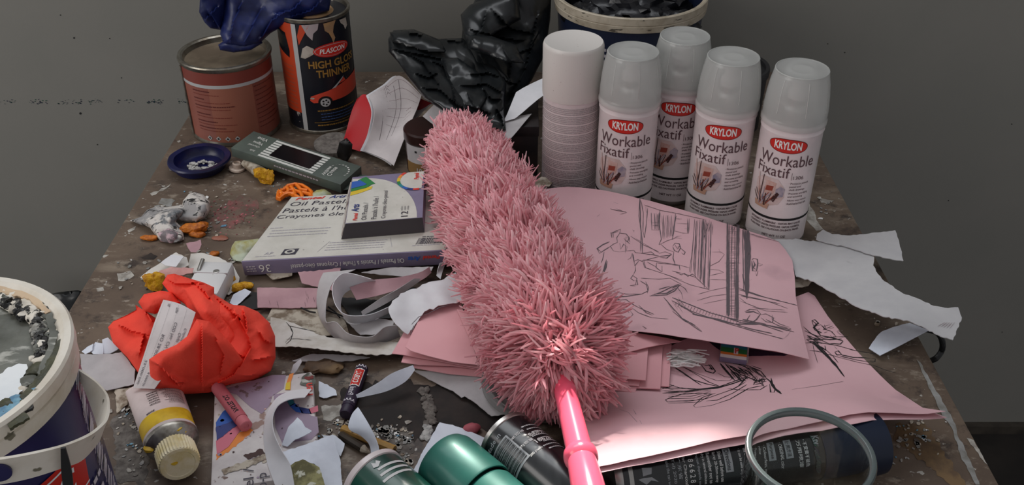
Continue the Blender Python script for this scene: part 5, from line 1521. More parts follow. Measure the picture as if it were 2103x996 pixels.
card([(833, 714, 0.027), (845, 688, 0.027), (864, 651, 0.028), (945, 617, 0.029), (965, 690, 0.027), (983, 750, 0.023), (930, 744, 0.024), (880, 732, 0.026), (845, 722, 0.027)], 'pink_card', 'topmost pink card of the left stack, with one dark smudge at its upper corner', group=g1)
card([(938, 636, 0.031), (960, 640, 0.031), (1040, 700, 0.03), (1050, 780, 0.027), (1003, 787, 0.027), (985, 745, 0.029), (962, 690, 0.031)], 'pink_card', 'pink card pointing down to the clear lid left of the duster', group=g1)
g2 = 'pink cards right of the duster'
def cardr(xr, yt, yb, h, lab, xl=1170, sk=5):
    card([(xl, yt + 6, h), (xr + sk, yt, h), (xr, yb, h + 0.001), (xl + 20, yb - 6, h)], 'pink_card', lab, group=g2, thick=0.0009)
cardr(1374, 708, 795, 0.016, 'lowest wide pink card at the right of the duster, reaching furthest right')
cardr(1356, 711, 800, 0.019, 'pink card right of the duster with second longest reach')
card([(1180, 730, 0.024), (1270, 700, 0.024), (1331, 716, 0.024), (1326, 782, 0.026), (1250, 777, 0.026), (1190, 772, 0.024)], 'pink_card', 'topmost pink card right of the duster with a pencilled line', group=g2)
for i, (xr, yb, h) in enumerate(((1315, 793, 0.0215), (1308, 806, 0.0185), (1306, 818, 0.0155), (1280, 830, 0.0135))):
    card([(1185, yb - 42, h), (xr, yb - 11, h + 0.001), (xr - 3, yb + 1, h), (1255, yb - 4, h), (1190, yb - 20, h)], 'pink_card', ['narrow folded pink card just under the topmost right card', 'second narrow pink card down beside the handle', 'third narrow pink card down beside the handle', 'lowest narrow pink card beside the handle'][i], group=g2, thick=0.0009)
card([(1180, 690, 0.0285), (1272, 680, 0.0285), (1340, 690, 0.0275), (1400, 702, 0.022), (1360, 708, 0.0265), (1290, 724, 0.0275), (1200, 740, 0.0275)], 'pink_card', 'pink flap tucked under the lifted edge of the pencil drawing', group=g2)

# rainbow carton corner and white strings under the drawing
A = P(1478, 733, 0.016)
t = thing('striped_box', 'flat rainbow striped box peeking out under the pencil drawing', 'box', Vector((A.x, A.y, T + 0.009)))
B = P(1534, 741, 0.016); C = P(1459, 700, 0.018)
ex, ey, ez = box_frame(A, B, C)
L, Wd = (B - A).length, 0.042
F = frame(A, ex, ey, ez)
mb = MB(); mb.box((L, Wd, 0.006), 'box_purple', F @ Matrix.Translation((L / 2, Wd / 2, -0.003)), 0.0003)
pt = plane(A, ex, ey, 0.0003); pt2 = plane(A, ex, ey, 0.0006); pt3 = plane(A, ex, ey, 0.0009)
_y = 0.0002
for m_, w_ in (('white', 0.0042), ('sw_orange', 0.0032), ('sw_green', 0.0062), ('sw_teal', 0.0034), ('sw_blue', 0.012)):
    mb.flat(rect(0.0004, _y, L - 0.0004, _y + w_), m_, pt, 0.02); _y += w_
mb.flat(rect(L * 0.5, 0.006, L * 0.66, 0.0145), 'white', pt2, 0.02)
textw(mb, 'P', L * 0.5 + 0.001, 0.0066, 0.0035, 0.0075, 'sw_red', pt3, 0.03)
mb.build('box_body', t)
mb = MB(); mb.box((0.0012, Wd - 0.004, 0.005), 'box_worn', F @ Matrix.Translation((L + 0.0007, Wd / 2, -0.003))); mb.build('end_flap', t)
mb = MB(); rs = random.Random(9)
inflate(mb, [(1370, 722, 0.012), (1385, 716, 0.018), (1405, 718, 0.020), (1430, 728, 0.018), (1452, 738, 0.014), (1448, 746, 0.012), (1420, 746, 0.013), (1395, 750, 0.011), (1372, 752, 0.010)], 'white', 0.006, 0.002, 3, 5, 0.004, 60, 160, on_table=True, soft=12)
for k in range(34):
    x_, y_ = rs.uniform(1366, 1400), rs.uniform(722, 752)
    mb.tube([P(x_, y_, 0.012 + rs.uniform(0, 0.01)), P(x_ + rs.uniform(12, 26), y_ + rs.uniform(-6, 4), 0.02 + rs.uniform(-0.004, 0.004)), P(x_ + rs.uniform(28, 58), y_ + rs.uniform(-5, 5), 0.014 + rs.uniform(-0.002, 0.003))], 0.0007, 5, 'white')
mb.build('string_bundle', label='bunch of white shredded strips between the pink cards and the rainbow box', cat='string')
# dark sheet behind them
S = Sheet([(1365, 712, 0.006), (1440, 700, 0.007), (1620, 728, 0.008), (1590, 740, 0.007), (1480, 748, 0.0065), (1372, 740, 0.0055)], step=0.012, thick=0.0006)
mb = MB(); S.geo(mb, 'pastel_purple'); mb.build('dark_sheet', label='dark plum sheet laid in the gap under the lifted drawing', cat='sleeve')
# olive scrap at the right under the drawing, leaf behind the white can
S = Sheet(ragged([(1622, 574, 0.012), (1650, 571, 0.014), (1668, 578, 0.012), (1660, 588, 0.010), (1630, 592, 0.010)], 1.0, 6, 2), step=0.006, wav=0.001, wsc=80)
mb = MB(); S.geo(mb, 'tube_dirty'); mb.build('paper_scrap', label='small tan scrap under the right edge of the pencil drawing', cat='scrap')
S = Sheet(ragged([(1098, 372, 0.03), (1112, 364, 0.034), (1132, 362, 0.034), (1140, 372, 0.032), (1128, 384, 0.03), (1100, 386, 0.028)], 1.0, 6, 2), step=0.006, wav=0.002, wsc=80)
mb = MB(); S.geo(mb, 'tube_dirty'); mb.build('paper_scrap', label='curled beige scrap at the foot of the plain white can', cat='scrap')

# ================================================================== torn white paper at the right
def Q(pts, hs):
    return [(a, b, hs(a, b) if callable(hs) else hs) for a, b in pts]
hr = TPS([(1601, 490, 0.019), (1640, 570, 0.019), (1700, 485, 0.020), (1700, 560, 0.027), (1760, 600, 0.035), (1850, 630, 0.040), (1967, 640, 0.034), (1957, 699, 0.026), (1850, 480, 0.030), (1855, 537, 0.030), (1720, 600, 0.034)], 1e-3)
o1 = ragged([(1590, 492), (1640, 492), (1676, 496), (1720, 500), (1760, 505), (1791, 524), (1795, 530), (1793, 546), (1811, 575), (1849, 601), (1917, 630), (1940, 634), (1967, 633), (1975, 654), (1957, 699), (1926, 688), (1868, 661), (1820, 652), (1762, 632), (1719, 608), (1671, 579), (1635, 569), (1625, 540)], 1.3, 6, 5)
S = Sheet(Q(o1, hr), step=0.012, thick=0.0008, wav=0.0012, wsc=30)
mb = MB(); S.geo(mb, 'paper_off')
for k in range(5):
    S.stroke(mb, [(1925 + k * 6, 672 + k * 1.2), (1940 + k * 5, 664)], 0.8, 'graphite_soft')
mb.build('torn_paper', label='long torn white paper curving off the right edge of the table', cat='paper')
o2 = ragged([(1676, 492), (1678, 481), (1690, 472), (1709, 482), (1740, 485), (1772, 482), (1790, 479), (1820, 477), (1838, 474), (1846, 495), (1855, 537), (1820, 531), (1780, 522), (1740, 508), (1700, 500)], 1.0, 6, 6)
S = Sheet(Q(o2, lambda a, b: hr(a, b) + 0.0025), step=0.01, thick=0.0008, wav=0.0008, wsc=30)
mb = MB(); S.geo(mb, 'paper_off'); mb.build('torn_paper', label='short torn white paper strip overlapping the back of the long right one', cat='paper')
S = Sheet(Q(ragged([(1784, 716), (1800, 692), (1812, 681), (1840, 671), (1868, 664), (1907, 679), (1856, 706), (1807, 731)], 0.8, 6, 7, {0, 1, 2, 3}), lambda a, b: 0.004 + 0.008 * max(0, (a - 1790) / 110)), step=0.01, thick=0.0006)
mb = MB(); S.geo(mb, 'paper_cool'); mb.build('torn_paper', label='small folded bluish white paper under the tip of the long torn one', cat='paper')
_cp = [P(1872, 672, 0.003), P(1900, 676, 0.004), P(1922, 682, 0.003), P(1932, 692, -0.002), P(1936, 708, -0.012), P(1933, 722, -0.022), P(1922, 736, -0.026), P(1908, 742, -0.034)]
mb = MB(); mb.tube([catmull(_cp, k / 40) for k in range(41)], 0.003, 10, 'cable_black')
mb.build('cable', label='black cable looping over the right table edge', cat='cable', origin=tuple(P(1872, 672, 0)))

# ================================================================== feather duster
spine = [(952, 305, 0.058), (985, 390, 0.062), (1035, 490, 0.066), (1078, 580, 0.068), (1118, 665, 0.071), (1140, 715, 0.072)]
SP = [P(*q) for q in spine]
t = thing('feather_duster', 'long pink fluffy duster with glossy pink handle lying across the middle', 'duster', Vector((SP[3].x, SP[3].y, T + 0.02)))
def sp(u):
    return catmull(SP, u)
def spt(u):
    return (sp(min(1, u + 0.02)) - sp(max(0, u - 0.02))).normalized()
def rad(u):        # u = 0 tip, 1 handle end
    return 0.0585 * min(1.0, 0.78 + 1.2 * u) if u < 0.25 else 0.0615
mb = MB()
core = []
for i in range(22):
    core.append(sp(i / 21))
mb.tube([core[0] - spt(0) * 0.022] + core + [core[-1] + spt(1) * 0.026], lambda u: 0.042 * min(1.0, math.sqrt(min(1, 0.12 + 9 * u)), math.sqrt(min(1, 0.12 + 9 * (1 - u)))), 24, 'fluff_core')
mb.build('core', t)
rf = random.Random(21)
mbf = MB()
def strand(p0, p1, p2, w, m, side):
    """soft yarn end from p0 through p1 to p2"""
    n = 5
    pts = [p0 * (1 - k / n) ** 2 + p1 * 2 * (k / n) * (1 - k / n) + p2 * (k / n) ** 2 for k in range(n + 1)]
    d = (p2 - p0).normalized()
    a = d.cross(side)
    if a.length < 1e-4:
        a = Vector((1, 0, 0))
    a.normalize()
    b = a.cross(d).normalized()
    vs, fs = [], []
    prof = (0.8, 0.95, 1.05, 1.05, 0.95, 0.55)
    for k, q in enumerate(pts):
        ww = w * prof[k] * rf.uniform(0.8, 1.2)
        vs += [q + a * ww, q + b * ww * 0.7, q - a * ww, q - b * ww * 0.7]
    for k in range(n):
        for c_ in range(4):
            fs.append((k * 4 + c_, k * 4 + (c_ + 1) % 4, (k + 1) * 4 + (c_ + 1) % 4, (k + 1) * 4 + c_))
    fs.append((n * 4, n * 4 + 1, n * 4 + 2, n * 4 + 3))
    mbf.add(vs, fs, m)
eye = Vector((0, 0, T + EYE))
def place(u, g):
    uc = min(max(u, 0), 1)
    c = sp(uc); tdir = spt(uc)             # towards the handle
    a = tdir.cross(Vector((0, 0, 1))).normalized(); b = a.cross(tdir).normalized()
    radial = a * math.cos(g) + b * math.sin(g)
    if u < 0:
        k = min(1, -u / 0.11); d = (radial * math.cos(k * 1.4) - tdir * math.sin(k * 1.4)).normalized()
    elif u > 1:
        k = min(1, (u - 1) / 0.13); d = (radial * math.cos(k * 1.35) + tdir * math.sin(k * 1.35)).normalized()
    else:
        d = radial
    return uc, c, tdir, d
CROWN = (P(1146, 690, 0.13) - sp(0.97)).normalized()
NLOCK = 2100
for i in range(NLOCK):
    u = rf.uniform(-0.11, 1.13)
    g = rf.uniform(0, 2 * math.pi)
    uc, c, tdir, d = place(u, g)
    away = d.dot((eye - c).normalized())
    if away < -0.5 and rf.random() < 0.8:
        continue
    rr_ = rad(uc) * (1 + 0.05 * math.sin(u * 40 + 2 * math.sin(g * 2))) * (0.93 if u < 0.7 else max(0.80, 0.93 - 0.6 * (u - 0.7)))
    end = max(0.0, (u - 0.84) / 0.3)
    if u < 0.84:
        flow = -tdir * (0.95 * (1 - 0.5 * uc)) + Vector((0, 0, -0.12))
    else:
        flow = -tdir * (0.35 - 0.6 * end) + Vector((0, 0, -0.15))
    lock = Vector((rf.gauss(0, 1), rf.gauss(0, 1), rf.gauss(0, 1))) * (0.20 if u < 0.80 else 0.32)
    L = rr_ * rf.uniform(0.36, 0.56) * (1.0 if u < 0.80 else 1.25)
    if u < 0.80:
        root = c + d * (rr_ * 0.66)
        v = (d * 0.62 + flow * 0.62 + lock).normalized()
        mid = root + (d * 0.8 + v * 0.5).normalized() * (L * 0.5)
        tip = root + v * L
    else:                                   # the end by the handle: ends fall away all round from one crown
        tang = d - CROWN * d.dot(CROWN)
        tang = tang.normalized() if tang.length > 0.05 else -tdir
        root = c + d * (rr_ * 0.70)
        v = (d * 0.42 + tang * 0.80 + Vector((0, 0, -0.12)) + lock).normalized()
        if d.dot(CROWN) > 0.90:             # loose curls at the crown
            v = (d * 0.55 + Vector((rf.gauss(0, 1), rf.gauss(0, 1), rf.gauss(0, 1))).normalized() * 0.8).normalized()
        mid = root + (d * 0.95 + v * 0.35).normalized() * (L * 0.42)
        tip = root + v * L - d * (rr_ * 0.05)
    ns = rf.randint(9, 12)
    spread = 0.0048 if u < 0.80 else 0.0056
    for k in range(ns):
        j0 = Vector((rf.gauss(0, 1), rf.gauss(0, 1), rf.gauss(0, 1)))
        j1 = Vector((rf.gauss(0, 1), rf.gauss(0, 1), rf.gauss(0, 1)))
        q0 = root + j0 * spread
        q1 = mid + j0 * spread * 0.8 + j1 * spread * (0.35 if u < 0.80 else 0.8)
        q2 = tip + j0 * spread * 0.42 + j1 * (0.0024 if u < 0.80 else 0.0050) - v * rf.uniform(0, 0.006)
        m = rf.choice(['fluff_a', 'fluff_a', 'fluff_b', 'fluff_c'])
        strand(q0, q1, q2, rf.uniform(0.0007, 0.0011) * (1.0 if u < 0.80 else 1.2), m, tdir)
for v in mbf.v:
    v.z = max(v.z, T + 0.016 + 0.012 * min(1.0, max(0.0, (0.95 - v.y) / 0.2)) * (1 if v.y > 0.66 else 0.3))
mbf.build('fluffy_head', t, sharp=80)
mb = MB()
hp = [P(1142, 725, 0.070), P(1165, 790, 0.072), P(1182, 862, 0.076), P(1196, 930, 0.081), P(1210, 1000, 0.087), P(1222, 1060, 0.092)]
hd = (hp[-1] - hp[0])
M0 = axis_frame(hp[0], hd)
ln = hd.length
def zat(px, py, h):
    return (P(px, py, h) - hp[0]).dot(hd.normalized())
zc = zat(1198, 944, 0.082)
mb.lathe([(0.0075, -0.05), (0.0085, 0.0), (0.0092, zc * 0.5), (0.0100, zc - 0.007), (0.0108, zc - 0.006), (0.0126, zc - 0.0035), (0.0130, zc), (0.0126, zc + 0.0035), (0.0108, zc + 0.006), (0.0110, zc + 0.007), (0.0122, zc + 0.03), (0.0126, ln), (0.011, ln + 0.004), (0, ln + 0.005)], 40, 'handle_pink', M0)
han = mb.build('handle', t)
mb = MB(); mb.tube([hp[0] + hd.normalized() * 0.002, hp[0] + hd.normalized() * 0.014], 0.0115, 24, 'handle_pink'); mb.build('ferrule', han)

# ================================================================== left: dish, small caps, tubes, lumps
c = P(413, 346, 0)
t = thing('paint_dish', 'small round dark blue dish holding dry white crumbs', 'dish', c)
r = 0.0395
mb = MB()
mb.lathe([(r * 0.72, 0.0008), (r * 0.80, 0.003), (r * 0.86, 0.011), (r * 0.98, 0.0125), (r * 1.0, 0.0145), (r * 0.97, 0.0165), (r * 0.80, 0.0155), (r * 0.76, 0.007), (r * 0.70, 0.0045), (0, 0.0042)], 48, 'dish_blue', Matrix.Translation(c), 0.02)
mb.build('dish', t)
mb = MB()
for k in range(46):
    a = rf.uniform(0, 6.28); q = r * 0.42 * math.sqrt(rf.random())
    s_ = rf.uniform(0.0012, 0.0034)
    lump(mb, c + Vector((0.004 + q * math.cos(a) * 1.1, -0.004 + q * math.sin(a) * 0.8, 0.006 + rf.uniform(0, 0.005) * (1 - q / (r * 0.45)))), (s_ * 1.3, s_, s_ * 0.7), 'crumb', k, 0.5, 300, 1)
mb.build('crumbs', label='heap of dry white crumbs inside the blue dish', cat='crumbs', kind='stuff')
c = P(487, 349, 0)
mb = MB(); mb.lathe([(0.0095, 0.0008), (0.0105, 0.002), (0.0100, 0.004), (0.0062, 0.0045), (0.0058, 0.010), (0.0045, 0.011), (0.004, 0.0085), (0, 0.0085)], 28, 'small_cap', Matrix.Translation(c) @ Matrix.Rotation(R(8), 4, 'Y'))
mb.build('tube_cap', label='tiny beige tube cap beside the blue dish', cat='cap')
t = thing('paint_tube', 'small squeezed paint tube with yellow paint at its mouth under the charcoal box', 'tube', P(528, 358, 0))
a_, b_ = P(503, 334, 0.010), P(541, 358, 0.009)
mb = MB(); mb.tube([a_ + (b_ - a_) * k for k in np.linspace(0, 1, 9)], lambda u: 0.0055 + 0.0045 * u * (1.2 - 0.5 * u), 18, 'tube_dirty', 0.8); mb.build('tube_body', t)
mb = MB(); lump(mb, P(543, 362, 0.008), (0.012, 0.009, 0.010), 'yellow_paint', 3, 0.5, 120, 3, 0.25); mb.build('paint', t)
def lump_thing(name, label, cat, parts, group=None, fold=0.15):
    mb = MB()
    for (px, py, h, sz, m, sd) in parts:
        lump(mb, P(px, py, h), sz, m, sd, 0.45, 110, 3, fold)
    return mb.build(name, label=label, cat=cat, group=group)
# orange plastic figure clip
t = thing('plastic_clip', 'bright orange openwork plastic piece lying below the charcoal box', 'clip', P(606, 396, 0))
mb = MB()
oc = [P(a, b, 0.006) for a, b in ((570, 407), (572, 395), (582, 391), (592, 382), (606, 379), (620, 381), (632, 388), (640, 395), (641, 405), (630, 409), (618, 409), (606, 402), (596, 398), (584, 401), (574, 409), (570, 407))]
mb.tube(oc, 0.0024, 8, 'orange_plastic', 1.3)
for pp in (((584, 400), (594, 392), (606, 390)), ((598, 384), (604, 392), (606, 402)), ((610, 380), (618, 390), (632, 392)), ((606, 392), (618, 396), (622, 408)), ((622, 396), (636, 399), (640, 403)), ((576, 393), (580, 400), (576, 405)), ((590, 386), (594, 394)), ((575, 398), (592, 398), (604, 398))):
    mb.tube([P(a, b, 0.0065) for a, b in pp], 0.0024, 8, 'orange_plastic', 1.2)
for k in range(6):
    a = (574 + k * 5.5, 394 - k * 2.2); mb.tube([P(a[0], a[1], 0.006), P(a[0] - 3, a[1] - 6, 0.007)], lambda u: 0.0014 * (1.2 - u), 6, 'orange_plastic')
mb.build('clip_body', t)
mb = MB(); lump(mb, P(660, 402, 0.006), (0.013, 0.009, 0.007), 'green_dirty', 8, 0.3, 70, 3, 0.1)
mb.build('paint_blob', label='olive dried paint blob beside the orange plastic piece', cat='paint blob')
# dried crumpled paint skin
mb = MB()
inflate(mb, [(266, 453, 0.003), (290, 445, 0.006), (302, 431, 0.010), (320, 424, 0.012), (345, 425, 0.014), (372, 420, 0.014), (384, 424, 0.012), (376, 440, 0.010), (362, 455, 0.006), (376, 470, 0.004), (378, 492, 0.002), (360, 500, 0.001), (330, 496, 0.001), (320, 484, 0.002), (308, 468, 0.003), (290, 462, 0.003)],
        'skin_paint', 0.014, 0.004, 3, 61, 0.008, 30, 140, 7, on_table=True, soft=22)
inflate(mb, [(362, 450, 0.008), (372, 432, 0.012), (376, 412, 0.018), (388, 398, 0.022), (402, 394, 0.022), (418, 400, 0.020), (431, 414, 0.014), (430, 434, 0.008), (421, 449, 0.004), (404, 456, 0.003), (384, 456, 0.004)],
        'skin_paint', 0.016, 0.005, 3, 67, 0.007, 30, 150, 7, on_table=True, soft=20)
inflate(mb, [(322, 478, 0.006), (345, 468, 0.012), (366, 478, 0.010), (372, 492, 0.004), (352, 500, 0.002), (330, 496, 0.002)], 'skin_pink', 0.010, 0.003, 3, 69, 0.005, 40, 160, 6, on_table=True, soft=14)
mb.build('dried_paint_skin', label='crumpled white, grey and black dried paint skin near the left table edge', cat='dried paint', sharp=55)
lump_thing('dried_paint_lump', 'orange dried paint lump tucked against the crumpled paint skin', 'dried paint', [(398, 468, 0.006, (0.013, 0.008, 0.007), 'orange_paint', 4), (412, 466, 0.006, (0.011, 0.007, 0.006), 'orange_paint', 5), (406, 480, 0.003, (0.008, 0.005, 0.004), 'orange_paint', 6)])
lump_thing('dried_paint_lump', 'thin orange paint crumb at the left foot of the crumpled skin', 'dried paint', [(304, 488, 0.003, (0.010, 0.004, 0.003), 'orange_paint', 9)])
lump_thing('dried_paint_lump', 'flat salmon paint chip on bare board right of the crumpled skin', 'dried paint', [(450, 488, 0.001, (0.009, 0.006, 0.0015), 'salmon_light', 7)])
lump_thing('dried_paint_lump', 'tiny orange paint crumb above the torn white paper', 'dried paint', [(441, 521, 0.002, (0.005, 0.005, 0.003), 'orange_paint', 12)])
lump_thing('dried_paint_lump', 'round yellow dried paint lump left of the red cloth top', 'dried paint', [(313, 576, 0.010, (0.0095, 0.009, 0.0105), 'yellow_paint', 15)], fold=0.3)
lump_thing('dried_paint_lump', 'small yellow paint lump right of the white plug adapter', 'dried paint', [(473, 574, 0.004, (0.005, 0.005, 0.006), 'yellow_paint', 16)])
lump_thing('dried_paint_lump', 'brown and yellow paint lump beneath the large pastel box corner', 'dried paint', [(488, 592, 0.004, (0.008, 0.006, 0.005), 'yellow_paint', 17), (503, 588, 0.004, (0.009, 0.005, 0.004), 'yellow_paint', 18)])
mb = MB()
inflate(mb, [(472, 522, 0.002), (476, 505, 0.008), (483, 495, 0.012), (505, 493, 0.013), (530, 490, 0.014), (540, 492, 0.013), (531, 510, 0.008), (512, 524, 0.004), (500, 540, 0.001), (480, 536, 0.001)], 'green_dirty', 0.007, 0.003, 3, 71, 0.005, 40, 130, 6, on_table=True, soft=14)
mb.build('squeezed_tube', label='flattened pale green paint-smeared tube left of the large pastel box', cat='tube', sharp=50)

# torn papers, plug adapter
def paper(pts, m, label, amp=1.0, seed=1, step=0.009, wav=0.001, wsc=40, name='torn_paper', thick=0.0006, only=None, ctrl=(), under=None, marks=None, cat='paper'):
    S = Sheet(ragged(pts, amp, 6, seed, only) if amp else pts, ctrl, step=step, wav=wav, wsc=wsc, thick=thick)
    mb = MB(); S.geo(mb, m, under)
    if marks:
        marks(S, mb)
    return mb.build(name, label=label, cat=cat)
def rag3(pts, amp, seed):
    return ragged(pts, amp, 6, seed)
paper([(288, 570, 0.003), (305, 556, 0.006), (330, 540, 0.010), (362, 519, 0.014), (384, 530, 0.012), (388, 545, 0.009), (360, 560, 0.005), (330, 566, 0.003), (310, 578, 0.002)], 'paper_dirty', 'torn dirty white paper behind the yellow paint lump', 1.2, 3)
paper([(330, 540, 0.014), (352, 524, 0.018), (378, 528, 0.017), (362, 548, 0.013), (340, 546, 0.013)], 'paper_white', 'small clean torn flap on the dirty paper behind the yellow lump', 0.8, 4)
paper([(326, 558, 0.010), (352, 548, 0.013), (398, 552, 0.012), (396, 562, 0.010), (360, 567, 0.009), (332, 570, 0.008)], 'pink_scrap', 'pinkish scrap between the yellow paint lump and the white adapter', 1.0, 5)
paper([(386, 545, 0.004), (392, 522, 0.008), (420, 521, 0.008), (452, 530, 0.007), (478, 545, 0.005), (492, 570, 0.003), (486, 596, 0.002), (470, 606, 0.002), (440, 600, 0.003), (405, 575, 0.004)], 'paper_dirty', 'rounded torn white paper lying under the white plug adapter', 1.2, 6)
paper([(472, 622, 0.004), (480, 605, 0.006), (503, 594, 0.007), (516, 600, 0.006), (500, 616, 0.004), (484, 630, 0.003)], 'paper_cool', 'small white paper tab right of the red cloth top', 0.5, 7)
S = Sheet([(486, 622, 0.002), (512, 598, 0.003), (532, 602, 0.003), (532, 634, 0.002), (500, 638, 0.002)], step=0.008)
mb = MB(); S.geo(mb, 'black'); mb.build('paper_scrap', label='black scrap between the white tab and the shade-toned pink card', cat='scrap')
t = thing('plug_adapter', 'white plug adapter with grey prong and screw, half under the red cloth', 'adapter', P(432, 575, 0))
a_, b_ = P(403, 602, 0.010), P(465, 607, 0.010)
ex = (P(466, 570, 0.02) - P(398, 568, 0.02)).normalized(); ey = Vector((-ex.y, ex.x, 0)).normalized(); ez = Vector((0, 0, 1))
A = P(432, 584, 0.012)
F = frame(A, ex, ey, ez)
mb = MB(); mb.box((0.037, 0.058, 0.021), 'charger', F, 0.0045); mb.build('adapter_body', t)
mb = MB(); mb.box((0.0355, 0.0008, 0.0215), 'micro_text', F @ Matrix.Translation((0, 0.006, 0)), 0.0001); mb.build('seam', t)
mb = MB(); q = P(444, 557, 0.0228); mb.lathe([(0.0032, -0.0006), (0.0032, 0.0003), (0.0026, 0.0005), (0, 0.0002)], 20, 'steel', Matrix.Translation(q)); mb.build('screw', t)
mb = MB(); q = P(411, 549, 0.0226); mb.tube([q + Vector((0, -0.006, -0.0005)), q + Vector((0.0, 0.006, 0.001)), q + Vector((0, 0.012, 0.0015))], 0.0022, 12, 'steel'); mb.build('prong', t)

# ================================================================== red cloth bundle with receipt
mb = MB()
CRE = [[(346, 578), (363, 616), (389, 636), (404, 662), (415, 703), (415, 802)], [(332, 569), (363, 584), (404, 581), (442, 589)], [(474, 630), (491, 651), (507, 686), (516, 715), (500, 741), (479, 770), (421, 799)],
       [(475, 640), (488, 650), (478, 657)], [(497, 630), (506, 662), (507, 683)], [(514, 741), (540, 736), (564, 732)], [(482, 773), (535, 770), (565, 755)], [(277, 624), (299, 642), (314, 662)], [(287, 730), (296, 686)], [(378, 595), (404, 636), (418, 671)],
       [(430, 600), (462, 628), (478, 640)], [(440, 690), (470, 720), (505, 735)], [(350, 760), (372, 776), (366, 790)], [(530, 680), (545, 700), (560, 706)], [(240, 665), (270, 680), (310, 690)], [(392, 575), (420, 600), (438, 622)]]
cr_ = creases(CRE, 0.0055, 9)
cr2_ = creases(CRE[:2] + CRE[9:11] + CRE[15:], 0.005, 8)
cr3_ = creases([[(310, 742), (330, 752), (352, 776), (376, 800)], [(415, 660), (414, 720), (416, 806)], [(345, 770), (365, 785), (380, 788)], [(440, 690), (460, 730), (450, 780)]], 0.0045, 9)
wv = lambda b, x, y: 0.00018 * math.sin(b.x * 1400) * math.sin(b.z * 1400) + cr2_(b, x, y)
wv3 = lambda b, x, y: cr3_(b, x, y)
inflate(mb, [(394, 640, 0.045), (430, 628, 0.058), (452, 618, 0.062), (480, 626, 0.062), (502, 628, 0.060), (530, 640, 0.052), (553, 662, 0.044), (565, 690, 0.034), (566, 735, 0.022), (556, 762, 0.014), (520, 783, 0.006), (480, 792, 0.004), (445, 800, 0.004), (420, 807, 0.003), (380, 800, 0.006), (340, 770, 0.016), (350, 700, 0.032)],
        'red_cloth', 0.020, 0.02, 3.0, 81, 0.010, 14, 50, 6, on_table=True, soft=34, power=0.7, extra=cr_)
inflate(mb, [(333, 582, 0.062), (344, 564, 0.070), (358, 562, 0.070), (390, 572, 0.070), (418, 580, 0.068), (440, 590, 0.064), (440, 604, 0.060), (470, 622, 0.058), (478, 650, 0.05), (500, 690, 0.04), (470, 740, 0.03), (420, 720, 0.035), (405, 660, 0.048), (380, 625, 0.055), (350, 604, 0.06)],
        'red_cloth', 0.017, 0.010, 3.0, 86, 0.009, 17, 60, 6, on_table=True, soft=26, ctrl=[(420, 640, 0.066)], power=0.7, extra=wv)
inflate(mb, [(284, 620, 0.050), (296, 604, 0.056), (330, 597, 0.060), (352, 600, 0.060), (372, 622, 0.056), (360, 640, 0.05), (335, 640, 0.045), (318, 645, 0.045), (296, 640, 0.045)],
        'red_cloth', 0.012, 0.01, 3.0, 91, 0.007, 24, 80, 6, on_table=True, soft=18, power=0.7, extra=cr_)
inflate(mb, [(222, 672, 0.022), (232, 660, 0.028), (262, 646, 0.036), (280, 636, 0.040), (278, 626, 0.046), (300, 640, 0.044), (330, 660, 0.036), (345, 700, 0.028), (330, 760, 0.012), (306, 770, 0.006), (282, 765, 0.005), (262, 735, 0.009), (232, 704, 0.015)],
        'red_cloth', 0.014, 0.012, 3.0, 95, 0.009, 20, 70, 6, on_table=True, soft=24, power=0.7, extra=cr_)
mb.build('red_cloth', label='bright red non-woven cloth bundled up beside the white bucket', cat='cloth', sharp=60)
# front flap that holds the receipt
rc_ = [[P(336, 616, 0.070), P(368, 624, 0.072), P(402, 642, 0.069)],
       [P(318, 662, 0.061), P(352, 675, 0.064), P(385, 690, 0.064)],
       [P(296, 730, 0.043), P(325, 738, 0.046), P(362, 735, 0.049)],
       [P(274, 797, 0.024), P(297, 798, 0.027), P(318, 799, 0.030)]]
t = thing('receipt', 'long printed till receipt tucked into the red cloth', 'receipt', P(320, 780, 0))
mb = MB(); patch(mb, rc_, 'paper_lined', 12, 24, 0.0005)
f = surf(rc_)
nrm = (rc_[1][2] - rc_[1][0]).cross(rc_[0][1] - rc_[2][1]).normalized()
if nrm.z < 0: nrm = -nrm
rmap = lambda a, b: f(b, 1 - a) + nrm * 0.0009 if False else f(min(max(b, 0), 1), min(max(a, 0), 1)) + nrm * 0.0011
for j, v_ in enumerate((0.10, 0.30, 0.52, 0.74)):
    mb.dashes(0.03, 0.95, v_, 0.004, 'dark_text', rmap, 0.6, rd, 0.008, 0.014)
for s_, a, b, w_ in (('25,000.000', 0.70, 0.22, 0.24), ('RO 28,000.00', 0.42, 0.42, 0.30), ('COD No. CN FC A', 0.25, 0.62, 0.42), ('Collected', 0.26, 0.90, 0.20), ('Cango', 0.34, 0.80, 0.12), ('HA.', 0.06, 0.30, 0.05), ('ITEM', 0.08, 0.55, 0.07), ('4.000.00', 0.80, 0.45, 0.16)):
    vs_, fs_ = text_geo(s_, 1.0)
    mx_ = max(v[0] for v in vs_)
    mb.add([rmap(a + v[0] / mx_ * w_, b - v[1] * 0.105) for v in vs_], fs_, 'dark_text')
mb.build('receipt_paper', t)
mb = MB()
inflate(mb, [(306, 738, 0.052), (330, 722, 0.058), (362, 708, 0.066), (385, 690, 0.072), (404, 655, 0.076), (430, 660, 0.074), (470, 700, 0.062), (500, 740, 0.044), (480, 785, 0.02), (430, 806, 0.012), (370, 810, 0.012), (318, 808, 0.016), (308, 770, 0.036)],
        'red_cloth', 0.012, 0.006, 3.0, 99, 0.008, 16, 60, 6, on_table=True, soft=22, power=0.7, extra=wv3)
mb.build('cloth_flap', parent=bpy.data.objects['red_cloth'], sharp=60)

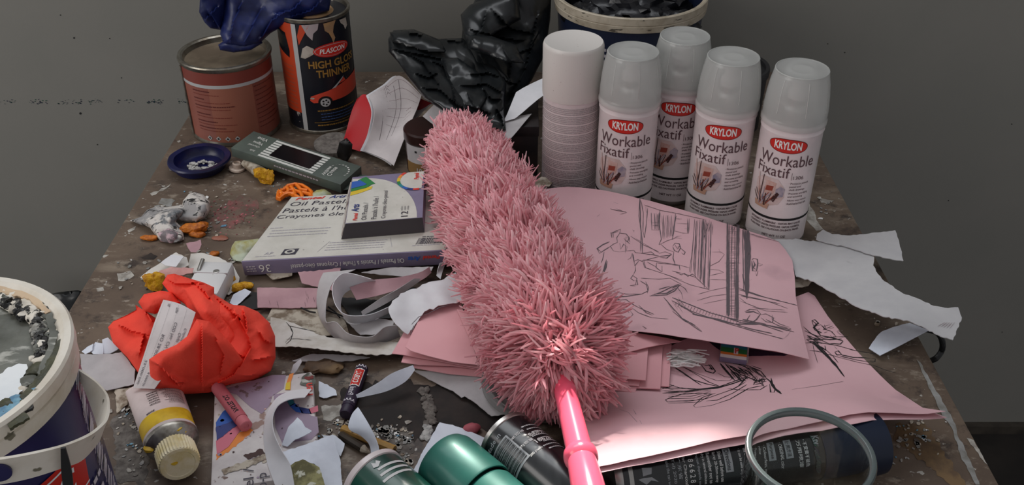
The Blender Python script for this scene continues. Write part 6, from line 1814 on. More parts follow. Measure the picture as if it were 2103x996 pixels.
# ================================================================== white bucket, front left
bc = Vector((-0.392, 0.485, T)); r = 0.1; H = 0.2
t = thing('paint_bucket', 'white-rimmed navy paint bucket with paint-crusted lid at the front left', 'bucket', bc)
M0 = Matrix.Translation(bc)
mb = MB()
mb.lathe([(r * 0.93, 0), (r * 0.95, 0.002), (r * 0.965, H - 0.012)], 72, 'bucket_blue', M0, capb=False)
Wb = lambda x, y: M0 @ Vector(((r * 0.967 + 0.0003) * math.cos(x), (r * 0.967 + 0.0003) * math.sin(x), y))
Wb2 = lambda x, y: M0 @ Vector(((r * 0.967 + 0.0006) * math.cos(x), (r * 0.967 + 0.0006) * math.sin(x), y))
rh = random.Random(41)
for k in range(70):      # white hatching along the label edge
    z = 0.02 + k * 0.0024
    a_ = 0.13 + 0.03 * math.sin(z * 40) + rh.uniform(-0.02, 0.02)
    mb.flat([(a_, z), (a_ + rh.uniform(0.08, 0.16), z + 0.007), (a_ + 0.12, z + 0.0083), (a_, z + 0.001)], 'pale_text', Wb, 0.04)
mb.flat([(-1.05, 0.098), (-0.10, 0.098), (-0.02, 0.136), (-1.0, 0.136)], 'logo_red', Wb, 0.05)
mb.flat([(-1.02, 0.131), (-0.05, 0.131), (-0.045, 0.1325), (-1.02, 0.1325)], 'paint_white', Wb2, 0.05)
mb.flat([(-1.04, 0.101), (-0.09, 0.101), (-0.087, 0.1025), (-1.04, 0.1025)], 'paint_white', Wb2, 0.05)
textw(mb, 'PLASC', -0.95, 0.1075, 0.75, 0.0195, 'paint_white', Wb2, 0.02, 0.2)
for i in range(4):
    mb.dashes(-0.12, 0.08, 0.092 - i * 0.012, 0.004, 'pale_text', Wb, 0.75, rh, 0.03, 0.09)
mb.build('bucket_body', t)
mb = MB()
mb.lathe([(r * 0.93, H - 0.026), (r * 0.985, H - 0.024), (r * 0.99, H - 0.013), (r * 0.975, H - 0.012), (r * 1.0, H - 0.010), (r * 1.0, H - 0.002), (r * 0.985, H), (r * 0.94, H), (r * 0.91, H - 0.003), (r * 0.885, H - 0.004), (r * 0.87, H - 0.009), (r * 0.81, H - 0.0095), (r * 0.80, H - 0.006), (r * 0.76, H - 0.0065), (r * 0.745, H - 0.010)], 80, 'bucket_white', M0, capa=False, capb=False)
mb.build('rim', t)
mb = MB()
lz = H - 0.0085
n_ = 0
prof = [(r * 0.80 * k / 14, lz) for k in range(14, -1, -1)]
vs, fs = [], []
NA = 72
for j in range(15):
    for k in range(NA):
        a = 2 * math.pi * k / NA; rr_ = r * 0.80 * (14 - j) / 14
        x, y = rr_ * math.cos(a), rr_ * math.sin(a)
        z = lz + 0.0016 * noise.noise(Vector((x * 60, y * 60, 1))) + 0.0009 * noise.noise(Vector((x * 200, y * 200, 4)))
        vs.append(bc + Vector((x, y, z)))
for j in range(14):
    for k in range(NA):
        fs.append((j * NA + k, j * NA + (k + 1) % NA, (j + 1) * NA + (k + 1) % NA, (j + 1) * NA + k))
mb.add(vs, fs, 'lid_grey')
def lidq(px, py, h=0.0):
    return P(px, py, H - 0.006 + h)
S_ = ragged([(-60, 800), (0, 772), (18, 757), (40, 750), (56, 752), (58, 764), (48, 780), (62, 785), (50, 800), (32, 824), (5, 846), (-60, 870)], 2, 6, 3)
q_ = [lidq(a, b) for a, b in S_]
v2, f2 = cdt([(p.x, p.y) for p in q_], 0.008)
mb.add([(x, y, T + H - 0.0045 + 0.0006 * noise.noise(Vector((x * 90, y * 90, 0)))) for x, y in v2], f2, 'paint_white')
mb.build('lid', t)
mb = MB()
rl = random.Random(6)
for pts_, m_ in (([(118, 700), (132, 690), (112, 745), (82, 790), (52, 822), (40, 815), (75, 775), (100, 735)], 'paint_olive'), ([(62, 798), (86, 786), (94, 800), (72, 820)], 'paint_lightblue'), ([(-4, 838), (40, 825), (34, 850), (0, 866)], 'paint_lightblue'),
                 ([(93, 650), (106, 640), (118, 690), (105, 735), (85, 775), (76, 765), (96, 720), (102, 685)], 'lid_grey'), ([(42, 830), (70, 815), (66, 838), (40, 848)], 'paint_black'), ([(-10, 583), (40, 590), (80, 612), (104, 640), (94, 644), (60, 614), (0, 600), (-10, 600)], 'rim_tan'),
                 ([(128, 640), (140, 668), (136, 690), (128, 676)], 'lid_grey'), ([(0, 575), (30, 578), (60, 592), (40, 590), (0, 583)], 'paint_black'), ([(66, 600), (80, 606), (100, 628), (88, 622)], 'lid_grey'), ([(12, 860), (50, 846), (60, 856), (20, 880)], 'paint_olive'), ([(98, 776), (112, 756), (120, 760), (104, 786)], 'paint_white')):
    q_ = [P(a, b, H - 0.0026) for a, b in ragged(pts_, 1.6, 5, 9)]
    v2, f2 = cdt([(p.x, p.y) for p in q_], 0.005)
    n2 = len(v2); lo_ = [(x, y, T + H - 0.0046) for x, y in v2]; hi_ = [(x, y, T + H - 0.0026 + 0.0006 * noise.noise(Vector((x * 120, y * 120, 2)))) for x, y in v2]
    mb.add(hi_ + lo_, f2 + [tuple(n2 + k for k in reversed(f)) for f in f2] + [(b, a, n2 + a, n2 + b) for a, b in boundary_edges(f2)], m_)
def ringpt(a, k, h):
    return bc + Vector((r * k * math.cos(a), r * k * math.sin(a), h))
for k in range(70):           # crusted paint round the rim
    a = rl.uniform(-1.5, 2.6); kk = rl.uniform(0.80, 0.92)
    s_ = rl.uniform(0.0018, 0.0042)
    m = rl.choice(['paint_black', 'paint_olive', 'lid_grey', 'bucket_white', 'paint_white', 'bucket_white']) if a < 0.35 else rl.choice(['lid_grey', 'bucket_white', 'paint_black', 'bucket_white'])
    lump(mb, ringpt(a, kk, H - 0.005), (s_ * 1.6, s_ * 1.6, s_ * 0.6), m, k, 0.6, 160, 2)
for k in range(150):          # black ridge on the far side
    a = 0.15 + 1.9 * k / 150 + rl.uniform(-0.02, 0.02); kk = 0.79 - 0.10 * max(0, (k - 116) / 34) + rl.gauss(0, 0.022)
    q_ = rl.uniform(0.0016, 0.0034)
    lump(mb, ringpt(a, kk, H - 0.005), (q_ * 1.2, q_ * 1.2, q_), rl.choice(['paint_black', 'paint_black', 'paint_black', 'lid_grey', 'bucket_white']), 100 + k, 0.7, 300, 2)
for k in range(16):
    a = -0.35 - 0.9 * k / 16
    lump(mb, ringpt(a, 0.84 + rl.uniform(-0.03, 0.03), H - 0.005), (0.006, 0.005, 0.002), 'paint_olive' if k % 5 else 'paint_lightblue', 200 + k, 0.5, 160, 2)
for k in range(10):
    a = -0.22 - 0.16 * k
    lump(mb, ringpt(a, 0.80, H - 0.006), (0.005, 0.0035, 0.002), 'paint_lightblue' if k in (1, 2, 6, 7) else 'bucket_white', 240 + k, 0.5, 160, 2)
mb.build('paint_crust', t)
# strap handle
mb = MB()
sp_ = [((164, 757), (164, 770), 0.515), ((200, 784), (180, 806), 0.50), ((221, 809), (195, 845), 0.485), ((226, 835), (204, 873), 0.465), ((222, 860), (208, 897), 0.445), ((207, 878), (195, 919), 0.43), ((180, 897), (167, 947), 0.415), ((129, 917), (130, 961), 0.395), ((64, 933), (64, 982), 0.382), ((0, 944), (0, 995), 0.375), ((-70, 950), (-70, 1002), 0.372)]
A_ = [PD(a[0], a[1], y) for a, b, y in sp_]; B_ = [PD(b[0], b[1], y) for a, b, y in sp_]
patch(mb, [A_, B_], 'bucket_white', 60, 5, 0.0018)
strap = mb.build('strap_handle', t)
mb = MB()      # hole in the strap
hc_ = (A_[9] + B_[9]) / 2 + Vector((0, -0.001, 0.0005))
d_ = (A_[10] - A_[8]).cross(B_[9] - A_[9]).normalized()
mb.lathe([(0.0066, -0.0008), (0.0066, 0.0006), (0, 0.0006)], 24, 'bucket_blue', axis_frame(hc_, d_)); mb.build('strap_hole', strap)
mb = MB(); ww_ = wrap(M0, r * 0.93, 0)
qa, qb = PD(129, 918, 0.391), PD(139, 1010, 0.391)
sd = Vector((1, 0.2, 0)).normalized()
patch(mb, [[qa - sd * 0.001, qa + sd * 0.0015], [(qa + qb) / 2 - sd * 0.002, (qa + qb) / 2 + sd * 0.0035], [qb - sd * 0.002, qb + sd * 0.0035]], 'black', 4, 10, 0.0012)
mb.build('label_tear', t)

# ================================================================== paint tube at the front
t = thing('paint_tube', 'yellow and white paint tube with ridged cream cap sticking out under the red cloth', 'tube', P(340, 900, 0))
a_, b_ = P(312, 790, 0.012), P(362, 932, 0.021)
d = (b_ - a_); M0 = axis_frame(a_, d); ln = d.length
sec = []
mb = MB()
vs, fs, ms = [], [], []
NS, NA = 20, 36
for j in range(NS + 1):
    u = j / NS
    rx = 0.0235 - 0.0015 * u; ry = 0.006 + 0.0125 * min(1, u * 1.25) ** 0.8
    for k in range(NA):
        g = 2 * math.pi * k / NA
        q = M0 @ Vector((rx * math.cos(g), ry * math.sin(g) + 0.0012 * noise.noise(Vector((u * 5, g, 2))), ln * 0.80 * u))
        q.z = max(q.z, T + 0.0008)
        vs.append(q)
for j in range(NS):
    for k in range(NA):
        fs.append((j * NA + k, j * NA + (k + 1) % NA, (j + 1) * NA + (k + 1) % NA, (j + 1) * NA + k)); ms.append('tube_yellow' if j >= 15 else 'tube_label')
fs.append(tuple(range(NA - 1, -1, -1))); ms.append('tube_label')
mb.add(vs, fs, ms)
def tm(x, y, e=0.0005):      # x across the top, y down the tube
    u = y
    rx = 0.0235 - 0.0015 * u + e; ry = 0.006 + 0.0125 * min(1, u * 1.25) ** 0.8 + e
    g = math.pi / 2 - x
    return M0 @ Vector((rx * math.cos(g), ry * math.sin(g), ln * 0.80 * u))
tmw = lambda x, y: tm(-x, y)
for k in range(16):
    x_ = -1.0 + k * 0.045
    mb.flat(rect(x_, 0.10, x_ + rd.choice([0.014, 0.022, 0.03]), 0.24), 'barcode_text', tmw, 0.05)
rt_ = random.Random(3)
for i in range(14):
    mb.dashes(-1.05, -0.2 + rt_.uniform(-0.2, 0.1), 0.30 + i * 0.026, 0.009, 'barcode_text', tmw, 0.8, rt_, 0.03, 0.08)
for i in range(6):
    mb.dashes(-0.05, 0.35, 0.34 + i * 0.05, 0.018, 'barcode_text', tmw, 0.7, rt_, 0.02, 0.05)
mb.dashes(0.25, 0.6, 0.72, 0.02, 'barcode_text', tmw, 0.8, rt_, 0.03, 0.08)
textw(mb, 'IVORY YELLOW', 0.15, 0.0, 0.5, 0.03, 'barcode_text', lambda x, y: tmw(x, 0.70 - y), 0.01) if False else None
mb.build('tube_body', t)
mb = MB()
mb.lathe([(0.0225, ln * 0.80 - 0.002), (0.0228, ln * 0.80 + 0.002), (0.022, ln * 0.80 + 0.006), (0.014, ln * 0.80 + 0.013), (0.011, ln * 0.80 + 0.016), (0.011, ln)], 36, ['tube_label', 'tube_metal', 'tube_metal', 'tube_metal', 'tube_metal'], M0 @ Matrix.Diagonal((1, 0.84, 1, 1)))
for (g, rr_, z_, s_) in ((1.2, 0.017, 0.006, 0.005), (1.9, 0.019, 0.004, 0.004), (0.8, 0.016, 0.008, 0.003), (2.9, 0.018, 0.006, 0.006)):
    lump(mb, M0 @ Vector((rr_ * math.cos(g), rr_ * math.sin(g) * 0.84, ln * 0.80 + z_)), (s_, s_, s_ * 0.4), 'tube_yellow', int(g * 10), 0.4, 120, 2)
mb.build('shoulder', t)
mb = MB()
o_ = ln * 0.80 + 0.017
nr = 40; vs, fs = [], []
for (k_, z_) in ((1.02, 0), (1.02, 0.017), (0.99, 0.0185)):
    for k in range(nr * 2):
        a = math.pi * k / nr
        q_ = 0.0165 * k_ * (1.0 if k % 2 else 0.955)
        vs.append(M0 @ Vector((q_ * math.cos(a), q_ * math.sin(a), o_ + z_)))
for j in range(2):
    for k in range(nr * 2):
        fs.append((j * nr * 2 + k, j * nr * 2 + (k + 1) % (nr * 2), (j + 1) * nr * 2 + (k + 1) % (nr * 2), (j + 1) * nr * 2 + k))
fs.append(tuple(range(nr * 2 - 1, -1, -1)))
mb.add(vs, fs, 'tube_cap')
mb.lathe([(0.0160, 0.0185), (0.0155, 0.0192), (0.0125, 0.0195), (0.012, 0.0190), (0.0, 0.0190)], 40, 'tube_cap', M0 @ Matrix.Translation((0, 0, o_)), capa=False)
lump(mb, M0 @ Vector((-0.004, 0.003, o_ + 0.0192)), (0.003, 0.002, 0.0008), 'tube_yellow', 5, 0.4, 200, 2)
for v in mb.v:
    v.z = max(v.z, T + 0.0006)
mb.build('cap', t)

# ================================================================== torn paper heap in the middle left
paper([(556, 652, 0.004), (575, 655, 0.008), (610, 668, 0.011), (660, 690, 0.010), (720, 700, 0.008), (790, 704, 0.008), (832, 702, 0.012), (838, 722, 0.010), (800, 730, 0.012), (750, 729, 0.016), (690, 722, 0.016), (640, 716, 0.016), (600, 712, 0.014), (562, 712, 0.011), (552, 690, 0.006)], 'paper_dirty', 'long torn painted paper running right from the red cloth', 1.3, 11,
      marks=lambda S, mb: [S.stroke(mb, p, w, 'ink') for p, w in (([(588, 663), (596, 672), (602, 685), (597, 700), (588, 708)], 1.6), ([(592, 670), (620, 676), (650, 683)], 1.2), ([(588, 698), (610, 697), (640, 700)], 1.0), ([(600, 690), (586, 705)], 1.0))])
paper([(600, 742, 0.003), (640, 728, 0.006), (720, 730, 0.006), (760, 735, 0.005), (720, 742, 0.003), (660, 744, 0.003)], 'paper_grey_and_shaded', 'grey paper strip under the long torn painted paper', 0.8, 12)
paper([(798, 640, 0.030), (806, 622, 0.034), (830, 606, 0.036), (862, 590, 0.036), (900, 574, 0.034), (936, 560, 0.032), (955, 590, 0.036), (950, 620, 0.036), (900, 632, 0.034), (862, 650, 0.033), (850, 668, 0.028), (838, 690, 0.022), (820, 676, 0.026), (812, 668, 0.027), (803, 655, 0.029)], 'paper_white', 'crumpled torn white paper wedged between the duster and the pink cards', 2.6, 13, wav=0.007, wsc=48, step=0.005,
      marks=lambda S, mb: [S.stroke(mb, p, 1.2, 'graphite') for p in ([(845, 668), (860, 652), (880, 645), (905, 632), (925, 628)], [(842, 690), (850, 670)])])
paper([(528, 592, 0.008), (600, 592, 0.010), (652, 592, 0.010), (652, 616, 0.008), (650, 632, 0.006), (600, 634, 0.006), (529, 632, 0.006)], 'pink_shaded_and_smear', 'shade-toned pink card with faint marks under the large pastel box', 0.3, 14, name='pink_card', cat='card',
      marks=lambda S, mb: [S.stroke(mb, [(a, b), (a + 2, b + 9)], 1.0, 'label_text') for a, b in ((553, 618), (569, 620), (571, 626), (628, 600), (632, 606), (630, 614), (644, 612), (626, 622))])
paper([(612, 560, 0.012), (650, 556, 0.014), (700, 550, 0.014), (690, 600, 0.008), (655, 590, 0.008), (620, 582, 0.008)], 'pink_shaded_and_smear', 'shade-toned pink scrap directly under the front edge of the large pastel box', 0.8, 15, name='paper_scrap', cat='scrap')
paper([(545, 562, 0.004), (600, 556, 0.005), (600, 568, 0.004), (560, 575, 0.003)], 'tube_dirty', 'dirty tan scrap below the left end of the large pastel box', 1, 19, name='paper_scrap', cat='scrap')
paper([(545, 660, 0.003), (560, 632, 0.004), (640, 632, 0.004), (700, 640, 0.004), (720, 690, 0.003), (640, 690, 0.003)], 'tube_dirty', 'stained brownish paper lying flat inside the paper curls', 1.2, 16, wav=0.002)
paper([(700, 650, 0.005), (780, 655, 0.006), (810, 660, 0.006), (800, 690, 0.005), (740, 688, 0.004)], 'paper_grey_and_shaded', 'bluish grey scrap inside the bottom of the large paper curl', 0.8, 17, name='paper_scrap', cat='scrap')
# curled strips
mb = MB()
ribbon(mb, [(664, 560, 0.030), (655, 580, 0.024), (650, 612, 0.012), (653, 640, 0.006), (662, 664, 0.004), (682, 690, 0.004), (715, 706, 0.004), (755, 711, 0.004), (795, 702, 0.006), (822, 692, 0.008)],
       [(730, 553, 0.036), (688, 575, 0.030), (672, 610, 0.022), (668, 640, 0.018), (670, 662, 0.020), (690, 662, 0.026), (716, 686, 0.024), (762, 692, 0.024), (790, 672, 0.026), (815, 668, 0.026)], 'paper_grey_and_shaded', 60, 0.0006)  # white curl with its shade put into the colour
mb.build('paper_curl', label='wide torn white paper curl forming the outer ring below the large pastel box', cat='paper')
mb = MB()
ribbon(mb, [(775, 578, 0.020), (740, 586, 0.020), (708, 602, 0.016), (699, 625, 0.012), (704, 648, 0.008), (722, 664, 0.006), (760, 660, 0.006), (805, 640, 0.010)],
       [(762, 572, 0.034), (712, 560, 0.038), (688, 575, 0.036), (682, 600, 0.032), (692, 632, 0.026), (716, 648, 0.022), (760, 646, 0.020), (800, 630, 0.020)], 'paper_white', 60, 0.0006)
mb.build('paper_curl', label='narrow white paper curl with bright upper loop inside the outer ring', cat='paper')
mb = MB()
ribbon(mb, [(732, 616, 0.014), (780, 606, 0.016), (830, 590, 0.018), (868, 574, 0.020), (886, 560, 0.022)], [(718, 590, 0.022), (765, 575, 0.024), (815, 570, 0.026), (860, 560, 0.026), (882, 548, 0.028)], 'pink_shaded_and_smear', 30, 0.0006)
mb.build('paper_strip', label='shade-toned pink paper strip running right from the inner curl', cat='paper')
mb = MB()
ribbon(mb, [(745, 648, 0.008), (790, 625, 0.012), (830, 600, 0.016), (870, 572, 0.020)], [(742, 640, 0.012), (780, 614, 0.018), (815, 595, 0.022), (850, 572, 0.024)], 'paper_grey_and_shaded', 24, 0.0006)
mb.build('paper_strip', label='narrow shade-toned paper strip crossing the dark gap beside the inner curl', cat='paper')
paper([(742, 560, 0.016), (800, 550, 0.018), (890, 548, 0.020), (886, 556, 0.018), (850, 572, 0.014), (800, 566, 0.012)], 'paper_grey_and_shaded', 'flat shade-toned paper strip just below the front edge of the large pastel box', 0.6, 18)
mb = MB()
patch(mb, [[P(903, 540, 0.026), P(915, 538, 0.026)], [P(898, 556, 0.018), P(911, 550, 0.018)], [P(897, 566, 0.012), P(905, 574, 0.012)]], 'paper_white', 6, 10, 0.0006)
mb.build('paper_scrap', label='small bright white paper tab hanging below the right end of the large pastel box', cat='scrap')
paper([(690, 610, 0.002), (780, 618, 0.003), (850, 590, 0.004), (880, 600, 0.003), (800, 655, 0.002), (720, 650, 0.002)], 'black', 'black sheet laid flat in the gap inside the curls', 1.0, 20, name='paper_scrap', cat='scrap')  # flat black sheet across the gap between the curls
mb = MB()
for pp in (((668, 636), (690, 644), (720, 655)), ((674, 630), (688, 640), (698, 652)), ((618, 632), (636, 640), (648, 642))):
    mb.tube([P(a, b, 0.008) for a, b in pp], 0.0009, 6, 'black')
mb.build('twig', label='thin black twigs lying inside the paper curl', cat='twig')

# white leaf-like curls
mb = MB()
patch(mb, [[P(706, 822, 0.006), P(740, 806, 0.012), P(776, 786, 0.018), P(806, 766, 0.022), P(848, 750, 0.022)], [P(706, 823, 0.006), P(750, 814, 0.009), P(795, 803, 0.011), P(832, 784, 0.014), P(852, 760, 0.019)]], 'paper_cool', 24, 8, 0.0005)
mb.build('paper_curl', label='leaf shaped white paper curl pointing at the purple pastel stick', cat='paper')
mb = MB()
patch(mb, [[P(735, 836, 0.030), P(722, 852, 0.028), P(716, 880, 0.022), P(742, 896, 0.016), P(760, 918, 0.010), P(762, 960, 0.004)],
           [P(737, 838, 0.030), P(746, 852, 0.030), P(760, 876, 0.027), P(771, 900, 0.022), P(778, 925, 0.016), P(777, 960, 0.008)]], 'paper_cool', 24, 8, 0.0005)
mb.build('paper_curl', label='upright white paper curl over the gold pencil', cat='paper')
mb = MB()
ribbon(mb, [(640, 799, 0.018), (612, 800, 0.018), (587, 806, 0.0175), (565, 820, 0.0165), (547, 850, 0.0155), (541, 885, 0.015), (543, 920, 0.015), (550, 955, 0.015), (570, 1010, 0.015)],
       [(626, 816, 0.0265), (604, 818, 0.028), (584, 824, 0.030), (568, 836, 0.031), (559, 860, 0.031), (563, 892, 0.031), (578, 925, 0.029), (596, 957, 0.026), (606, 1010, 0.022)], 'paper_grey_and_shaded' if False else 'paper_white', 60, 0.0006)
mb.build('paper_curl', label='long white paper strip curling like a hook over the stained pastel box', cat='paper')
paper([(579, 914, 0.0155), (585, 895, 0.020), (592, 877, 0.024), (611, 858, 0.026), (620, 866, 0.026), (627, 878, 0.025), (641, 886, 0.024), (625, 895, 0.023), (606, 902, 0.021), (590, 917, 0.016)], 'paper_cool', 'small torn white paper triangle on the stained pastel box', 0.6, 21)
paper([(580, 928, 0.016), (630, 912, 0.018), (684, 893, 0.015), (690, 918, 0.012), (699, 945, 0.008), (704, 1004, 0.006), (660, 1004, 0.010), (658, 965, 0.014), (645, 952, 0.018), (620, 947, 0.019), (594, 958, 0.017)], 'paper_cool', 'large torn white paper at the front between the stained box and the green can', 0.9, 22)
paper([(660, 893, 0.004), (690, 896, 0.006), (708, 912, 0.004), (700, 938, 0.002), (690, 930, 0.003)], 'paper_cool', 'ragged paper bit at the corner of the large torn front paper', 1.5, 23, name='paper_scrap', cat='scrap')
paper([(592, 960, 0.018), (606, 950, 0.022), (622, 944, 0.025), (640, 952, 0.025), (656, 960, 0.022), (670, 1004, 0.018), (620, 1010, 0.018), (578, 1000, 0.018)], 'leaf_print', 'olive patterned paper scrap at the bottom edge on the torn white paper', 0.8, 24)
paper([(655, 784, 0.002), (672, 790, 0.003), (690, 802, 0.003), (692, 812, 0.002), (664, 818, 0.002), (655, 814, 0.002)], 'paper_cool', 'pale blue paper scrap right of the stained pastel box', 1.2, 25, name='paper_scrap', cat='scrap')
paper([(597, 766, 0.008), (602, 750, 0.014), (618, 738, 0.018), (620, 744, 0.017), (612, 758, 0.012), (604, 768, 0.008)], 'paper_white', 'small white torn sliver behind the stained pastel box', 0.5, 26, name='paper_scrap', cat='scrap')
lump_thing('dried_paint_lump', 'brown dried glue blob behind the purple pastel stick', 'dried paint', [(662, 753, 0.003, (0.018, 0.009, 0.004), 'board_edge', 33), (680, 757, 0.003, (0.011, 0.007, 0.0045), 'ochre_streak', 34)], fold=0.08)

# purple pastel, pencils
t = thing('pastel_stick', 'dark purple oil pastel stick with red label right of the stained box', 'pastel', P(725, 805, 0))
a_, b_ = P(744, 757, 0.0065), P(709, 852, 0.0065)
M0 = axis_frame(a_, b_ - a_); ln = (b_ - a_).length
mb = MB(); mb.lathe([(0.0058, 0.0), (0.006, 0.001), (0.006, ln * 0.85)], 28, 'pastel_purple', M0)
Wp = lambda e: wrap(M0, 0.006, R(90), 0, e)
mb.flat(rect(-0.005, ln * 0.10, 0.005, ln * 0.47), 'white', Wp(0.0002), 0.003)
mb.flat(rect(-0.0042, ln * 0.115, 0.0042, ln * 0.455), 'logo_red', Wp(0.0004), 0.003)
textw(mb, 'CORAL', 0, 0, ln * 0.26, 0.0052, 'white', lambda a, b: Wp(0.0006)(0.0026 - b, ln * 0.42 - a), 0.02)
textw(mb, 'Pastel', 0, 0, ln * 0.17, 0.005, 'pale_text', lambda a, b: Wp(0.0006)(0.0026 - b, ln * 0.68 - a), 0.01)
for zz in (0.06, 0.80):
    for k in range(4):
        mb.flat([(-0.006 + k * 0.003, ln * zz), (-0.0052 + k * 0.003, ln * zz), (-0.0038 + k * 0.003, ln * (zz - 0.05)), (-0.0046 + k * 0.003, ln * (zz - 0.05))], 'pale_text', Wp(0.0004), 0.002)
        mb.flat([(-0.0046 + k * 0.003, ln * (zz - 0.05)), (-0.0038 + k * 0.003, ln * (zz - 0.05)), (-0.003 + k * 0.003, ln * zz), (-0.0038 + k * 0.003, ln * zz)], 'pale_text', Wp(0.0004), 0.002)
mb.build('wrapper', t)
mb = MB(); mb.lathe([(0.0056, ln * 0.84), (0.0058, ln * 0.97), (0.005, ln), (0.0, ln)], 28, 'pastel_purple', M0); mb.build('stick', t)
t = thing('pencil', 'short gold lettered charcoal pencil lying across the bare board', 'pencil', P(755, 900, 0))
a_, b_ = P(703, 880, 0.0042), P(810, 924, 0.0042)
M0 = axis_frame(a_, b_ - a_); ln = (b_ - a_).length
mb = MB(); mb.lathe([(0.0034, 0), (0.004, 0.001), (0.004, ln)], 8, 'pencil_gold', M0)
textw(mb, 'Charcoal pencil', 0, 0, ln * 0.42, 0.0042, 'ink', lambda a, b: wrap(M0, 0.004, R(95), 0, 0.0003)(0.0018 - b, ln * 0.22 + a) if False else wrap(M0, 0.004, R(100), 0, 0.0003)(b - 0.002, ln * 0.64 - a), 0.02)
mb.build('pencil_body', t)
mb = MB(); mb.lathe([(0.0013, ln - 0.002), (0.0013, ln + 0.0004), (0, ln + 0.0004)], 10, 'brush_dark', M0); mb.build('lead', t)
t = thing('pencil', 'dark silver pencil stub lying just in front of the gold pencil', 'pencil', P(725, 910, 0))
a_, b_ = P(700, 893, 0.004), P(745, 921, 0.0038)
M0 = axis_frame(a_, b_ - a_); ln = (b_ - a_).length
mb = MB(); mb.lathe([(0.0036, 0), (0.0038, 0.0006), (0.0038, ln)], 8, 'pencil_dark', M0); mb.build('pencil_body', t)
mb = MB(); mb.lathe([(0.0038, ln), (0.0012, ln + 0.0075), (0.0, ln + 0.009)], 8, 'tube_dirty', M0); mb.build('tip', t)

# grey lint trail and flakes
mb = MB()
for k in range(90):
    u = k / 89
    px, py = catmull([Vector((872, 800, 0)), Vector((880, 830, 0)), Vector((884, 850, 0)), Vector((880, 880, 0)), Vector((874, 900, 0))], u)[:2]
    s_ = rf.uniform(0.0015, 0.0034)
    lump(mb, P(px + rf.uniform(-8, 8), py, 0.001), (s_, s_ * 1.2, s_ * 0.6), 'grey_dust' if u < 0.7 else 'crumb', k + 50, 0.7, 200, 2)
mb.build('lint', label='clumpy grey lint trail above the bluish paper at the front', cat='lint', kind='stuff')
lump_thing('dried_paint_lump', 'small dull red crumb behind the black can', 'dried paint', [(970, 880, 0.003, (0.0065, 0.0045, 0.0035), 'pastel_wrap', 60)])
mb = MB(); rg = random.Random(90)
areas = [(790, 890, 40, 26, 70), (835, 900, 20, 20, 40), (700, 880, 40, 26, 30), (255, 850, 36, 60, 34), (275, 930, 24, 40, 20), (360, 560, 150, 60, 60), (420, 440, 90, 60, 60), (1880, 900, 70, 60, 60), (1840, 690, 60, 50, 20), (1700, 430, 30, 30, 12), (660, 900, 30, 40, 20), (820, 950, 30, 20, 40), (450, 545, 50, 30, 20), (560, 380, 30, 20, 8)]
for (cx_, cy_, sx, sy, n) in areas:
    for k in range(n):
        px, py = rg.gauss(cx_, sx * 0.5), rg.gauss(cy_, sy * 0.5)
        q = P(px, py, 0)
        if not (TX0 + 0.004 < q.x < TX1 - 0.004): continue
        s_ = rg.choice([0.0006, 0.0009, 0.0013, 0.002]) * rg.uniform(0.7, 1.3)
        a = rg.uniform(0, 3)
        n_ = 6
        pts = [(s_ * rg.uniform(0.6, 1.4) * math.cos(6.283 * j / n_) * 1.5, s_ * rg.uniform(0.6, 1.4) * math.sin(6.283 * j / n_)) for j in range(n_)]
        pts = [(x * math.cos(a) - y * math.sin(a), x * math.sin(a) + y * math.cos(a)) for x, y in pts]
        b_ = [Vector((q.x + x, q.y + y, T + 0.0005)) for x, y in pts]; t_ = [v + Vector((0, 0, 0.0006)) for v in b_]
        mb.add(b_ + t_, [tuple(range(n_, 2 * n_))] + [(j, (j + 1) % n_, n_ + (j + 1) % n_, n_ + j) for j in range(n_)], rg.choice(['white_streak', 'crumb', 'white', 'grey_streak', 'white_streak', 'tube_dirty', 'grey_dust', 'grey_streak', 'paint_lightblue'] if rg.random() < 0.5 else ['grey_streak', 'tube_dirty', 'white_streak']))
mb.build('paint_flakes', label='scattered flakes of dry paint all over the bare board', cat='paint flakes', kind='stuff', smooth=False)
# white scraps beside the bucket
paper([(168, 722, 0.003), (180, 712, 0.006), (192, 706, 0.008), (190, 720, 0.005), (176, 728, 0.003)], 'paper_cool', 'leftmost small white scrap beside the white bucket', 0.8, 27, name='paper_scrap', cat='scrap')
paper([(186, 722, 0.003), (196, 703, 0.008), (212, 706, 0.008), (212, 728, 0.003), (192, 728, 0.003)], 'paper_cool', 'middle small white scrap in front of the red cloth tip', 0.8, 28, name='paper_scrap', cat='scrap')
paper([(210, 726, 0.003), (210, 698, 0.010), (222, 694, 0.011), (244, 716, 0.006), (226, 726, 0.003)], 'paper_cool', 'white scrap touching the left tip of the red cloth', 0.6, 29, name='paper_scrap', cat='scrap')
paper([(165, 728, 0.008), (200, 730, 0.010), (250, 724, 0.011), (278, 760, 0.008), (276, 790, 0.004), (220, 803, 0.003), (196, 790, 0.004), (168, 760, 0.005)], 'paper_grey_and_shaded', 'wrinkled grey paper between the bucket strap and the red cloth', 0.8, 30, wav=0.0015, wsc=60)
paper([(236, 800, 0.002), (268, 796, 0.003), (262, 830, 0.002), (240, 850, 0.002)], 'tube_dirty', 'tan dirty scrap in front of the wrinkled grey paper', 1.5, 35, name='paper_scrap', cat='scrap')

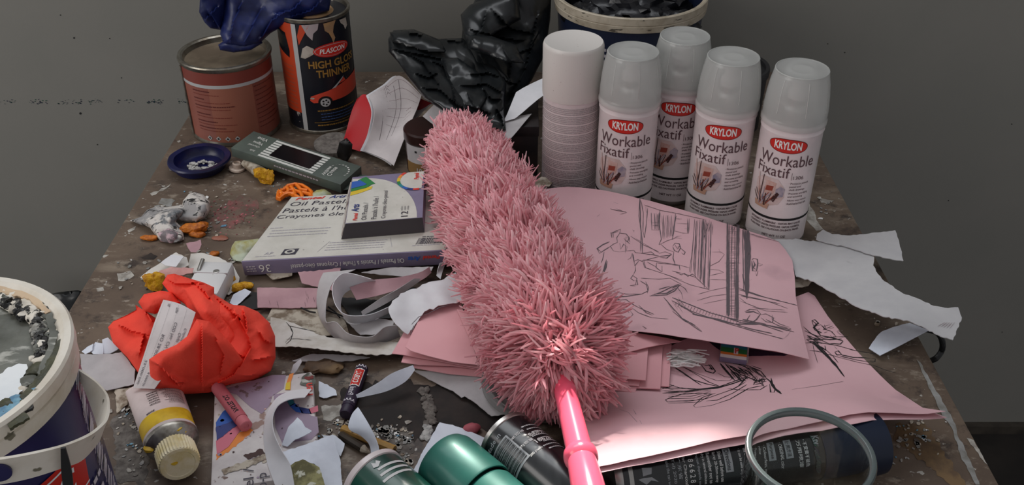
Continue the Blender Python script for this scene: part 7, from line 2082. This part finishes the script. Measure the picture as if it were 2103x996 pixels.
# ================================================================== clear lid, papers under the cards
paper([(850, 762, 0.004), (900, 764, 0.007), (960, 772, 0.008), (1000, 780, 0.008), (1020, 810, 0.006), (1042, 852, 0.004), (1010, 855, 0.004), (1002, 850, 0.004), (975, 828, 0.004), (955, 815, 0.004), (948, 818, 0.003), (930, 803, 0.003), (880, 780, 0.002)], 'paper_grey_and_shaded', 'grey torn paper under the left pink cards beside the clear lid', 0.6, 31)
lc = P(1107, 778, 0.014); rl_ = 0.052
t = thing('clear_lid', 'translucent round plastic lid half under the duster and black can', 'lid', Vector((lc.x, lc.y, T)))
M0 = Matrix.Translation(Vector((lc.x, lc.y, T + 0.0085)))
mb = MB(); mb.lathe([(rl_, 0), (rl_ * 1.02, 0.001), (rl_ * 1.02, 0.006), (rl_, 0.0075), (rl_ * 0.92, 0.0075), (rl_ * 0.90, 0.004), (0, 0.0038), (0, 0.003), (rl_ * 0.89, 0.003)], 64, 'lid_plastic', M0, capa=False, capb=False); mb.build('lid_disc', t)
paper([(846, 974, 0.001), (870, 925, 0.002), (903, 868, 0.003), (930, 873, 0.003), (965, 888, 0.003), (1010, 908, 0.002), (1000, 950, 0.001), (990, 1000, 0.001), (870, 1000, 0.001)], 'paper_cool', 'bluish white paper lying under the green spray can cap', 0.8, 32)

# ================================================================== lying spray cans at the front
# black can with silver rim and barcode
t = thing('spray_can', 'black spray can with barcode and silver rim lying left of the pink handle', 'spray can', P(1090, 950, 0))
a_ = P(1038, 903, 0.0265); b_ = P(1148, 998, 0.0265)
d = (b_ - a_).normalized(); rs_ = 0.0255
M0 = axis_frame(a_, d)
mb = MB(); mb.lathe([(rs_, 0.003), (rs_, 0.15), (rs_ * 0.9, 0.158)], 56, 'spray_black', M0)
Wc = lambda e, a=0: wrap(M0, rs_, a, 0, e)
# angle: 90deg = top; larger turns to the -x side of the frame
top = R(90)
def on(a_deg, e=0.0004):
    return wrap(M0, rs_, R(a_deg), 0, e)
sgn = 1 if (M0.to_3x3() @ Vector((1, 0, 0))).x > 0 else -1
def T2(adeg, z, e=0.0004):      # lettering that reads along the axis; angle measured from the top towards the front-left
    base = math.pi / 2 + (R(adeg) if sgn > 0 else -R(adeg))
    s2 = 1 if sgn > 0 else -1
    return lambda a, b: M0 @ Vector(((rs_ + e) * math.cos(base - s2 * b / rs_), (rs_ + e) * math.sin(base - s2 * b / rs_), z + a))
def Tr(adeg, z, e=0.0004):      # lettering that reads round the can
    base = math.pi / 2 + (R(adeg) if sgn > 0 else -R(adeg))
    s2 = 1 if sgn > 0 else -1
    return lambda a, b: M0 @ Vector(((rs_ + e) * math.cos(base - s2 * a / rs_), (rs_ + e) * math.sin(base - s2 * a / rs_), z - b))
mb.flat(rect(-0.014, -0.044, 0.012, -0.014), 'spray_grey', Tr(52, 0, 0.0004), 0.004)
rb = random.Random(14); z_ = 0.0155
while z_ < 0.0425:
    w_ = rb.choice([0.0004, 0.0007, 0.0011])
    mb.flat(rect(-0.0125, -z_ - w_, 0.0105, -z_), 'spray_black', Tr(52, 0, 0.0007), 0.005); z_ += w_ + rb.choice([0.0005, 0.0009])
textw(mb, 'Made in', -0.012, 0, 0.020, 0.0042, 'spray_grey', Tr(50, 0.0110), 0.01)
for i in range(8):
    mb.dashes(-0.010 + 0.002 * (i % 3), 0.012, -(0.018 + i * 0.0045), 0.0013, 'spray_text', Tr(-28, 0), 0.85, rb, 0.001, 0.003)
for i, s_ in enumerate(('色彩持久', '18628')):
    textw(mb, s_, -0.009, 0, 0.017, 0.0042, 'white', Tr(-22, 0.030 + i * 0.009), 0.02)
for i, s_ in enumerate(('net 300 ml', '内容量', '200 pieces')):
    textw(mb, s_, -0.008, 0, 0.013, 0.003, 'spray_text', Tr(8, 0.022 + i * 0.012), 0.02)
mb.build('can_body', t)
mb = MB(); mb.lathe([(rs_ * 1.0, 0.003), (rs_ * 1.04, 0.0025), (rs_ * 1.04, -0.001), (rs_ * 0.99, -0.002), (rs_ * 0.93, -0.001), (rs_ * 0.9, 0.004), (rs_ * 0.5, 0.009), (0, 0.010)], 56, 'steel', M0, capa=False); mb.build('rim', t)
mb = MB(); mb.lathe([(rs_ * 0.9, 0.158), (rs_ * 0.6, 0.166), (0.006, 0.168), (0.006, 0.176), (0, 0.176)], 32, 'steel', M0, capa=False); mb.build('dome', t)

# green metallic can with cap
t = thing('spray_can', 'metallic green spray can lying with its big cap beside the black can', 'spray can', P(950, 985, 0))
a_ = P(908, 945, 0.0295); b_ = P(1005, 1031, 0.0295)
d = (b_ - a_).normalized(); rg_ = 0.0285
M0 = axis_frame(a_, d)
mb = MB(); mb.lathe([(0.0, -0.001), (rg_ * 0.80, 0.0), (rg_ * 0.92, 0.002), (rg_ * 0.985, 0.007), (rg_, 0.014), (rg_ * 1.01, 0.050), (rg_ * 0.99, 0.0515), (rg_ * 0.95, 0.0515)], 64, 'green_metal', M0, capb=False); mb.build('cap', t)
mb = MB(); mb.lathe([(rg_ * 0.80, 0.048), (rg_ * 0.88, 0.052), (rg_ * 0.95, 0.056), (rg_ * 0.955, 0.18)], 56, 'green_metal', M0); mb.build('can_body', t)
# small green can
t = thing('spray_can', 'green labelled can with white rim at the bottom edge beside the torn white paper', 'spray can', P(795, 1005, 0))
a_ = P(766, 987, 0.029); b_ = P(846, 1062, 0.029)
d = (b_ - a_).normalized(); rw_ = 0.0275
M0 = axis_frame(a_, d)
mb = MB(); mb.lathe([(rw_, 0.004), (rw_, 0.14), (rw_ * 0.9, 0.148)], 56, 'green_label', M0)
rs_ = rw_
sgn = 1 if (M0.to_3x3() @ Vector((1, 0, 0))).x > 0 else -1
for i in range(3):
    mb.flat(rect(-0.004 - i * 0.002, -0.017 - i * 0.006, 0.022 - i * 0.001, -0.0145 - i * 0.006), 'spray_text', Tr(0, 0), 0.004)
mb.flat([(-0.0035, -0.012), (0.0, -0.0135), (0.0045, -0.010), (0.002, -0.007), (0.0002, -0.0095), (-0.002, -0.0065)], 'spray_text', Tr(4, 0, 0.0006), 0.004)
mb.build('can_body', t)
mb = MB(); mb.lathe([(rw_, 0.004), (rw_ * 1.045, 0.0035), (rw_ * 1.045, -0.001), (rw_ * 1.0, -0.0025), (rw_ * 0.92, -0.001), (rw_ * 0.9, 0.004), (0, 0.007)], 56, 'can_white', M0, capa=False); mb.build('rim', t)

# long black can under the pink sheets
t = thing('spray_can', 'long black spray can with small white text lying under the pink sheets', 'spray can', P(1500, 960, 0))
a_ = P(1236, 986, 0.0262); b_ = P(1804, 909, 0.0262)
d = (b_ - a_); ln = d.length; d.normalize(); rk_ = 0.0255
M0 = axis_frame(a_, d)
mb = MB(); mb.lathe([(rk_ * 0.985, 0.012), (rk_, 0.013), (rk_, ln * 0.75), (rk_ * 0.98, ln * 0.755)], 56, 'spray_black', M0)
rs_ = rk_
xc = (M0.to_3x3() @ Vector((1, 0, 0)))
sgn = 1
fr0 = math.atan2(0.64, 0.77 * (1 if xc.y < 0 else -1))        # angle of the side facing the eye
def Tq(z, e=0.0004):       # lettering turned a quarter: reads downwards on the side that faces the eye
    s2 = 1 if xc.y < 0 else -1
    return lambda a, b: M0 @ Vector(((rk_ + e) * math.cos(fr0 - s2 * (a)), (rk_ + e) * math.sin(fr0 - s2 * (a)), z - b if False else z + b))
sz_ = 1.0
def col_(s_, z, wdt, h, m, a0=-0.55):
    textw(mb, s_, a0, 0, wdt, h, m, Tq(z), 0.01)
mb.flat(rect(-1.2, 0, 1.2, 0.0035), 'steel', Tq(0.0165), 0.1)
# wing-and-bin mark
mb.flat([(-0.35, 0.004), (-0.10, 0.004), (-0.14, 0.011), (-0.32, 0.012)], 'spray_grey', Tq(0.0235), 0.05)
mb.flat([(-0.02, 0.000), (0.16, 0.006), (0.05, 0.010), (0.12, 0.016), (-0.04, 0.011), (-0.05, 0.004)], 'spray_grey', Tq(0.0235), 0.05)
z_ = 0.047
for s_, w_, h_, m_ in (('Shake the can well', 0.9, 0.0026, 'spray_grey'), ('(Tel) 2020', 0.8, 0.003, 'spray_grey'), ('广东省', 0.7, 0.0032, 'spray_grey'), ('for Charcoal', 0.9, 0.0026, 'spray_text'), ('1 8 6 6 2 8', 0.85, 0.0044, 'spray_text'), ('repeat depends on', 0.95, 0.003, 'spray_grey'), ('dry in several minutes', 0.95, 0.003, 'spray_text'), ('Remember not to', 0.95, 0.003, 'spray_text'), ('Spray 20-30cm away', 0.95, 0.003, 'spray_text'), ('Shake well before use', 0.95, 0.003, 'spray_text')):
    col_(s_, z_, w_, h_, m_); z_ += h_ + 0.0017
def badge(s_, z, w_=0.62):
    mb.flat(rect(-0.60, -0.0012, -0.60 + w_ + 0.1, 0.0052), 'spray_grey', Tq(z, 0.0004), 0.05)
    textw(mb, s_, -0.56, 0, w_, 0.0038, 'spray_black', Tq(z, 0.0008), 0.01)
badge('Directions', z_ + 0.001); z_ += 0.0115
for s_ in ('· It can be used on your', 'the original color, and', '· Protect the surface', 'yellow', '· Colourless, no'):
    col_(s_, z_, 0.95 if len(s_) > 8 else 0.3, 0.003, 'spray_text'); z_ += 0.0047
badge('Purpose', z_ + 0.001, 0.5); z_ += 0.010
col_('· ORIGINAL color', z_, 0.85, 0.003, 'spray_text'); z_ += 0.006
badge('使用方法', z_, 0.5); z_ += 0.0095
for s_ in ('万用喷漆', '• 不变黄不褪色'):
    col_(s_, z_, 0.9, 0.0036, 'spray_text'); z_ += 0.0055
for k in range(60):         # faint leafy picture further along
    a = rb.uniform(-0.7, 0.5); zz = rb.uniform(z_ + 0.004, ln * 0.71)
    mb.flat([(a, 0), (a + rb.uniform(0.1, 0.3), 0.001 + rb.uniform(0, 0.004)), (a + 0.16, 0.0036), (a + 0.03, 0.0014)], rb.choice(['dark_text', 'green_label', 'charcoal_box']), Tq(zz), 0.06)
textw(mb, 'Ktv', -0.62, 0, 0.3, 0.006, 'spray_grey', Tq(ln * 0.715, 0.0006), 0.02)
mb.build('can_body', t)
mb = MB(); mb.lathe([(rk_ * 0.6, 0.004), (rk_ * 0.9, 0.006), (rk_ * 0.97, 0.010), (rk_ * 0.985, 0.013)], 48, 'steel', M0); mb.build('rim', t)
mb = MB(); mb.lathe([(rk_ * 0.99, ln * 0.75), (rk_ * 1.03, ln * 0.752), (rk_ * 1.03, ln * 0.97), (rk_ * 1.0, ln * 0.995), (rk_ * 0.9, ln), (0, ln)], 56, 'navy_cap', M0); mb.build('cap', t)

# ================================================================== glass jar
gc = Vector((0.2015, 0.470, T)); r = 0.0425; H = 0.1365; th_ = 0.0028
t = thing('glass_jar', 'empty clear glass tumbler with thick rim at the front right', 'glass', gc)
M0 = Matrix.Translation(gc)
mb = MB()
mb.lathe([(0, 0.0005), (r * 0.90, 0.0005), (r * 0.96, 0.003), (r * 0.965, 0.02), (r * 0.985, H - 0.006), (r * 0.925, H - 0.006), (r * 0.90, 0.02), (r * 0.84, 0.009), (0, 0.008)], 96, 'clear_glass', M0)
mb.build('glass_body', t)
mb = MB()
mb.lathe([(r * 0.986, H - 0.0058), (r * 1.01, H - 0.005), (r * 1.02, H - 0.0025), (r * 1.0, H - 0.0004), (r * 0.965, H), (r * 0.93, H - 0.0004), (r * 0.905, H - 0.0025), (r * 0.91, H - 0.005), (r * 0.924, H - 0.0058), (r * 0.986, H - 0.0058)], 96, 'glass_rim', M0, capa=False, capb=False)
mb.build('rim', t)

# dark bag on the floor behind the left of the table
mb = MB(); q = PD(140, 612, 1.36)
inflate(mb, [(95, 606, 1.36), (120, 600, 1.36), (160, 596, 1.36), (172, 600, 1.36), (176, 640, 1.36), (150, 760, 1.36), (100, 760, 1.36), (90, 640, 1.36)], 'black_bag', 0.03, 0.03, 6, 3, 0.01, 16, 60, zmin=0.002, soft=25)
mb.build('floor_bag', label='black bag on the floor between the left table edge and the wall', cat='bag')
